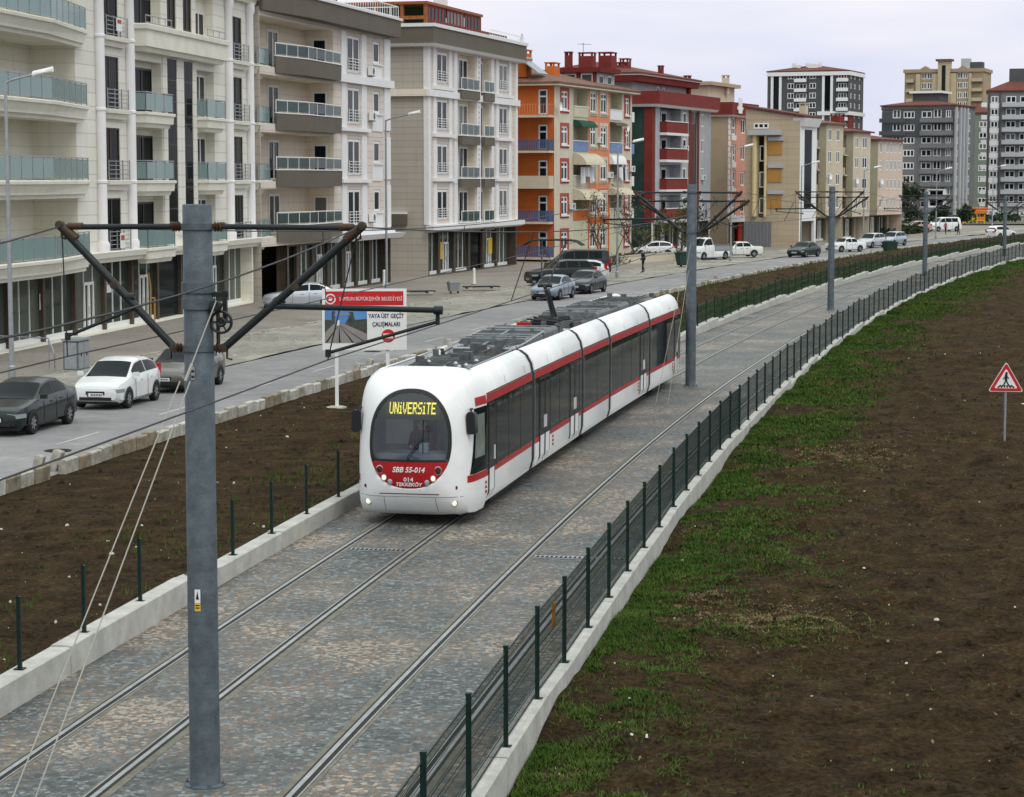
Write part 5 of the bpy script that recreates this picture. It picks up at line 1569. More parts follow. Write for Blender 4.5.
# ============ second: beige cladding, dark brown balcony bands
def pil(B, x0, x1, z0, z1, p=.12, m='colwhite'):
    return B.bx('pilaster', M[m], x0, x1, -p, -.002, z0, z1)
def b2():
    B = Bld('apartment_building', 'beige apartment block with wide dark brown balcony bands', (-14.18, 130.5), .24, 24.4, 16, 17.3)
    F = [3.75, 7.05, 10.40, 13.75]; holes = []
    for f in F:
        holes.append((-1.85, f + .08, 11.8, f + 2.95, 1.9))
        holes += [(14.7, f + .45, 17.5, f + 2.85, .10), (20.5, f + 1.3, 22.0, f + 2.8, .10)]
    B.wall(M['beige'], -1.9, B.L, 3.3, 17.2, holes, 0, M['beigerecess'])
    B.sides(M['beigeshade'], 17.2, ztop=False, x0=-1.9)
    B.wall(M['browncol'], 2.6, B.L, 0, 3.3, [(2.9, .13, B.L - .2, 3.2, .8)], 0, M['browncol'])
    for f in F:
        B.window(14.75, f + .47, 2.7, 2.36, .03, 1, 0, .17, rail=.95)
        B.window(20.55, f + 1.32, 1.4, 1.46, .03, 0, 0, .16)
        B.window(4.6, f + .12, 2.0, 2.5, 1.84, 1, 0, .16)
        B.end(); B.window(-1.38, f + .12, .95, 2.3, 11.735, 0, 0, .1); B.front()
        if f < 13: pass
        P_ = [(.7, -.10), (5.0, -.70), (11.85, -.55), (11.85, -.004), (.7, -.004)]
        B.mould('balcony_band', M['band'], P_, f, [(-.24, -.03), (.74, .0)])
        B.mould('balcony_coping', M['pvc'], P_, f, [(.742, .04), (.80, .04)])
        B.rail_glass([(.7, -.06), (5.0, -.65), (11.8, -.50)], f + .80, .72, 'tealdark', 'pvc', posts=1.6)
        pil(B, 13.4, 14.4, f + .2, f + 3.1, .06); pil(B, 17.75, 18.8, f + .2, f + 3.1, .06)
        B.bx('window_panel', M['colwhite'], 20.1, 22.4, -.06, -.003, f + .1, f + 1.2); B.bx('window_ledge', M['colwhite'], 20.2, 22.3, -.16, -.003, f + 1.2, f + 1.3)
        B.bx('window_ledge', M['colwhite'], 13.0, 19.2, -.26, -.004, f - .02, f + .22)
        pil(B, 22.9, 24.3, f + .2, f + 3.1, .08)
    for z in (13.62, 3.35): B.bx('string_course', M['colwhite'], 11.9, 24.55, -.3, -.005, z - .1, z + .42)
    B.mould('roof_fascia', M['band'], [(-1.9, -.25), (5.0, -.9), (24.5, -.8), (24.5, 15.8), (-1.9, 15.8)], 17.0, [(0, -.03), (1.15, .0)])
    B.mould('roof_coping', M['pvc'], [(-1.9, -.35), (5.0, -1.0), (24.6, -.9), (24.6, 15.9), (-1.9, 15.9)], 18.15, [(0, 0), (.16, .02)])
    B.bars([(6, -.8), (24.2, -.7), (24.2, 9)], 18.3, .8, 'pvc', .55)
    for x, z in ((19.1, 4.4), (19.2, 11.2), (19.1, 14.2)): ac_unit(B, x, -.02, z)
    B.bx('attic', M['band'], 4, 22, 3, 14, 18.2, 20.6)
    B.mould('ledge', M['colwhite'], [(9.5, -1.0), (24.4, -1.0), (24.4, -.003), (9.5, -.003)], 3.3, [(-.05, -.1), (.3, .1)])
    B.shops(3.0, 24.2, 3.18, .7, 2.95, (2, 4), dark=(0,), mpier='browncol', pw=.5)
    mb = MB(); mb.box(7.6, 8.5, .3, .6, .13, 1.6); B.put(mb, 'green_board', M['greenish'])
b2()

# ============ third: pale beige with glazed roof terrace
def b3():
    B = Bld('apartment_building', 'pale pinkish beige apartment block with glazed roof terrace', (-6.2, 163), .286, 24.0, 16, 17.2)
    F = [3.75, 7.15, 10.45, 13.95]; holes = []
    for f in F:
        h = 2.95
        holes += [(2.2, f + .45, 4.9, f + 2.75, .10), (18.7, f + .45, 21.3, f + 2.75, .10)]
        for a, b in ((7.3, 11.9), (13.4, 16.0)): holes.append((a, f + .1, b, f + 2.9, .56))
    B.wall(M['beige'], 0, B.L, 3.6, 17.0, holes, 0, M['beigerecess'])
    B.wall(M['browncol'], 0, B.L, 0, 3.6, [(.3, .13, B.L - .3, 3.35, .8)], 0, M['browncol'])
    B.sides(M['beigeshade'], 17.0, ztop=False)
    for f in F:
        for x, w in ((2.25, 2.6), (18.75, 2.5)):
            B.window(x, f + .47, w, 2.26, .03, 1, 0, .17, rail=.9)
            pil(B, x - 1.0, x - .25, f + .1, f + 3.2, .06); pil(B, x + w + .25, x + w + 1.0, f + .1, f + 3.2, .06)
            B.bx('window_ledge', M['colwhite'], x - 1.2, x + w + 1.2, -.26, -.004, f - .05, f + .2)
        B.window(9.2, f + .15, 2.4, 2.5, .49, 1, 0, .16)
        B.window(14.4, f + .15, 1.4, 2.5, .49, 0, 0, .16)
        for a, b in ((7.2, 12.0), (13.3, 16.1)):
            B.bx('balcony_band', M['band'], a, b, -.42, -.003, f - .52, f + .14)
            B.bx('balcony_coping', M['pvc'], a - .05, b + .05, -.46, -.004, f + .14, f + .22)
            B.rail_glass([(a + .05, -.36), (b - .05, -.36)], f + .22, .85, 'tealdark', 'pvc', posts=1.4)
        pil(B, 6.3, 7.1, f - .3, f + 3.2, .10); pil(B, 12.1, 13.2, f - .3, f + 3.2, .12); pil(B, 16.2, 16.9, f - .3, f + 3.2, .10)
        mb = MB()
        for k in range(8): mb.box(12.5, 12.8, -.16, -.125, f + .0 + k*.4, f + .2 + k*.4)
        B.put(mb, 'pilaster_relief', M['beige'])
    for z in (13.35,):
        B.bx('string_course', M['colwhite'], -.3, 24.2, -.26, -.005, z, z + .5)
        B.end(); B.bx('string_course', M['beigerecess'], -15, -.0, -.3, -.005, z, z + .5); B.front()
    B.mould('ledge', M['colwhite'], [(-.4, -.5), (24.3, -.5), (24.3, -.003), (-.4, -.003)], 3.5, [(-.15, -.2), (.0, .1), (.35, .12)])
    B.bx('corner_strip', M['colwhite'], -.06, .5, -.08, .3, 3.9, 17)
    B.bx('corner_strip', M['colwhite'], 23.4, 24.06, -.08, .3, 3.9, 17)
    B.mould('roof_fascia', M['band'], [(-.7, -.7), (24.6, -.7), (24.6, 15.9), (-.7, 15.9)], 17.15, [(0, -.02), (1.2, 0)])
    B.mould('roof_trim', M['pvc'], [(-.75, -.75), (24.7, -.75), (24.7, 15.9), (-.75, 15.9)], 16.95, [(0, -.12), (.2, .05)])
    B.mould('roof_coping', M['pvc'], [(-.8, -.8), (24.7, -.8), (24.7, 15.9), (-.8, 15.9)], 18.35, [(0, 0), (.25, .02)])
    # roof terrace: wooden pergola at the near end, glazed front, tiled roof behind
    o = B.bx('terrace_roof', M['wood'], .0, 14.2, .0, 8, 20.05, 20.25)
    for y in (.2, 2.0, 4.0, 6.0, 7.8): B.bx('terrace_post', M['wood'], .1, .34, y - .12, y + .12, 18.6, 20.05)
    B.bx('terrace_rail', M['wood'], .08, .30, .2, 7.9, 18.95, 19.2)
    mb = MB(); mb.poly([(3.5, 7.9, 18.6), (3.5, .4, 18.6), (3.5, .4, 20.05), (3.5, 7.9, 20.05)]); B.put(mb, 'terrace_screen', mat('terrace_green', (.05,.09,.05), .7))
    for k in range(3):
        a = .5 + k*4.6
        B.window(a, 18.85, 4.3, 1.18, .1, 4, 0, .14, 'darkred', 'glass')
    for k in range(13): B.bx('terrace_baluster', M['darkred'], .5 + k*1.1, .8 + k*1.1, .05, .25, 18.6, 18.85)
    B.hip(M['tile'], 19.0, 1.7, .2, .3, x0=14.6, L_=23.6, D=14, y0=1.0)
    B.bars([(14.4, -.5), (24.3, -.5)], 18.6, .5, 'pvc', .7)
    B.chimney(12.5, 3, 20.2, 21.9, .9, .9, 'colwhite')
    mb = MB(); mb.tube([(15.5, 4, 20), (15.5, 4, 22.3)], .04, 5); mb.tube([(14.4, 4, 22.2), (16.8, 4, 22.2)], .03, 5); mb.tube([(14.6, 3.6, 22.2), (14.6, 4.4, 22.2)], .02, 4); B.put(mb, 'aerial', M['steel'])
    B.sat_dish(24.0, .0, 18.9, .5)
    B.shops(.4, 23.6, 3.33, .7, 4.0, (1, 4), dark=(3,), mpier='browncol', pw=.5)
    for x in (4.3, 17.6):
        mb = MB(); mb.box(x, x + 1.1, .60, .64, 1.2, 2.5); B.put(mb, 'poster', M['yellow'])
    B.end(); B.bx('balcony_band', M['band'], -4.5, -1.6, -.5, -.003, 3.9, 4.7); B.bx('balcony_coping', M['pvc'], -4.5, -1.6, -.52, -.004, 4.7, 4.85); B.front()
b3()

# ============ fourth: orange and cream with balconies, awnings and washing
def b4():
    B = Bld('apartment_building', 'bright orange and cream apartment block with awnings and tiled eaves', (3.68, 193), .38, 22.2, 13, 15.5)
    F = [.45, 3.55, 6.62, 9.72, 12.78]; top = 15.45
    hc, ho, hx = [], [], []
    W1, W2_ = (1.75, 3.6), (20.0, 21.3)
    for f in F:
        hc.append((1.75, f + .75, 3.6, f + 2.15, .2))
    # cream near column, recesses, coral middle, cream far column
    B.wall(M['creamwall'], 0, 5.0, 0, top, [(1.75, f + .55, 3.6, f + 2.25, .2) for f in F])
    B.wall(M['greenrecess'], 5.0, 9.1, 0, top, [(5.05, f + .05, 9.05, f + 2.85, 1.0) for f in F[1:]], 0, M['greenrecess'])
    for z0, z1, m in ((0, 6.4, 'orangewall'), (6.4, top, 'coral')):
        fs = [f for f in F if z0 - .3 < f < z1]
        B.wall(M[m], 9.1, 15.4, z0, z1, [h for f in fs for h in ((9.7, f + .55, 11.4, f + 2.45, .2), (12.6, f + .55, 14.5, f + 2.45, .2))])
    B.wall(M['greenrecess'], 15.4, 19.1, 0, top, [(15.45, f + .05, 19.05, f + 2.85, 1.0) for f in F[1:]], 0, M['greenrecess'])
    B.wall(M['creamwall'], 19.1, 22.2, 0, top, [(19.95, f + .55, 21.3, f + 2.25, .2) for f in F])
    B.sides(M['creamwall'], top, near=False, ztop=False)
    for f in F:
        for x, w, z, h, tr in ((1.8, 1.75, f + .57, 1.66, 1), (20.0, 1.25, f + .57, 1.66, 1), (9.75, 1.6, f + .57, 1.86, 0), (12.65, 1.8, f + .57, 1.86, 0)):
            B.window(x, z, w, h, .03, 1, .7, .16)
            q = MB(); m = M['redtrim'] if tr else M['creamwall']; e = .28 if tr else .3
            q.box(x - e, x, -.05, -.003, z - e, z + h + e); q.box(x + w, x + w + e, -.05, -.003, z - e, z + h + e)
            q.box(x, x + w, -.05, -.003, z - e, z); q.box(x, x + w, -.05, -.003, z + h, z + h + e)
            B.put(q, 'window_surround', m)
            B.bx('window_sill', M['pvc'] if tr else m, x - .1, x + w + .1, -.16, -.004, z - .12, z + .02)
        if f > 1:
            B.window(5.6, f + .1, 1.7, 2.2, .93, 1, .75, .14); B.window(16.0, f + .1, 1.5, 2.2, .93, 1, .75, .14)
    # fronts of the street balconies
    def front_bal(a, b, f, m, glassy_=False): B.bx('balcony_front', M[m], a + .06, b - .06, -.06, .04, f + .05, f + .95); B.bx('balcony_coping', M['pvc'], a + .04, b - .04, -.10, .06, f + .95, f + 1.03)
    M['bluepanel'] = mat('blue_balcony_panel', (.16,.23,.42), .7, var=.1)
    for f, ms in zip(F[1:], (('orangewall', 'creamwall'), ('creamwall', 'creamwall'), ('bluepanel', 'bluepanel'), ('greenrecess', 'pvc'))):
        front_bal(5.0, 9.1, f, ms[0]); front_bal(15.4, 19.1, f, ms[1])
    # awnings
    def awning(a, b, z, m, out=1.1, drop=1.0):
        mb = MB(); rows = []
        for k in range(7):
            t = k/6*1.35; rows.append([(x, -.02 - out*math.sin(t), z - drop*(1 - math.cos(t))*.9) for x in frange(a, b, 2)])
        mb.grid(rows)
        for x in (a, b): mb.poly([(x, -.02, z)] + [(x, r[0][1], r[0][2]) for r in rows[1:]] + [(x, -.02, rows[-1][0][2])])
        B.put(mb, 'awning', M[m])
    awning(5.0, 9.3, F[4] - .2, 'greencanvas', .9, .9); awning(15.4, 19.0, F[4] - .15, 'browncol', .7, .5)
    awning(5.0, 10.4, F[3] - .1, 'canvas', 1.3, 1.5); awning(15.2, 19.2, F[3] - .2, 'pvc', .5, 1.2)
    awning(5.0, 10.2, F[2] - .2, 'canvas', 1.3, 1.4); awning(14.9, 19.4, F[2] - .1, 'canvas', 1.3, 1.0)
    # washing on the lines
    rr = random.Random(2)
    for x0_, n, f, ms in ((5.6, 6, F[2], ('shirt', 'pvc')), (16.0, 5, F[2] + .05, ('navy', 'shirt', 'pvc'))):
        mb = MB()
        for k in range(n):
            x = x0_ + .62*k; l = .8 + .7*rr.random()
            mb.rings([[(x, -.55, f + 1.75), (x + .52, -.55, f + 1.75), (x + .52, -.50, f + 1.75), (x, -.50, f + 1.75)], [(x + .03, -.57, f + 1.75 - l), (x + .50, -.60, f + 1.75 - l), (x + .50, -.55, f + 1.75 - l), (x + .03, -.52, f + 1.75 - l)]], k % len(ms))
        o = B.put(mb, 'washing', [M[q] for q in ms])
    # orange near end with five balconies
    B.end()
    holes = [(-1.5, f + .08, -.62, f + 2.35, .12) for f in F] + [(-9.5, f + .9, -7.5, f + 2.3, .12) for f in F]
    B.wall(M['orangewall'], -B.D, 0, 0, top, holes)
    rails = ['bluerail', 'bluerail', 'creamwall', 'bluerail', 'coral']
    for f, rl in zip(F, rails):
        B.window(-1.48, f + .1, .84, 2.2, .05, 0, .72, .13)
        B.window(-9.4, f + .95, 1.8, 1.3, .05, 1, 0, .13)
        B.bx('balcony_slab', M['creamwall'], -8.5, -.02, -1.25, -.003, f - .16, f + .02)
        pts = [(-8.45, -.02), (-8.45, -1.2), (-.08, -1.2), (-.08, -.02)]
        if rl == 'bluerail': B.bars(pts, f + .02, .95, 'bluerail', .16, 'balcony_railing', True)
        elif rl == 'coral': B.bars(pts, f + .02, .95, 'coral', .24, 'balcony_railing')
        else:
            mb = MB(); mb.box(-8.48, -.04, -1.24, -1.16, f + .02, f + .95); mb.box(-.12, -.04, -1.16, -.01, f + .02, f + .95); B.put(mb, 'balcony_front', M['buff'])
    B.front()
    # low tiled roof with wide eaves, chimneys, solar heater
    rf = B.hip(M['tilebrown'], top + .1, 2.0, .7, .5)
    B.bx('eaves_soffit', M['creamwall'], -.65, B.L + .65, -.65, 12, top - .05, top + .09)
    B.chimney(1.5, 3.4, 16.2, 18.6, 1.3, 1.0, 'orangewall'); B.chimney(9.5, 3.6, 16.2, 17.9, 1.5, .9, 'orangewall'); B.chimney(1.3, 5.2, 16, 19.0, .6, .6, 'darkred')
    mb = MB(); mb.rings([[(-.2, 1.4, 16.4), (2.2, 1.4, 16.4), (2.2, 3.0, 17.6), (-.2, 3.0, 17.6)], [(-.2, 1.34, 16.46), (2.2, 1.34, 16.46), (2.2, 2.94, 17.66), (-.2, 2.94, 17.66)]]); mb.tube([(-.3, 3.1, 17.8), (2.3, 3.1, 17.8)], .25, 10); B.put(mb, 'solar_heater', M['steel'])
    B.sat_dish(.4, -.02, 13.6, .4)
    for x, z in ((11.55, 10.6), (14.7, 7.4), (3.9, 4.6), (11.5, 4.7), (21.4, 8.0)): ac_unit(B, x, -.02, z)
    B.sat_dish(9.4, -.05, 8.9, .42); B.sat_dish(19.5, -.05, 12.2, .42)
    for f in F[1:]: B.bx('balcony_front', M['pvc' if f != F[3] else 'bluepanel'], 22.25, 23.3, .1, 2.2, f, f + .95)
b4()

# ============ fifth: grey with red balconies; a taller red-roofed neighbour behind it
def b5():
    B = Bld('apartment_building', 'grey apartment block with dark red balconies and red parapet', (13.9, 220), .40, 20.3, 14, 15.0)
    F = [.3, 3.3, 6.35, 9.35, 12.05]; top = 14.75
    holes = []
    for f in F[1:]:
        holes += [(2.6, f + .1, 9.5, f + 2.4, 1.1), (10.2, f + .75, 11.6, f + 2.2, .08), (16.6, f + .75, 17.9, f + 2.2, .08)]
    holes += [(13.0, 3.6, 15.2, 14.3, .08)]
    B.wall(M['greyblue'], .0, B.L, 3.0, top, holes, 0, M['greyblue'])
    B.wall(M['creamwall'], .0, B.L, 0, 3.0, [(.6, .13, B.L - .6, 2.85, .8)], 0, M['browncol'])
    B.shops(.9, 19.4, 2.8, .7, 3.2, (1, 3))
    B.sides(M['greyblue'], top, near=False)
    B.end(); B.wall(M['net'], -B.D, 0, 0, top); B.front()
    B.bx('red_pilaster', M['darkred'], -.05, .9, -.06, .8, 3.0, top); B.bx('red_pilaster', M['darkred'], 12.2, 13.0, -.06, -.002, 3.0, top); B.bx('red_pilaster', M['darkred'], 15.2, 15.9, -.06, -.002, 3.0, top)
    mb = MB(); mb.poly([(13, .06, 3.6), (15.2, .06, 3.6), (15.2, .06, 14.3), (13, .06, 14.3)]); B.put(mb, 'stair_glazing', mat('brown_glass', (.05,.03,.028), .1))
    for f in F[1:]:
        B.bx('balcony_front', M['darkred'], 2.5, 9.6, -.75, -.62, f - .1, f + 1.0); B.bx('balcony_front', M['darkred'], 9.5, 9.62, -.62, -.003, f - .1, f + 1.0)
        B.bx('balcony_front', M['darkred'], 2.5, 2.62, -.62, -.003, f - .1, f + 1.0); B.bx('balcony_slab', M['pvc'], 2.4, 9.7, -.8, -.004, f - .35, f - .1); B.bx('balcony_coping', M['pvc'], 2.4, 9.7, -.8, -.60, f + 1.0, f + 1.08)
        B.window(6.0, f + .15, 2.0, 2.0, 1.02, 0, 0, .25, pane='glassdark')
        B.window(10.25, f + .77, 1.3, 1.4, .02, 0, 0, .2); B.window(16.65, f + .77, 1.2, 1.4, .02, 1, 0, .16)
    for z in (14.55,): B.mould('parapet', M['darkred'], [(-.4, -.9), (20.7, -.9), (20.7, 13.9), (-.4, 13.9)], 14.7, [(0, 0), (1.3, .02)]); B.mould('parapet_trim', M['pvc'], [(-.5, -.8), (20.6, -.8), (20.6, 13.8), (-.5, 13.8)], 14.45, [(0, -.15), (.25, .05)])
    B.end(); 
    B.front()
    for x, z in ((10.3, 4.2), (16.7, 7.2), (10.4, 10.2)): ac_unit(B, x, -.02, z)
    # set-back attic storey under a tiled roof
    B.wall(M['greyblue'], 1, 20, 15.9, 17.0, [(8.8, 16.05, 10.0, 16.85, .15), (10.8, 16.05, 11.8, 16.85, .15)], 2.4)
    B.window(8.85, 16.07, 1.1, .76, 2.45, 0, 0, .2); B.window(10.85, 16.07, .9, .76, 2.45, 0, 0, .2)
    mb = MB(); mb.poly([(1, 13, 16), (1, 2.4, 16), (1, 2.4, 17.0), (1, 13, 17.0)]); B.put(mb, 'wall', M['greyblue'])
    B.mould('attic_fascia', M['darkred'], [(-.1, 1.4), (20.6, 1.4), (20.6, 13.8), (-.1, 13.8)], 17.0, [(0, -.1), (.6, .05)])
    B.mould('attic_trim', M['pvc'], [(-.2, 1.2), (20.7, 1.2), (20.7, 13.8), (-.2, 13.8)], 17.6, [(0, 0), (.12, .05)])
    B.hip(M['tile'], 17.72, 1.5, .3, .35, y0=1.4, D=13.6)
    B.chimney(2.2, 4, 17.7, 19.0, 1.0, .9); B.chimney(4.6, 4.4, 17.7, 19.5, 1.0, .9); B.chimney(13.5, 3.5, 17.8, 19.2, .5, .5); B.chimney(19.4, 2.4, 16, 18.4, .7, .6)
b5()
def b5b():
    # behind the orange block: dark red roof terrace house
    B = Bld('roof_house', 'dark red attic house with tall chimneys behind the orange block', (8.0, 209), .40, 5, 4, 18.0)
    B.wall(M['greyblue'], 0, 5, 0, 17.3, [(.6, 16.2, 2.0, 17.1, .1), (3, 16.2, 4.4, 17.1, .1)]); B.sides(M['greyblue'], 17.3)
    for x in (.6, 3.0): B.window(x + .03, 16.22, 1.34, .86, .03, 0, 0, .12)
    B.end()
    for x in (-3.3, -1.6): B.window(x, 16.1, 1.2, 1.1, -.05, 0, 0, .12)
    for x in (-4, -2.0, -.4): B.bx('red_pilaster', M['darkred'], x, x + .35, -.1, -.003, 15, 17.3)
    B.front()
    B.mould('roof_fascia', M['darkred'], [(-.6, -.6), (5.2, -.6), (5.2, 4.6), (-.6, 4.6)], 17.3, [(0, -.1), (.45, 0)])
    B.chimney(.4, 3.0, 17.7, 19.3, .6, .6); B.chimney(.6, 1.2, 17.7, 19.2, 1.0, 1.4); B.chimney(4.4, .5, 17.5, 19.4, 1.6, 1.3)
    mb = MB(); mb.tube([(.6, 1.6, 19), (.6, 1.6, 20.1)], .035, 5); mb.tube([(.6, 2.2, 20.0), (.6, .8, 19.95)], .025, 5); mb.tube([(.2, 1.6, 20), (1.4, 1.6, 20)], .025, 5); B.put(mb, 'aerial', M['steel'])
b5b()

def b6():
    B = Bld('apartment_building', 'pink fronted apartment block with tan side and red parapet', (24.0, 246), .42, 9.5, 14, 14.6)
    F = [3.0, 6.0, 8.9, 11.9]
    holes = []
    for f in F: holes += [(1.4, f + .3, 2.9, f + 2.3, .2), (4.9, f + .5, 6.7, f + 2.2, .2)]
    B.wall(M['pink'], 0, B.L, 2.9, 14.6, holes); B.sides(M['pink'], 14.6, near=False)
    B.wall(M['tanwall'], 0, B.L, 0, 2.9, [(.5, .13, 9, 2.8, .7)], 0, M['browncol'])
    for f in F: B.window(1.45, f + .32, 1.4, 1.96, .1, 1, .4, .18); B.window(4.95, f + .52, 1.7, 1.66, .1, 1, 0, .18)
    for f in F: B.bx('spandrel', M['pvc'], 1.3, 3.0, -.06, -.003, f - .3, f + .3)
    mb = MB()
    for k in range(19): mb.box(-.06, .75 if k % 2 else .5, -.08, -.003, 2.9 + k*.62, 3.45 + k*.62)
    B.put(mb, 'quoins', M['pvc'])
    B.end(); B.wall(M['tanwall'], -B.D, 0, 0, 14.6); B.front()
    B.mould('parapet', M['darkred'], [(-.4, -.6), (9.8, -.6), (9.8, 13.9), (-.4, 13.9)], 14.4, [(0, 0), (1.4, .02)]); B.mould('parapet_trim', M['pvc'], [(-.4, -.6), (9.8, -.6), (9.8, 13.9), (-.4, 13.9)], 14.2, [(0, -.2), (.2, .05)])
    mb = MB(); mb.box(1.6, 2.9, -.74, -.66, 14.6, 16.3); mb.box(1.2, 3.3, -.72, -.66, 15.0, 15.4); B.put(mb, 'parapet_emblem', M['pvc'])
    B.bx('attic', M['buff'], 2, 12, 3, 12, 15.8, 17.8); B.bx('attic_roof', M['tanwall'], 1.4, 12.6, 2.4, 12.6, 17.8, 18.2); B.chimney(8.5, 3, 17, 19.2, .7, .7, 'buff')
    B.bx('shop_sign', M['pvc'], .5, 9.2, -.25, -.02, 2.5, 3.2)
    B.bx('shop_poster', M['taillight'], 5.2, 6.6, .3, .5, .3, 2.4)
b6()

def b7():
    B = Bld('apartment_building', 'tan brick clad building with tall cream yellow columns on its side', (30.7, 236), .46, 6.1, 6.1, 13.6)
    F = [3.0, 5.8, 8.6, 11.2]
    B.wall(M['pvc'], 0, 6.1, 2.9, 13.4, [(1.6, 4.2, 4.4, 12.6, .08)])
    B.wall(M['pvc'], 0, 6.1, 0, 2.9, [(.8, .13, 5.5, 2.8, .3)], 0, M['browncol'])
    mb = MB(); mb.poly([(1.6, .06, 4.2), (4.4, .06, 4.2), (4.4, .06, 12.6), (1.6, .06, 12.6)]); B.put(mb, 'stair_glazing', M['glassdark'])
    B.sides(M['buff'], 13.4, near=False)
    B.end()
    D = B.D
    # tall brick side, stepping down to the street; recessed bay with columns
    holes = [(-5.4, .0, -3.6, 12.0, .9)]
    B.wall(M['tanbrick'], -D, 0, 0, 13.6, [(-4.65, 3.2, -3.95, 11.9, .4)], 0, M['browncol'])
    for z in (3.6, 6.4, 9.2): B.window(-4.6, z, .6, 1.7, .3, 0, 0, .12)
    for x, w in ((-4.98, .27), (-3.77, .15)):
        mb = MB(); mb.lathe([(w, 3.3), (w, 12.0)], 14, (x, -.25, 0)); B.put(mb, 'column', M['yellowcol'], smooth=40)
    for z in (4.2, 7.0, 9.9):
        B.bx('ochre_panel', M['ochre'], -3.5, -2.0, -.09, -.003, z, z + 1.4); B.bx('side_balcony', M['towerlight'], -3.5, -1.8, -.25, -.004, z + 1.5, z + 1.9)
    B.bx('canopy', M['towerlight'], -5.6, -2.0, -.8, -.003, 12.0, 12.5)
    B.window(-5.2, 12.7, 1.7, .6, -.05, 2, 0, .14)
    mb = MB(); mb.rings([[(-D, y, 13.6), (0.2, y, 13.6), (0.2, y, 13.9), (-D, y, 14.9)] for y in (-.02, 6)]); B.put(mb, 'gable', M['tanbrick'], recalc=True)
    mb = MB(); mb.rings([[(.5, y, 13.88), (.5, y, 14.08), (-D - .3, y, 15.2), (-D - .3, y, 14.98)] for y in (-.3, 6.3)]); B.put(mb, 'roof', M['tile'], recalc=True)
    B.bx('shutter_box', M['towergrey'], -6.0, -3.1, -.6, -.004, 0, 2.75)
    mb = MB()
    for k in range(17): mb.box(-5.9 + .16*k, -5.82 + .16*k, -.64, -.602, .1, 2.6)
    B.put(mb, 'roller_shutter', M['steel'])
    B.front()
    B.mould('cornice', M['pvc'], [(.0, -.5), (6, -.5), (6, .8), (.0, .8)], 12.9, [(0, -.2), (.9, .1)])
b7()

def buffblock(label, A, slope, L_, D, H, wall, recess, cols, zf, over, red=False, near_bal=True):
    B = Bld('apartment_building', label, A, slope, L_, D, H)
    n = len(zf); holes = []
    for f in zf:
        for x, w in cols: holes.append((x, f + .7, x + w, f + 2.1, .08))
    B.wall(M[wall], 0, L_, over, H, holes); B.sides(M[wall], H, near=False, ztop=False)
    for f in zf:
        for x, w in cols: B.window(x + .03, f + .72, w - .06, 1.36, .02, 1, 0, .13)
    B.end()
    hs = [(-5.2, f + .08, -.9, f + 2.3, .9) for f in zf] if near_bal else []
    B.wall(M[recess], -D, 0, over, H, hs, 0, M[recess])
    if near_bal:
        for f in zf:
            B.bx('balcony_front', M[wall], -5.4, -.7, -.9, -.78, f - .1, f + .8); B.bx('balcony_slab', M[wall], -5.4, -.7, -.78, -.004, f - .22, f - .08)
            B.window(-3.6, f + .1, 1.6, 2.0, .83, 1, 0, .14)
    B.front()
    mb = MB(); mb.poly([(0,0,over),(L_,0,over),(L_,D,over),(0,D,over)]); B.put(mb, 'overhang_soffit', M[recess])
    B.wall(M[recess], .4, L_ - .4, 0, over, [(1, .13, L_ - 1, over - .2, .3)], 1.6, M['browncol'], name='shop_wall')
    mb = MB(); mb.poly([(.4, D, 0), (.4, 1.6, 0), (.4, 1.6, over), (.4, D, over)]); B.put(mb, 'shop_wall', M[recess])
    B.shops(1.2, L_ - 1.2, over - .3, 1.86, 3.0, (0,))
    B.hip(M['tilebrown' if not red else 'tile'], H, 1.2, .4, .4)
    B.sat_dish(.3, -.05, zf[1] + 1.8, .45)
    return B
b8 = buffblock('buff block with stacked recessed balconies beside the tan brick building', (36.2, 255), .55, 5.5, 13, 13.6, 'buff', 'buffolive', ((.6, 1.2), (3.2, 1.3)), (3.2, 5.9, 8.5, 11.0), 2.9)
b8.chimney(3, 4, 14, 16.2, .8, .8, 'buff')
b9 = buffblock('buff block with white corner balconies, middle of the small buff row', (41.0, 266), .60, 5.5, 13, 12.9, 'buff', 'buffolive', ((.6, 1.1), (2.9, 1.6)), (3.0, 5.4, 7.9, 10.3), 2.8, True)
b9.chimney(7, 5, 13, 15.4, 1.6, 1.2, 'darkred')
b10 = buffblock('rose buff block with rows of narrow windows at the end of the row', (46.3, 280), .65, 7.9, 14, 12.2, 'rosebuff', 'buffolive', ((.5, .9), (2.6, .85), (3.85, .85), (5.1, .85), (6.5, .85)), (2.9, 5.3, 7.7, 9.9), 2.8, True, False)

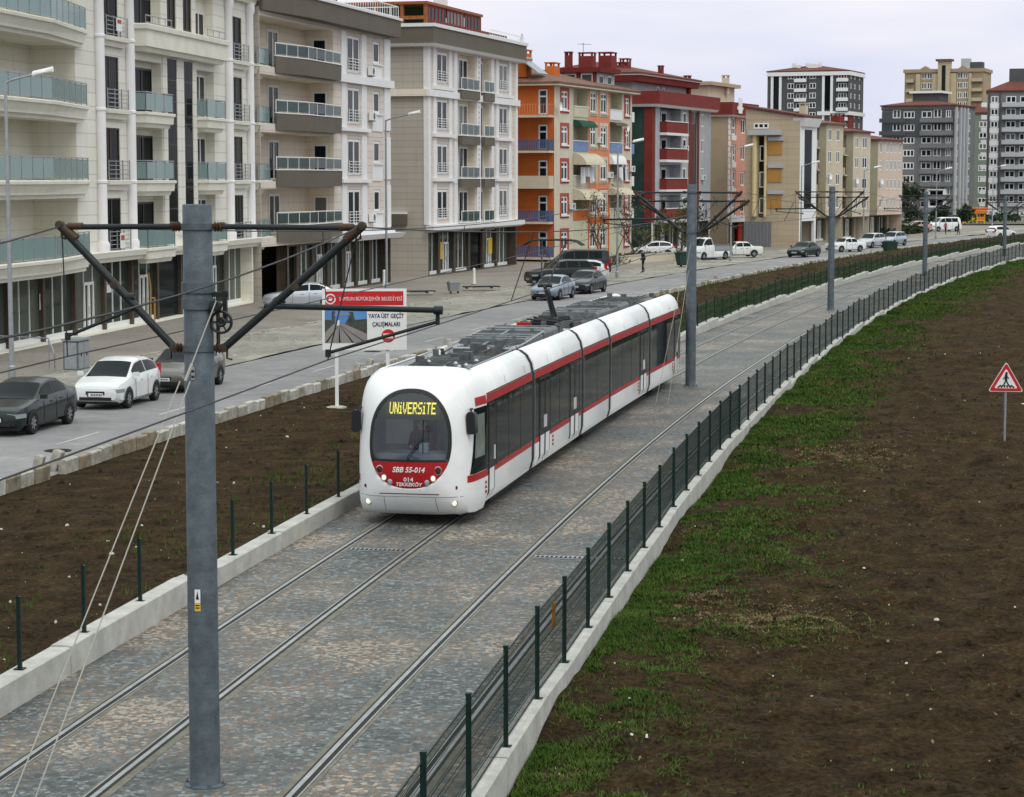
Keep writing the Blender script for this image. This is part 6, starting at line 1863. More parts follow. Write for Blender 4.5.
# ============ far towers -------------------------------------------------
def tower(label, A, slope, L_, D, H, floors, z0, fh, wall, frontw, endw, band=None, roof='tile', rise=2.5, frame='pvc', balc=(), ebalc=(), base=0., endwall=None):
    """frontw / endw: (x, w, h, style) columns repeated on each floor"""
    B = Bld('apartment_tower', label, A, slope, L_, D, H); B.r.location.z = base
    for face, cols, bal, mw in (('f', frontw, balc, wall), ('e', endw, ebalc, endwall or wall)):
        B.front() if face == 'f' else B.end()
        x0, x1 = (0, L_) if face == 'f' else (-D, 0)
        holes = [(x, z0 + k*fh + .8, x + w, z0 + k*fh + .8 + h, .12) for k in range(floors) for x, w, h in cols]
        B.wall(M[mw], x0, x1, 0, H, holes)
        for k in range(floors):
            for x, w, h in cols: B.window(x + .02, z0 + k*fh + .82, w - .04, h - .04, .03, 1 if w < 2.4 else 2, 0, .2, frame)
            for (a, b, m) in bal:
                f = z0 + k*fh
                B.bx('balcony_front', M[m], a, b, -1.0, -.85, f - .1, f + .85); B.bx('balcony_slab', M['towerdark'], a - .05, b + .05, -1.05, -.004, f - .3, f - .1)
    B.front(); B.sides(M[wall], H, near=False, ztop=False)
    if roof: B.hip(M[roof], H, rise, .35, .45, thick=.3)
    return B
# dark grey tower with pale balcony rails
t3 = tower('dark grey apartment tower with pale framed windows and low red hipped roof', (94.6, 474), .5, 17, 16, 25.6, 8, 3.1, 2.74, 'towergrey',
    ((2.2, 1.2, 1.4), (11.5, 1.6, 1.4)), ((-13.6, 1.8, 1.9), (-11.2, 2.5, 1.5), (-7.2, 2.3, 1.5), (-4.6, 1.8, 1.9), (-1.9, 1.2, 1.7)), ebalc=((-7.3, -.1, 'towergrey'),), base=-2.6, rise=1.7)
t3.end()
for k in (6, 7):
    f = 3.1 + k*2.74
    t3.bx('dark_band', M['towerdark'], -15.98, -.02, -.07, -.004, f - .55, f + .75); t3.bx('balcony_front', M['towerdark'], -16.3, -10.5, -1.0, -.85, f - .1, f + .8)
    for x, w in ((-16, 2.3), (-11.8, .55), (-8.7, 1.4), (-4.9, .3), (-2.8, .8), (-.7, .7)): t3.bx('dark_band', M['towerdark'], x, x + w, -.06, -.003, f + .751, f + 2.19)
t3.bx('dark_band', M['towerdark'], -16.1, .05, -.3, -.005, 24.9, 25.5)
for x in (-5.6, -2.0): t3.bx('entrance_pier', M['pvc'], x, x + .7, -.7, -.004, 0, 7.6)
t3.bx('entrance_beam', M['pvc'], -5.6, -1.3, -.75, -.006, 3.6, 4.3); t3.bx('entrance_beam', M['pvc'], -5.6, -1.3, -.75, -.006, 7.6, 7.9)
t3.bx('entrance_glass', M['glassdark'], -4.9, -2.0, -.2, -.003, .2, 7.4)
t3.front()
for x in (.3, 3.9, 6.6, 9.4): t3.bx('pale_fin', M['towerlight'], x, x + .9, -.4, -.004, 2, 25.4)
t3.bx('roof_lantern', M['towerdark'], 6, 13, 5, 11, 26.5, 28.6); t3.bx('roof_lantern', M['pvc'], 5.4, 13.6, 4.4, 11.6, 28.6, 29.1)
# grey tower at the picture's edge, over a shop covered with posters
t4 = tower('pale grey apartment tower with long balconies above the poster covered shop', (122.6, 488), .22, 16, 17.6, 29.4, 9, 4.2, 2.74, 'towergrey',
    ((2, 1.6, 1.4), (8, 1.6, 1.4)), ((-16.9, 1.7, 1.5), (-13.6, 2.2, 1.5), (-10.6, 2.2, 1.5), (-7.6, 1.5, 1.5), (-4, 2.0, 1.5)), ebalc=((-14.4, -8.6, 'towerlight'), (-5, -.5, 'towerlight')), base=-2.7, rise=4.2)
t4.end()
for k in range(9):
    f = 4.2 + k*2.74
    t4.bx('balcony_front', M['pvc'], -18.9, -17.65, -.9, .9, f - .1, f + .85); t4.bx('pale_panel', M['pvc'], -17.05, -15.05, -.06, -.003, f - .40, f + .75)
for x in (-17.3, -14.98): t4.bx('dark_rib', M['towerdark'], x, x + .22, -.3, -.004, 3.2, 29)
t4.bx('chimney_block', M['towerdark'], -13, -9, 4, 8, 31, 34.6)
# printed posters of the shop, blurred by distance: pale sheets with coloured blots
rr = random.Random(9)
PM = [M['towerlight'], mat('poster_pink', (.50,.20,.25), .6, var=.5, scale=1.5), mat('poster_blue', (.20,.28,.48), .6, var=.5, scale=1.5), M['pvc'], M['yellow']]
for k in range(5):
    a = -17.4 + 3.5*k
    mb = MB(); mb.box(a, a + 3.2, -.24, -.1, .2, 3.9, 0 if k % 2 else 3)
    for q in range(9):
        x = a + .2 + 2.2*rr.random(); z = .5 + 2.6*rr.random(); w = .3 + .5*rr.random()
        mb.box(x, x + w, -.25 - .002*q, -.2, z, z + w*(.4 + .5*rr.random()), rr.choice((1, 1, 2, 4)))
    t4.put(mb, 'poster', PM)
t4.front()
# green and yellow tower half hidden between the two
t5 = tower('narrow green and yellow tower squeezed between the two grey towers', (121.5, 560), .3, 12, 10, 27.5, 9, 1.2, 2.75, 'greenish', (), ((-7.6, 2.2, 1.5), (-3.4, 2.0, 1.5)), base=-3.5)
t5.end(); t5.bx('yellow_render', M['towerlt'], -9.98, -.05, -.04, -.003, 0, 12.0) if False else None; t5.front()
# dark and white tower behind the buff row
t1 = tower('far dark tower with white balconies, white bands and red roof', (98.4, 650), .4, 20, 24.3, 42.6, 14, 2.6, 2.85, 'towerdark',
    ((3, 1.6, 1.5), (8, 1.6, 1.5), (14, 1.8, 1.5)), ((-18.2, 2.0, 1.7), (-15.6, 3.2, 1.5), (-11.6, 2.0, 1.7), (-3.0, 2.6, 1.5)), ebalc=((-16.0, -12.3, 'pvc'), (-3.3, .2, 'pvc')), base=-3.6, rise=2.4)
t1.end()
for x in (-23.2, -20.7, -7.7, -5.2): t1.bx('white_pier', M['pvc'], x, x + .75, -.35, -.004, 3, 42)
for x in (-22.4, -6.9): t1.bx('stair_glazing', M['glassdark'], x, x + 1.7, -.15, -.003, 31.5, 41.6)
for z, a, b in ((41.4, -24.4, .1), (29.8, -24.4, -18.6), (29.8, -9, .1)): t1.bx('white_band', M['pvc'], a, b, -.6, -.005, z, z + 1.1)
t1.bx('red_wall', M['darkred'], -5, 0, -.08, -.0035, 2, 29.6) if False else None
t1.front(); t1.bx('white_band', M['pvc'], -.3, 20.2, -.6, -.005, 41.4, 42.5); t1.bx('white_band', M['pvc'], -.3, 20.2, -.6, -.005, 29.8, 30.9); t1.bx('red_panel', M['darkred'], .5, 7.5, -.12, -.004, 2, 29.7)
mb = MB()
rr = random.Random(12)
for k in range(9): x, y, h = 5 + 10*rr.random(), 6 + 12*rr.random(), .2 + 1.2*rr.random(); mb.box(x, x + 1.4, y, y + 1.2 + 2*rr.random(), 43.6, 44.6 + h)
t1.put(mb, 'roof_tank', M['pvc'])
# tan tower behind the dark grey one
t2 = tower('far tan tower with central turret and blue white window bays', (138, 650), .4, 13, 23.2, 42.4, 14, 2.6, 2.85, 'towertan',
    (), ((-18.2, 1.5, 1.9), (-16.5, 1.5, 1.9), (-7.6, 1.5, 1.9), (-5.9, 1.4, 1.9)), ebalc=((-22.6, -20.4, 'towerlt'), (-3.2, -.2, 'towerlt')), base=-3.6, roof=None)
t2.bx('roof_deck', M['towertan'], -.4, 13.4, -.4, 23.6, 42.4, 43.4)
t2.end()
for a, b in ((-19.8, -18.5), (-14.9, -13.4), (-9.6, -7.9), (-4.2, -3.4)): t2.bx('pale_pier', M['towerlt'], a, b, -.5, -.004, 3, 42)
t2.bx('turret', M['towerlt'], -13.2, -9.7, -1.2, 2, 0, 45.6); t2.bx('turret_roof', M['tilebrown'], -13.8, -9.1, -1.8, 2.4, 45.6, 46.2); t2.bx('turret_glazing', M['glassdark'], -12.0, -10.9, -1.25, -1.21, 30, 44.4)
for a, b in ((-20.2, -14), (-9, -3)): t2.put(MB().rings([[(a, -.6, 42.4), (b, -.6, 42.4), ((a+b)/2, -.6, 44.3)], [(a, 3, 42.4), (b, 3, 42.4), ((a+b)/2, 3, 44.3)]]), 'gable', M['towertan'], recalc=True)
t2.bx('roof_tank', M['towerlight'], -7, -4.5, 2, 5, 43.4, 46.4); t2.bx('roof_house', M['towerdark'], -4.4, -1.0, 3, 7, 43.4, 45.4)
t2.front()
# ------------------------------------------------------------------ cars
def lerp(a, b, t): return a + (b - a)*t
def prof(pts, x):
    """piecewise profile, x falling along pts"""
    if x >= pts[0][0]: return pts[0][1]
    for (xa, za), (xb, zb) in zip(pts, pts[1:]):
        if xb <= x <= xa: return za + (zb - za)*(xa - x)/max(1e-6, xa - xb)
    return pts[-1][1]
KIND = {  # length, width, wheel radius, wheel x, belt line, roof line
 'hatch': (3.99, 1.70, .31, (1.25, -1.25), [(2.0,.60),(1.93,.70),(1.7,.80),(1.0,.95),(-1.85,1.03),(-2.0,.90)], [(1.12,.90),(.25,1.40),(-.25,1.47),(-1.1,1.44),(-1.55,1.30),(-1.95,1.0)]),
 'sedan': (4.50, 1.74, .32, (1.38, -1.30), [(2.25,.58),(2.18,.68),(1.9,.78),(1.0,.93),(-1.4,1.02),(-2.12,1.02),(-2.25,.85)], [(1.10,.88),(.22,1.36),(-.30,1.44),(-.85,1.41),(-1.75,1.03)]),
 'wagon': (4.20, 1.76, .33, (1.30, -1.25), [(2.1,.62),(2.0,.74),(1.7,.84),(.95,1.0),(-1.95,1.08),(-2.1,.9)], [(1.05,.96),(.3,1.48),(-.3,1.56),(-1.5,1.52),(-1.85,1.30),(-2.08,1.05)]),
 'suv':   (4.75, 1.85, .38, (1.45, -1.35), [(2.37,.75),(2.3,.92),(2.0,1.02),(1.0,1.16),(-2.2,1.22),(-2.37,1.0)], [(1.05,1.12),(.45,1.66),(-.2,1.76),(-1.7,1.73),(-2.05,1.5),(-2.3,1.2)]),
 'van':   (4.90, 1.92, .34, (1.6, -1.5), [(2.45,.70),(2.38,.95),(2.1,1.10),(1.6,1.22),(-2.3,1.25),(-2.45,1.0)], [(1.75,1.18),(.95,1.86),(.3,1.97),(-2.1,1.95),(-2.3,1.8),(-2.42,1.3)]),
 'truck': (5.20, 1.95, .36, (1.75, -1.45), [(2.6,.72),(2.55,.95),(2.3,1.10),(1.75,1.24),(.25,1.30),(.2,1.30),(.15,.80),(-2.55,.80),(-2.6,.78)], [(1.85,1.18),(1.15,1.92),(.8,2.02),(.32,2.0),(.2,1.3)]),
 'boxy':  (4.40, 1.65, .31, (1.25, -1.25), [(2.2,.62),(2.15,.82),(1.0,.92),(-1.4,.95),(-2.15,.93),(-2.2,.75)], [(.85,.92),(.35,1.36),(.0,1.40),(-.75,1.38),(-1.25,.95)]),
}
PAINT = {}
def paint(name, col, metal=.3):
    if name not in PAINT:
        m = mat('car_paint_' + name, col, .22, metal, var=.05, scale=2, spec=.35)
        m.node_tree.nodes['Principled BSDF'].inputs['Coat Weight'].default_value = .2
        PAINT[name] = m
    return PAINT[name]
def car(name, label, cat, kind, x, y, ang, col, detail=True, group='cars along the street', plate=True, z0=.05):
    L_, W, wr, wx, zb, zt = KIND[kind]
    t = thing(name, label, cat, (x, y, z0), ang, group)
    hw = W/2
    def width(x): return hw*(1 - .17*(abs(x)/(L_/2))**7)
    def top(x):
        b = prof(zb, x); 
        if zt[-1][0] < x < zt[0][0]: return b, max(b + .02, prof(zt, x))
        return b, b + .02
    def pts(x):
        w = width(x); b, tp = top(x); u = min(1, (tp - b)/.42)
        wt = w*lerp(.86, .72, u); e = min(1, (L_/2 - abs(x))/.25)
        zs = lerp(.32, .20, e)
        return [(w*.86, zs), (w*.985, zs + .10), (w, (b + zs)*.56), (w*.985, b - .13), (w*.93, b), (wt, tp - .035*u), (wt*.80, tp + .012), (0, tp + .03)]
    xs = sorted({round(L_/2*c, 4) for c in (1, .992, .97, .93, -.93, -.97, -.992, -1)} | {round(q, 4) for q in frange(-L_/2*.9, L_/2*.9, 30)} | {p[0] for p in zt if abs(p[0]) < L_/2} | {p[0] for p in zb if abs(p[0]) < L_/2}, reverse=True)
    rows = []
    for q in xs:
        h = pts(q); rows.append([(q, a, z) for a, z in h] + [(q, -a, z) for a, z in h[::-1][1:]] + [(q, 0, h[0][1])])
    mb = MB(); mb.rings(rows)
    body = mb.build('body', col, t, smooth=38, recalc=True)
    gl = M['carglass']
    # side windows between the belt and the roof edge
    def side(x, v, s, off=.008):
        h = pts(x); a, b = h[4], h[5]
        n = Vector((b[1]-a[1], -(b[0]-a[0]))).normalized()
        return (x, s*(lerp(a[0], b[0], v) + abs(n.x)*off), lerp(a[1], b[1], v) + n.y*off*0 + .001)
    a0 = zt[0][0]; lo = [q for q in frange(zt[0][0] - .02, zt[-1][0] + .02, 60) if top(q)[1] - top(q)[0] > .17]
    xa, xb = lo[0], lo[-1]
    if kind == 'van': xb = -1.9
    nwin = {'truck': 1, 'van': 3, 'boxy': 2, 'hatch': 2}.get(kind, 2 if kind != 'suv' else 3)
    cuts = frange(xa - .04, xb + .10, nwin + 1)
    for s in (1, -1):
        for k in range(nwin):
            p, q = cuts[k] - (.035 if k else 0), cuts[k+1] + .035
            g = MB(); r1 = [side(v, .10, s) for v in frange(p, q, 7)]; r2 = [side(v, .90, s) for v in frange(p, q, 7)]
            g.grid([r1, r2] if s > 0 else [r2, r1]); g.build('side_window', gl, t)
    # windscreen and rear window lie on the sloping roof line
    def screen(xs_, nm):
        g = MB(); rows = []
        for q in xs_:
            h = pts(q); wt = h[5][0]*.93; tp = h[6][1]
            rows.append([(q + (.006 if nm == 'windscreen' else -.006), yy, tp + .010 - .02*(abs(yy)/wt)**3 + .012*(1 - (yy/wt)**2)) for yy in frange(-wt, wt, 7)])
        g.grid(rows); o = g.build(nm, gl, t, smooth=180)
        return o
    w1 = zt[1][0]; screen(frange(zt[0][0] - .06, w1 + .03, 6), 'windscreen')
    if kind not in ('truck',): screen(frange(zt[-2][0] - .03 if kind in ('sedan', 'boxy') else zt[-3][0] - .12 if kind == 'van' else zt[-2][0] + .0, zt[-1][0] + .10, 5), 'rear_window')
    # wheels
    for k, q in enumerate(wx):
        for s in (1, -1):
            w = MB(); yo = width(q)
            w.lathe([(wr*.62, yo + .012), (wr*.93, yo + .014), (wr, yo - .03), (wr, yo - .17), (wr*.6, yo - .17)], 22, (q, 0, wr), 'y', cap=False)
            if s < 0:
                for v in w.v: v.y *= -1
            wo = w.build('wheel', M['tyre'], t, smooth=40, recalc=True)
            r = MB(); r.lathe([(.001, yo - .012), (wr*.16, yo - .008), (wr*.60, yo - .05), (wr*.64, yo + .006)], 22, (q, 0, wr), 'y', 1, cap=False)
            for j in range(7):
                a = j*2*math.pi/7; ca, sa = math.cos(a), math.sin(a); ww = .032
                P_ = [(wr*.10, -ww), (wr*.62, -ww*.8), (wr*.62, ww*.8), (wr*.10, ww)]
                r.poly([(q + u*ca - v*sa, yo + .004, wr + u*sa + v*ca) for u, v in P_], 0)
            if s < 0:
                for v in r.v: v.y *= -1
            r.build('rim', [M['rim'], M['black']], wo, recalc=False)
            ar = MB(); n = 14
            ring = []
            for j in range(n + 1):
                a = math.pi*j/n - .12*math.cos(math.pi*j/n)*0; ring.append(a)
            r1 = [(q + (wr + .075)*math.cos(a), s*(width(q) + .003), wr + (wr + .075)*math.sin(a)) for a in ring]
            ar.poly(r1 if s < 0 else r1[::-1]); ar.build('wheel_arch', M['black'], t)
    f = L_/2
    def face(yq, zq, s=1):      # x of the nose at a height, kept just proud of the body
        return s*(f + .004)
    d = MB()
    zf = zb[0][1]
    d.box(f - .10, f + .012, -hw*.36, hw*.36, zf - .12, zf - .015); d.box(f - .12, f + .010, -hw*.62, hw*.62, .30, .40)
    d.build('grille', M['black'], t)
    for s in (1, -1):
        h = MB(); zz = zf + .02
        xs_ = (f - .36, f - .20, f - .06)
        h.rings([[(q, s*(width(q)*a), z) for a, z in ((.56, zz - .10), (1.006, zz - .08), (1.004, zz + .035), (.60, zz + .05 + .02*(f - q)))] for q in (f - .42, f - .25, f - .10, f - .015)])
        h.build('headlight', M['lampglass'], t, recalc=True)
        b = MB(); b.box(-f - .012, -f + .22, s*hw*.62 - .16, s*hw*.62 + .17, zb[-1][1] - .16 if kind != 'truck' else .55, zb[-1][1] + .03 if kind != 'truck' else .70)
        if kind in ('hatch', 'wagon', 'suv', 'van'): b.box(-f + .02, -f + .22, s*hw*.80 - .07, s*hw*.80 + .075, zb[-1][1] - .05, zb[-1][1] + .28)
        b.build('tail_light', M['taillight'], t)
        m_ = MB(); q = zt[0][0] - .28; y = s*(width(q)*.95)
        m_.rings([[(q + a, y + s*b_, top(q)[0] + c) for a, b_, c in ((-.05, .03, .02), (.07, .03, .02), (.07, .03, .14), (-.05, .03, .15))], [(q + a, y + s*b_, top(q)[0] + c) for a, b_, c in ((-.04, .22, .03), (.03, .22, .03), (.03, .22, .15), (-.04, .22, .16))]])
        m_.build('wing_mirror', col if kind != 'suv' else M['black'], t, recalc=True)
        hd = MB()
        for q in (cuts[0] - .55, cuts[1] - .35):
            if kind != 'truck' or q > .3: hd.box(q - .10, q + .08, min(s*(width(q)*.985 + .0), s*(width(q)*.985 + .025)), max(s*(width(q)*.985), s*(width(q)*.985 + .025)), top(q)[0] - .16, top(q)[0] - .125)
        hd.build('door_handle', M['black'] if kind in ('suv', 'boxy') else col, t)
    # door gaps
    dg = MB()
    for q in cuts[:-1] + [cuts[-1] + .1]:
        for s in (1, -1):
            h = pts(q); dg.box(q - .007, q + .007, s*h[2][0] - .003, s*h[2][0] + .004, h[0][1] + .1, h[3][1] + .1)
    dg.build('door_gap', M['black'], t)
    if plate:
        for s in (1, -1):
            p = MB(); x0, x1 = sorted((s*(f + .012), s*(f + .024))); p.box(x0, x1, -.26, .26, .42, .53, 0); p.box(x0 - .001, x1 + .001, *sorted((-s*.26*1., -s*.215)), .421, .529, 1)
            if s > 0:
                for k in range(7): p.box(x1, x1 + .002, .19 - .055*k, .225 - .055*k, .445, .505, 2)
            p.build('number_plate', [M['plate'], PLB, M['black']], t)
    if kind == 'truck':
        b = MB(); b.box(-2.55, .05, -.93, .93, .80, .86); b.box(-2.55, .05, .90, .96, .86, 1.22); b.box(-2.55, .05, -.96, -.90, .86, 1.22); b.box(-2.58, -2.52, -.9, .9, .86, 1.22)
        b.build('cargo_bed', M['steel'], t)
    un = MB(); un.box(-f*.92, f*.92, -hw*.8, hw*.8, .17, .32); un.build('underbody', M['black'], t)
    return t
M['carglass'] = mat('car_window_glass', (.010,.014,.015), .06, var=.2, spec=.08)
PLB = mat('plate_blue_band', (.03,.07,.30), .4)
def hd(y, d=0): return heading(y) + d
def park(y, off): p = atY(y, off); return p.x, p.y
BACK = math.pi
x, y = park(63.3, -17.05); car('parked_car', 'dark grey green saloon at the picture edge, parked ahead of the white hatchback', 'car', 'sedan', x, y, hd(63, BACK + .02), paint('dark_green_grey', (.014,.020,.020), .3), group='cars parked along the kerb')
x, y = park(70.3, -17.05); car('parked_car', 'shiny white five-door hatchback parked between two darker saloons', 'car', 'hatch', x, y, hd(70, BACK + .03), paint('white', (.62,.63,.63), 0), group='cars parked along the kerb')
x, y = park(75.9, -16.95); car('parked_car', 'grey brown car half hidden behind the big catenary pole', 'car', 'sedan', x, y, hd(77, BACK + .03), paint('grey_brown', (.14,.135,.12), .5), group='cars parked along the kerb')
car('parked_car', 'pale silver saloon standing sideways behind the billboard', 'car', 'sedan', -11.7, 123.5, rad(185), paint('silver', (.50,.53,.57), .5), group='cars on the pavement')
car('parked_car', 'light blue silver saloon with number plate facing the camera above the tram roof', 'car', 'sedan', 2.5, 133.2, rad(252), paint('blue_silver', (.24,.29,.36), .6), group='cars parked along the kerb')
car('parked_car', 'dark slate grey hatchback beside the light blue silver saloon', 'car', 'sedan', 4.7, 140.5, rad(250), paint('slate', (.022,.030,.036), .3), group='cars parked along the kerb')
car('parked_car', 'large black off-road car standing across the pavement', 'car', 'suv', 3.3, 150.0, rad(200), paint('black', (.005,.006,.007), .1), group='cars on the pavement')
car('parked_car', 'small white and red tailed car squeezed behind the dark saloon', 'car', 'hatch', 4.9, 157.5, rad(172), paint('off_white', (.55,.56,.56), 0), group='cars on the pavement')
car('parked_van', 'long dark van with red tail lights behind the black off-road car', 'van', 'van', 4.9, 165.5, rad(187), paint('dark_blue', (.009,.011,.015), .2), group='cars on the pavement')
car('parked_car', 'white hatchback seen side on under the bare trees', 'car', 'hatch', 13.0, 203, rad(186), paint('white2', (.66,.67,.68), 0), group='cars on the pavement', z0=.14)
car('flatbed_truck', 'white flatbed pickup truck facing the camera beside the second catenary pole', 'truck', 'truck', 17.6, 198.5, rad(228), paint('white', (.62,.63,.63), 0), group=None)
car('parked_car', 'old boxy white saloon behind the white flatbed truck', 'car', 'boxy', 20.9, 203.5, rad(196), paint('cream_white', (.60,.60,.57), 0), group='cars on the pavement', z0=.14)
car('moving_car', 'dark green saloon driving on the road before the tan building', 'car', 'sedan', 27.3, 206, rad(238), paint('bottle_green', (.014,.030,.026), .3), group='cars on the road')
car('moving_car', 'white car with dark windscreen on the road beside the third catenary pole', 'car', 'boxy', 33.4, 220.8, rad(214), paint('white2', (.66,.67,.68), 0), group='cars on the road')
car('moving_car', 'silver people carrier facing the camera, nearer of the silver pair', 'car', 'wagon', 38.1, 234, rad(234), paint('silver', (.50,.53,.57), .5), group='cars on the road')
car('moving_car', 'silver car following the people carrier, farther of the silver pair', 'car', 'wagon', 41.6, 241, rad(234), paint('silver2', (.42,.46,.52), .5), group='cars on the road')
car('moving_car', 'white car on the far bend near the farthest catenary pole', 'car', 'wagon', 60.3, 272, rad(40), paint('white2', (.66,.67,.68), 0), group='cars on the road')
car('parked_van', 'white van parked before the entrance of the dark grey tower', 'van', 'van', 60.5, 309, rad(205), paint('white2', (.66,.67,.68), 0), group=None)
car('parked_car', 'pale car with reddish roof parked beside the distant white van', 'car', 'wagon', 55.6, 304, rad(190), paint('rose', (.45,.30,.28), .1), group='cars on the pavement')
car('parked_car', 'white car partly hidden by the hedge far down the street', 'car', 'hatch', 51.0, 301, rad(190), paint('white2', (.66,.67,.68), 0), group='cars on the pavement')

for k, (y_, o_) in enumerate(((58, -14.0), (92, -15.2), (131, -14.2))):
    p_ = atY(y_, o_, .055); mb = MB(); mb.lathe([(.36, -.02), (.36, .004), (.31, .004), (.31, .0), (.001, .0)], 20)
    for q in range(-3, 4): mb.box(-.26, .26, .075*q - .018, .075*q + .018, .0, .005)
    tag(mb.build('manhole_cover', M['groove'], None, p_), ('manhole cover in the road nearest the camera, ahead of the dark saloon', 'manhole cover in the road before the billboard', 'manhole cover in the road above the tram roof')[k], 'manhole cover')
# ------------------------------------------------------------------ people in the street
person('person in a dark coat walking on the pavement before the white hatchback', (10.1, 169.6, .09), rad(200), M['navy'], M['blackcloth'], stride=.12)
person('person in black walking near the distant white van', (57.9, 286, .1), rad(160), M['blackcloth'], M['navy'], stride=.15)
person('person in a pink top beside the person in black', (56.6, 288, .1), rad(30), M['pinkcloth'], M['navy'], stride=.1)

# ------------------------------------------------------------------ street furniture
t = thing('utility_cabinet', 'grey metal utility cabinet on the pavement beside the railing', 'cabinet', (-16.35, 82.3, .05), rad(78))
mb = MB(); mb.box(-.52, .52, -.30, .30, .08, 1.18); mb.build('body', M['tramgrey'], t)
mb = MB(); mb.box(-.57, .57, -.35, .35, 1.18, 1.26); mb.build('top', M['steel'], t)
mb = MB(); mb.box(-.56, .56, -.33, .33, -.1, .08); mb.build('plinth', M['concrete'], t)
for y in (-.30,): 
    for x in (-.26, .26):
        mb = MB(); mb.box(x - .24, x + .24, -.318, -.30, .14, 1.12); o = mb.build('door', M['steel'], t)
        mb = MB(); mb.box(x - .05, x + .02, -.335, -.318, .60, .74); mb.build('handle', M['black'], o)
mb = MB(); mb.box(-.535, -.52, -.24, .24, .14, 1.12); mb.build('side_panel', M['steel'], t)
def railing():
    t = thing('handrail', 'thin steel handrail beside the steps at the shop front', 'railing', (-19.0, 84.2, .1))
    mb = MB(); p = [(-3.6, 1.6), (-2.3, .9), (-.9, .2), (1.5, -1.3)]
    mb.tube([(a, b, 1.15) for a, b in p], .028, 6)
    for a, b in p: mb.tube([(a, b, 0), (a, b, 1.15)], .022, 6)
    mb.tube([(1.5, -1.3, 1.15), (1.75, -1.5, .6), (1.75, -1.5, 0)], .028, 6)
    mb.build('rail', M['steel'], t)
railing()
t = thing('shop_steps', 'three broad stone steps up to the shop at the picture edge', 'steps', (-22.6, 84.0, 0), rad(81))
for k in range(3):
    mb = MB(); mb.box(-6, 5.2 - .5*k, -.2 + .38*k, 2.2, .16*k + .02, .16*(k + 1) + .02); mb.build('step', M['kerb'], t)
def bin_(x, y, s, label, m):
    t = thing('litter_bin', label, 'bin', (x, y, .08), rad(20))
    mb = MB(); mb.rings([[(-.45*s,-.4*s,.12),(.45*s,-.4*s,.12),(.45*s,.4*s,.12),(-.45*s,.4*s,.12)],[(-.6*s,-.52*s,1.1*s),(.6*s,-.52*s,1.1*s),(.6*s,.52*s,1.1*s),(-.6*s,.52*s,1.1*s)]]); mb.build('body', m, t, recalc=True)
    mb = MB(); mb.box(-.64*s, .64*s, -.56*s, .56*s, 1.1*s, 1.18*s); mb.box(-.5*s, .5*s, -.3*s, .3*s, 1.18*s, 1.26*s); mb.build('lid', m, t)
    mb = MB()
    for sx in (-1, 1): mb.lathe([(.1*s, -.05), (.1*s, .05)], 10, (sx*.4*s, -.3*s, .1*s), 'y')
    mb.build('wheel', M['tyre'], t)
M['bingreen'] = mat('bin_dark_green', (.02,.045,.035), .6, var=.2)
bin_(14.2, 182, 1.0, 'dark green wheeled bin near the second catenary pole', M['bingreen'])
bin_(36.6, 213.5, 1.0, 'dark green bin at the road edge before the silver cars', M['bingreen'])
bin_(70.3, 280, 1.0, 'dark bin on the far bend of the road', M['bingreen'])
bin_(-3.7, 139.2, .6, 'grey bin on the pavement before the beige shops', M['steel'])
def bollard(x, y, label):
    t = thing('bollard', label, 'bollard', (x, y, .12)); mb = MB(); mb.lathe([(.13, 0), (.11, .1), (.09, .9), (.1, 1.0), (.04, 1.08)], 10); mb.build('post', M['pvc'], t, smooth=40)
    mb = MB(); mb.lathe([(.2, -.05), (.2, .03)], 10); mb.build('foot', M['concrete'], t)
bollard(-2.6, 151, 'short white bollard before the dark shop entrance')
bollard(-8.6, 148, 'short white bollard beside the shop door behind the billboard')
# concrete slabs lying on the pavement
for x, y, a, w, lb in ((-2.0, 143.5, .3, 1.2, 'dark metal frame slab lying on the pavement behind the grey bin'), (-5.9, 137.5, .4, 1.1, 'dark slab lying on the pavement before the grey bin')):
    t = thing('slab', lb, 'slab', (x, y, .05), a); mb = MB(); mb.box(-w, w, -.3, .3, .2, .28); mb.build('plate', M['black'], t)
    for q in (-1, 1): mb = MB(); mb.box(q*w*.7 - .15, q*w*.7 + .15, -.3, .3, .10, .24) ; mb.build('support', M['concrete'], t)
# tram stop? no: slide of a playground far away
t = thing('playground_slide', 'orange roofed playground tower with yellow slide', 'slide', (78.6, 372, -.8), rad(20)); t.scale = (.75, .75, .75)
mb = MB()
for x in (-1, 1):
    for y in (-1, 1): mb.tube([(x, y, 0), (x, y, 3.6)], .1, 6)
mb.box(-1.1, 1.1, -1.1, 1.1, 1.5, 1.65); mb.build('frame', M['yellow'], t)
M['orangeroof'] = mat('orange_plastic_roof', (.62,.16,.02), .5, var=.05)
mb = MB(); mb.rings([[(-1.5,-1.5,3.4),(1.5,-1.5,3.4),(1.5,1.5,3.4),(-1.5,1.5,3.4)],[(-1.3,-1.3,4.6),(1.3,-1.3,4.6),(1.3,1.3,4.6),(-1.3,1.3,4.6)]]); mb.build('roof', M['orangeroof'], t, recalc=True)
mb = MB(); mb.rings([[(-1.1 - 4.2*u, y, 1.7*(1-u) + .3 + z) for y, z in ((-.45, .35), (-.4, 0), (.4, 0), (.45, .35), (.5, .35), (.45, -.08), (-.45, -.08), (-.5, .35))] for u in (0, .3, .8, 1)]); mb.build('slide', M['yellow'], t, recalc=True)
mb = MB(); mb.box(-1.05, 1.05, -1.08, -1.0, 1.7, 2.5); mb.build('panel', M['orangeroof'], t)
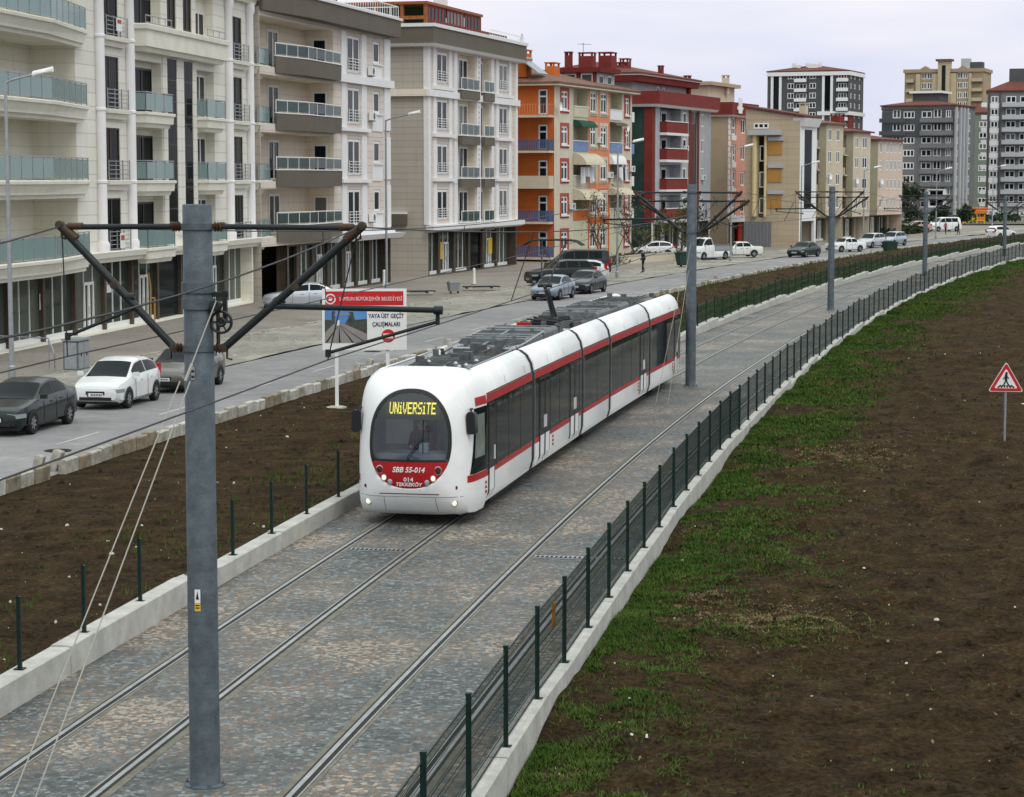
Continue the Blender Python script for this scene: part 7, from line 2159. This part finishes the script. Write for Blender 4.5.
# far lawn, second road and low hedges beyond the bend
tag(MB().poly([(60,280,.03),(140,330,.03),(140,352,.03),(56,296,.03)]).build('lawn', M['lawn']), kind='structure')
tag(MB().poly([(40,322,.02),(180,392,.02),(180,420,-.8),(40,345,.0)]).build('far_road', M['asphalt']), kind='structure')
tag(MB().poly([(-130,300,-.02),(300,430,-.02),(300,900,-3.4),(-130,900,-3.4)]).build('far_land', M['land']), kind='structure')

# ------------------------------------------------------------------ trees and shrubs
M['bark'] = mat('grey_brown_bark', (.085,.065,.05), .9, var=.3, scale=6)
M['deadleaf'] = mat('pale_withered_leaf', (.12,.095,.05), .85, var=.5, scale=2)
M['springleaf'] = mat('sparse_green_leaf', (.075,.10,.030), .8, var=.5, scale=2)
M['darkleaf'] = mat('dark_evergreen_leaf', (.022,.042,.018), .8, var=.6, scale=1)
def tree(name, label, cat, loc, h, spread, leaf, nleaf, lsize, seed, group=None, trunk=.10, dens=3, first=.28, up=.75):
    rr = random.Random(seed)
    t = thing(name, label, cat, loc, rr.random()*6, group)
    mb = MB(); tips = []
    def grow(p, d, l, r, lev):
        n = 4; pts = [p]
        for k in range(n):
            d = (d + Vector((rr.gauss(0,.16), rr.gauss(0,.16), rr.gauss(.04,.08)))).normalized(); pts.append(pts[-1] + d*l/n)
        mb.tube(pts, r, 6 if lev < 2 else 4, r2=r*.55, cap=False)
        tips.extend(pts[2:] if lev >= 1 else [])
        if lev >= dens: return
        for k in range(rr.choice((3, 4, 4)) if lev else 6):
            i = rr.randint(2, n) if lev else max(1, min(n, int(1 + k*.7)))
            a = rr.random()*6.28; q = Vector((math.cos(a)*spread, math.sin(a)*spread, up*(.5 + rr.random()))).normalized()
            grow(pts[i], (d*.35 + q).normalized(), l*(.50 + .2*rr.random()), r*.5, lev + 1)
    grow(Vector((0,0,-.1)), Vector((rr.gauss(0,.05), rr.gauss(0,.05), 1)), h*.62, trunk, 0)
    mb.build('trunk', M['bark'], t)
    lf = MB()
    for k in range(nleaf):
        p = rr.choice(tips) + Vector((rr.gauss(0,1), rr.gauss(0,1), rr.gauss(0,.8)))*.28*h/6
        if p.z < h*first*.5: continue
        u = Vector((rr.gauss(0,1), rr.gauss(0,1), rr.gauss(0,1))).normalized(); w = u.cross(Vector((rr.gauss(0,1), rr.gauss(0,1), .3))).normalized(); s = lsize*(.5 + rr.random())
        lf.poly([p - u*s, p + w*s*.6, p + u*s, p - w*s*.6])
    lf.build('crown', leaf, t)
    return t
g_ = 'bare street trees before the orange and grey blocks'
tree('bare_tree', 'tall brown leaved tree against the cream and green bays of the orange block', 'tree', (7.6, 192.5, 0), 5.4, .5, M['deadleaf'], 420, .08, 3, g_)
tree('bare_tree', 'leafless tree with forked trunk beside the lamp at the orange block corner', 'tree', (11.2, 197.5, 0), 5.8, .9, M['deadleaf'], 260, .10, 5, g_)
tree('bare_tree', 'low bare tree over the white hatchback', 'tree', (13.6, 208, 0), 4.6, 1.0, M['springleaf'], 350, .12, 8, g_)
tree('bare_tree', 'bare bush-like tree between the white hatchback and the second catenary pole', 'tree', (16.2, 212, 0), 4.8, 1.0, M['springleaf'], 420, .12, 13, g_)
tree('bare_tree', 'twiggy tree just behind the second catenary pole', 'tree', (17.5, 207, 0), 5.4, .9, M['darkleaf'], 450, .12, 21, g_)
tree('evergreen_tree', 'dark evergreen tree at the end of the buff row', 'tree', (52.6, 300, 0), 6.2, .8, M['darkleaf'], 1500, .22, 31, None, .16)
tree('bare_tree', 'bare greyish tree before the dark grey tower', 'tree', (58.3, 318, 0), 8.0, .8, M['deadleaf'], 350, .16, 34)
tree('evergreen_bush', 'dark bush standing beside the orange roofed slide', 'bush', (67.5, 345, -.4), 3.4, 1.0, M['darkleaf'], 800, .22, 37, None, .1)
tree('evergreen_bush', 'dark bush under the fins of the dark grey tower', 'bush', (73.0, 358, -.6), 3.6, 1.0, M['darkleaf'], 900, .22, 41, None, .1)
def hedge(label, pts, h, w, leaf, n, ls, seed):
    rr = random.Random(seed); t = thing('hedge', label, 'hedge', (pts[0][0], pts[0][1], 0)); o = Vector((pts[0][0], pts[0][1], 0)); lf = MB(); br = MB()
    for k in range(n):
        i = rr.randrange(len(pts) - 1); u = rr.random(); a, b = Vector((*pts[i], 0)), Vector((*pts[i+1], 0))
        p = a + (b - a)*u - o; z = h*(rr.random()**.7)*(.75 + .35*fbm(p.x*.4, p.y*.4, seed)); p = p + Vector((rr.gauss(0, w), rr.gauss(0, w), z))
        u_ = Vector((rr.gauss(0,1), rr.gauss(0,1), rr.gauss(0,1))).normalized(); v_ = u_.cross(Vector((rr.gauss(0,1), rr.gauss(0,1), .3))).normalized(); s = ls*(.5 + rr.random())
        lf.poly([p - u_*s, p + v_*s*.6, p + u_*s, p - v_*s*.6])
        if k % 14 == 0: br.tube([(p.x, p.y, 0), (p.x + rr.gauss(0, .1), p.y, z)], .015, 4)
    br.build('stems', M['bark'], t); lf.build('foliage', leaf, t)
hedge('low brown leaved hedge below the white hatchback', [(8.6, 186), (11.6, 196), (16.5, 203)], 1.0, .3, M['deadleaf'], 1800, .12, 3)
hedge('low dark hedge along the wall at the end of the buff row', [(48, 285), (52.5, 293), (55.6, 300)], 1.4, .4, M['darkleaf'], 1200, .2, 6)
hedge('dark hedge behind the far road beneath the towers', [(64, 356), (74, 372), (90, 392)], 1.6, .6, M['darkleaf'], 1600, .3, 9)
t = thing('garden_wall', 'low pale garden wall under the bare trees', 'wall', (9.2, 187, 0), math.atan2(16, 8)); mb = MB(); mb.box(0, 16, 0, .25, -.1, .7); mb.build('masonry', M['buff'], t); mb = MB(); mb.box(-.05, 16.05, -.05, .3, .7, .78); mb.build('coping', M['concrete'], t)
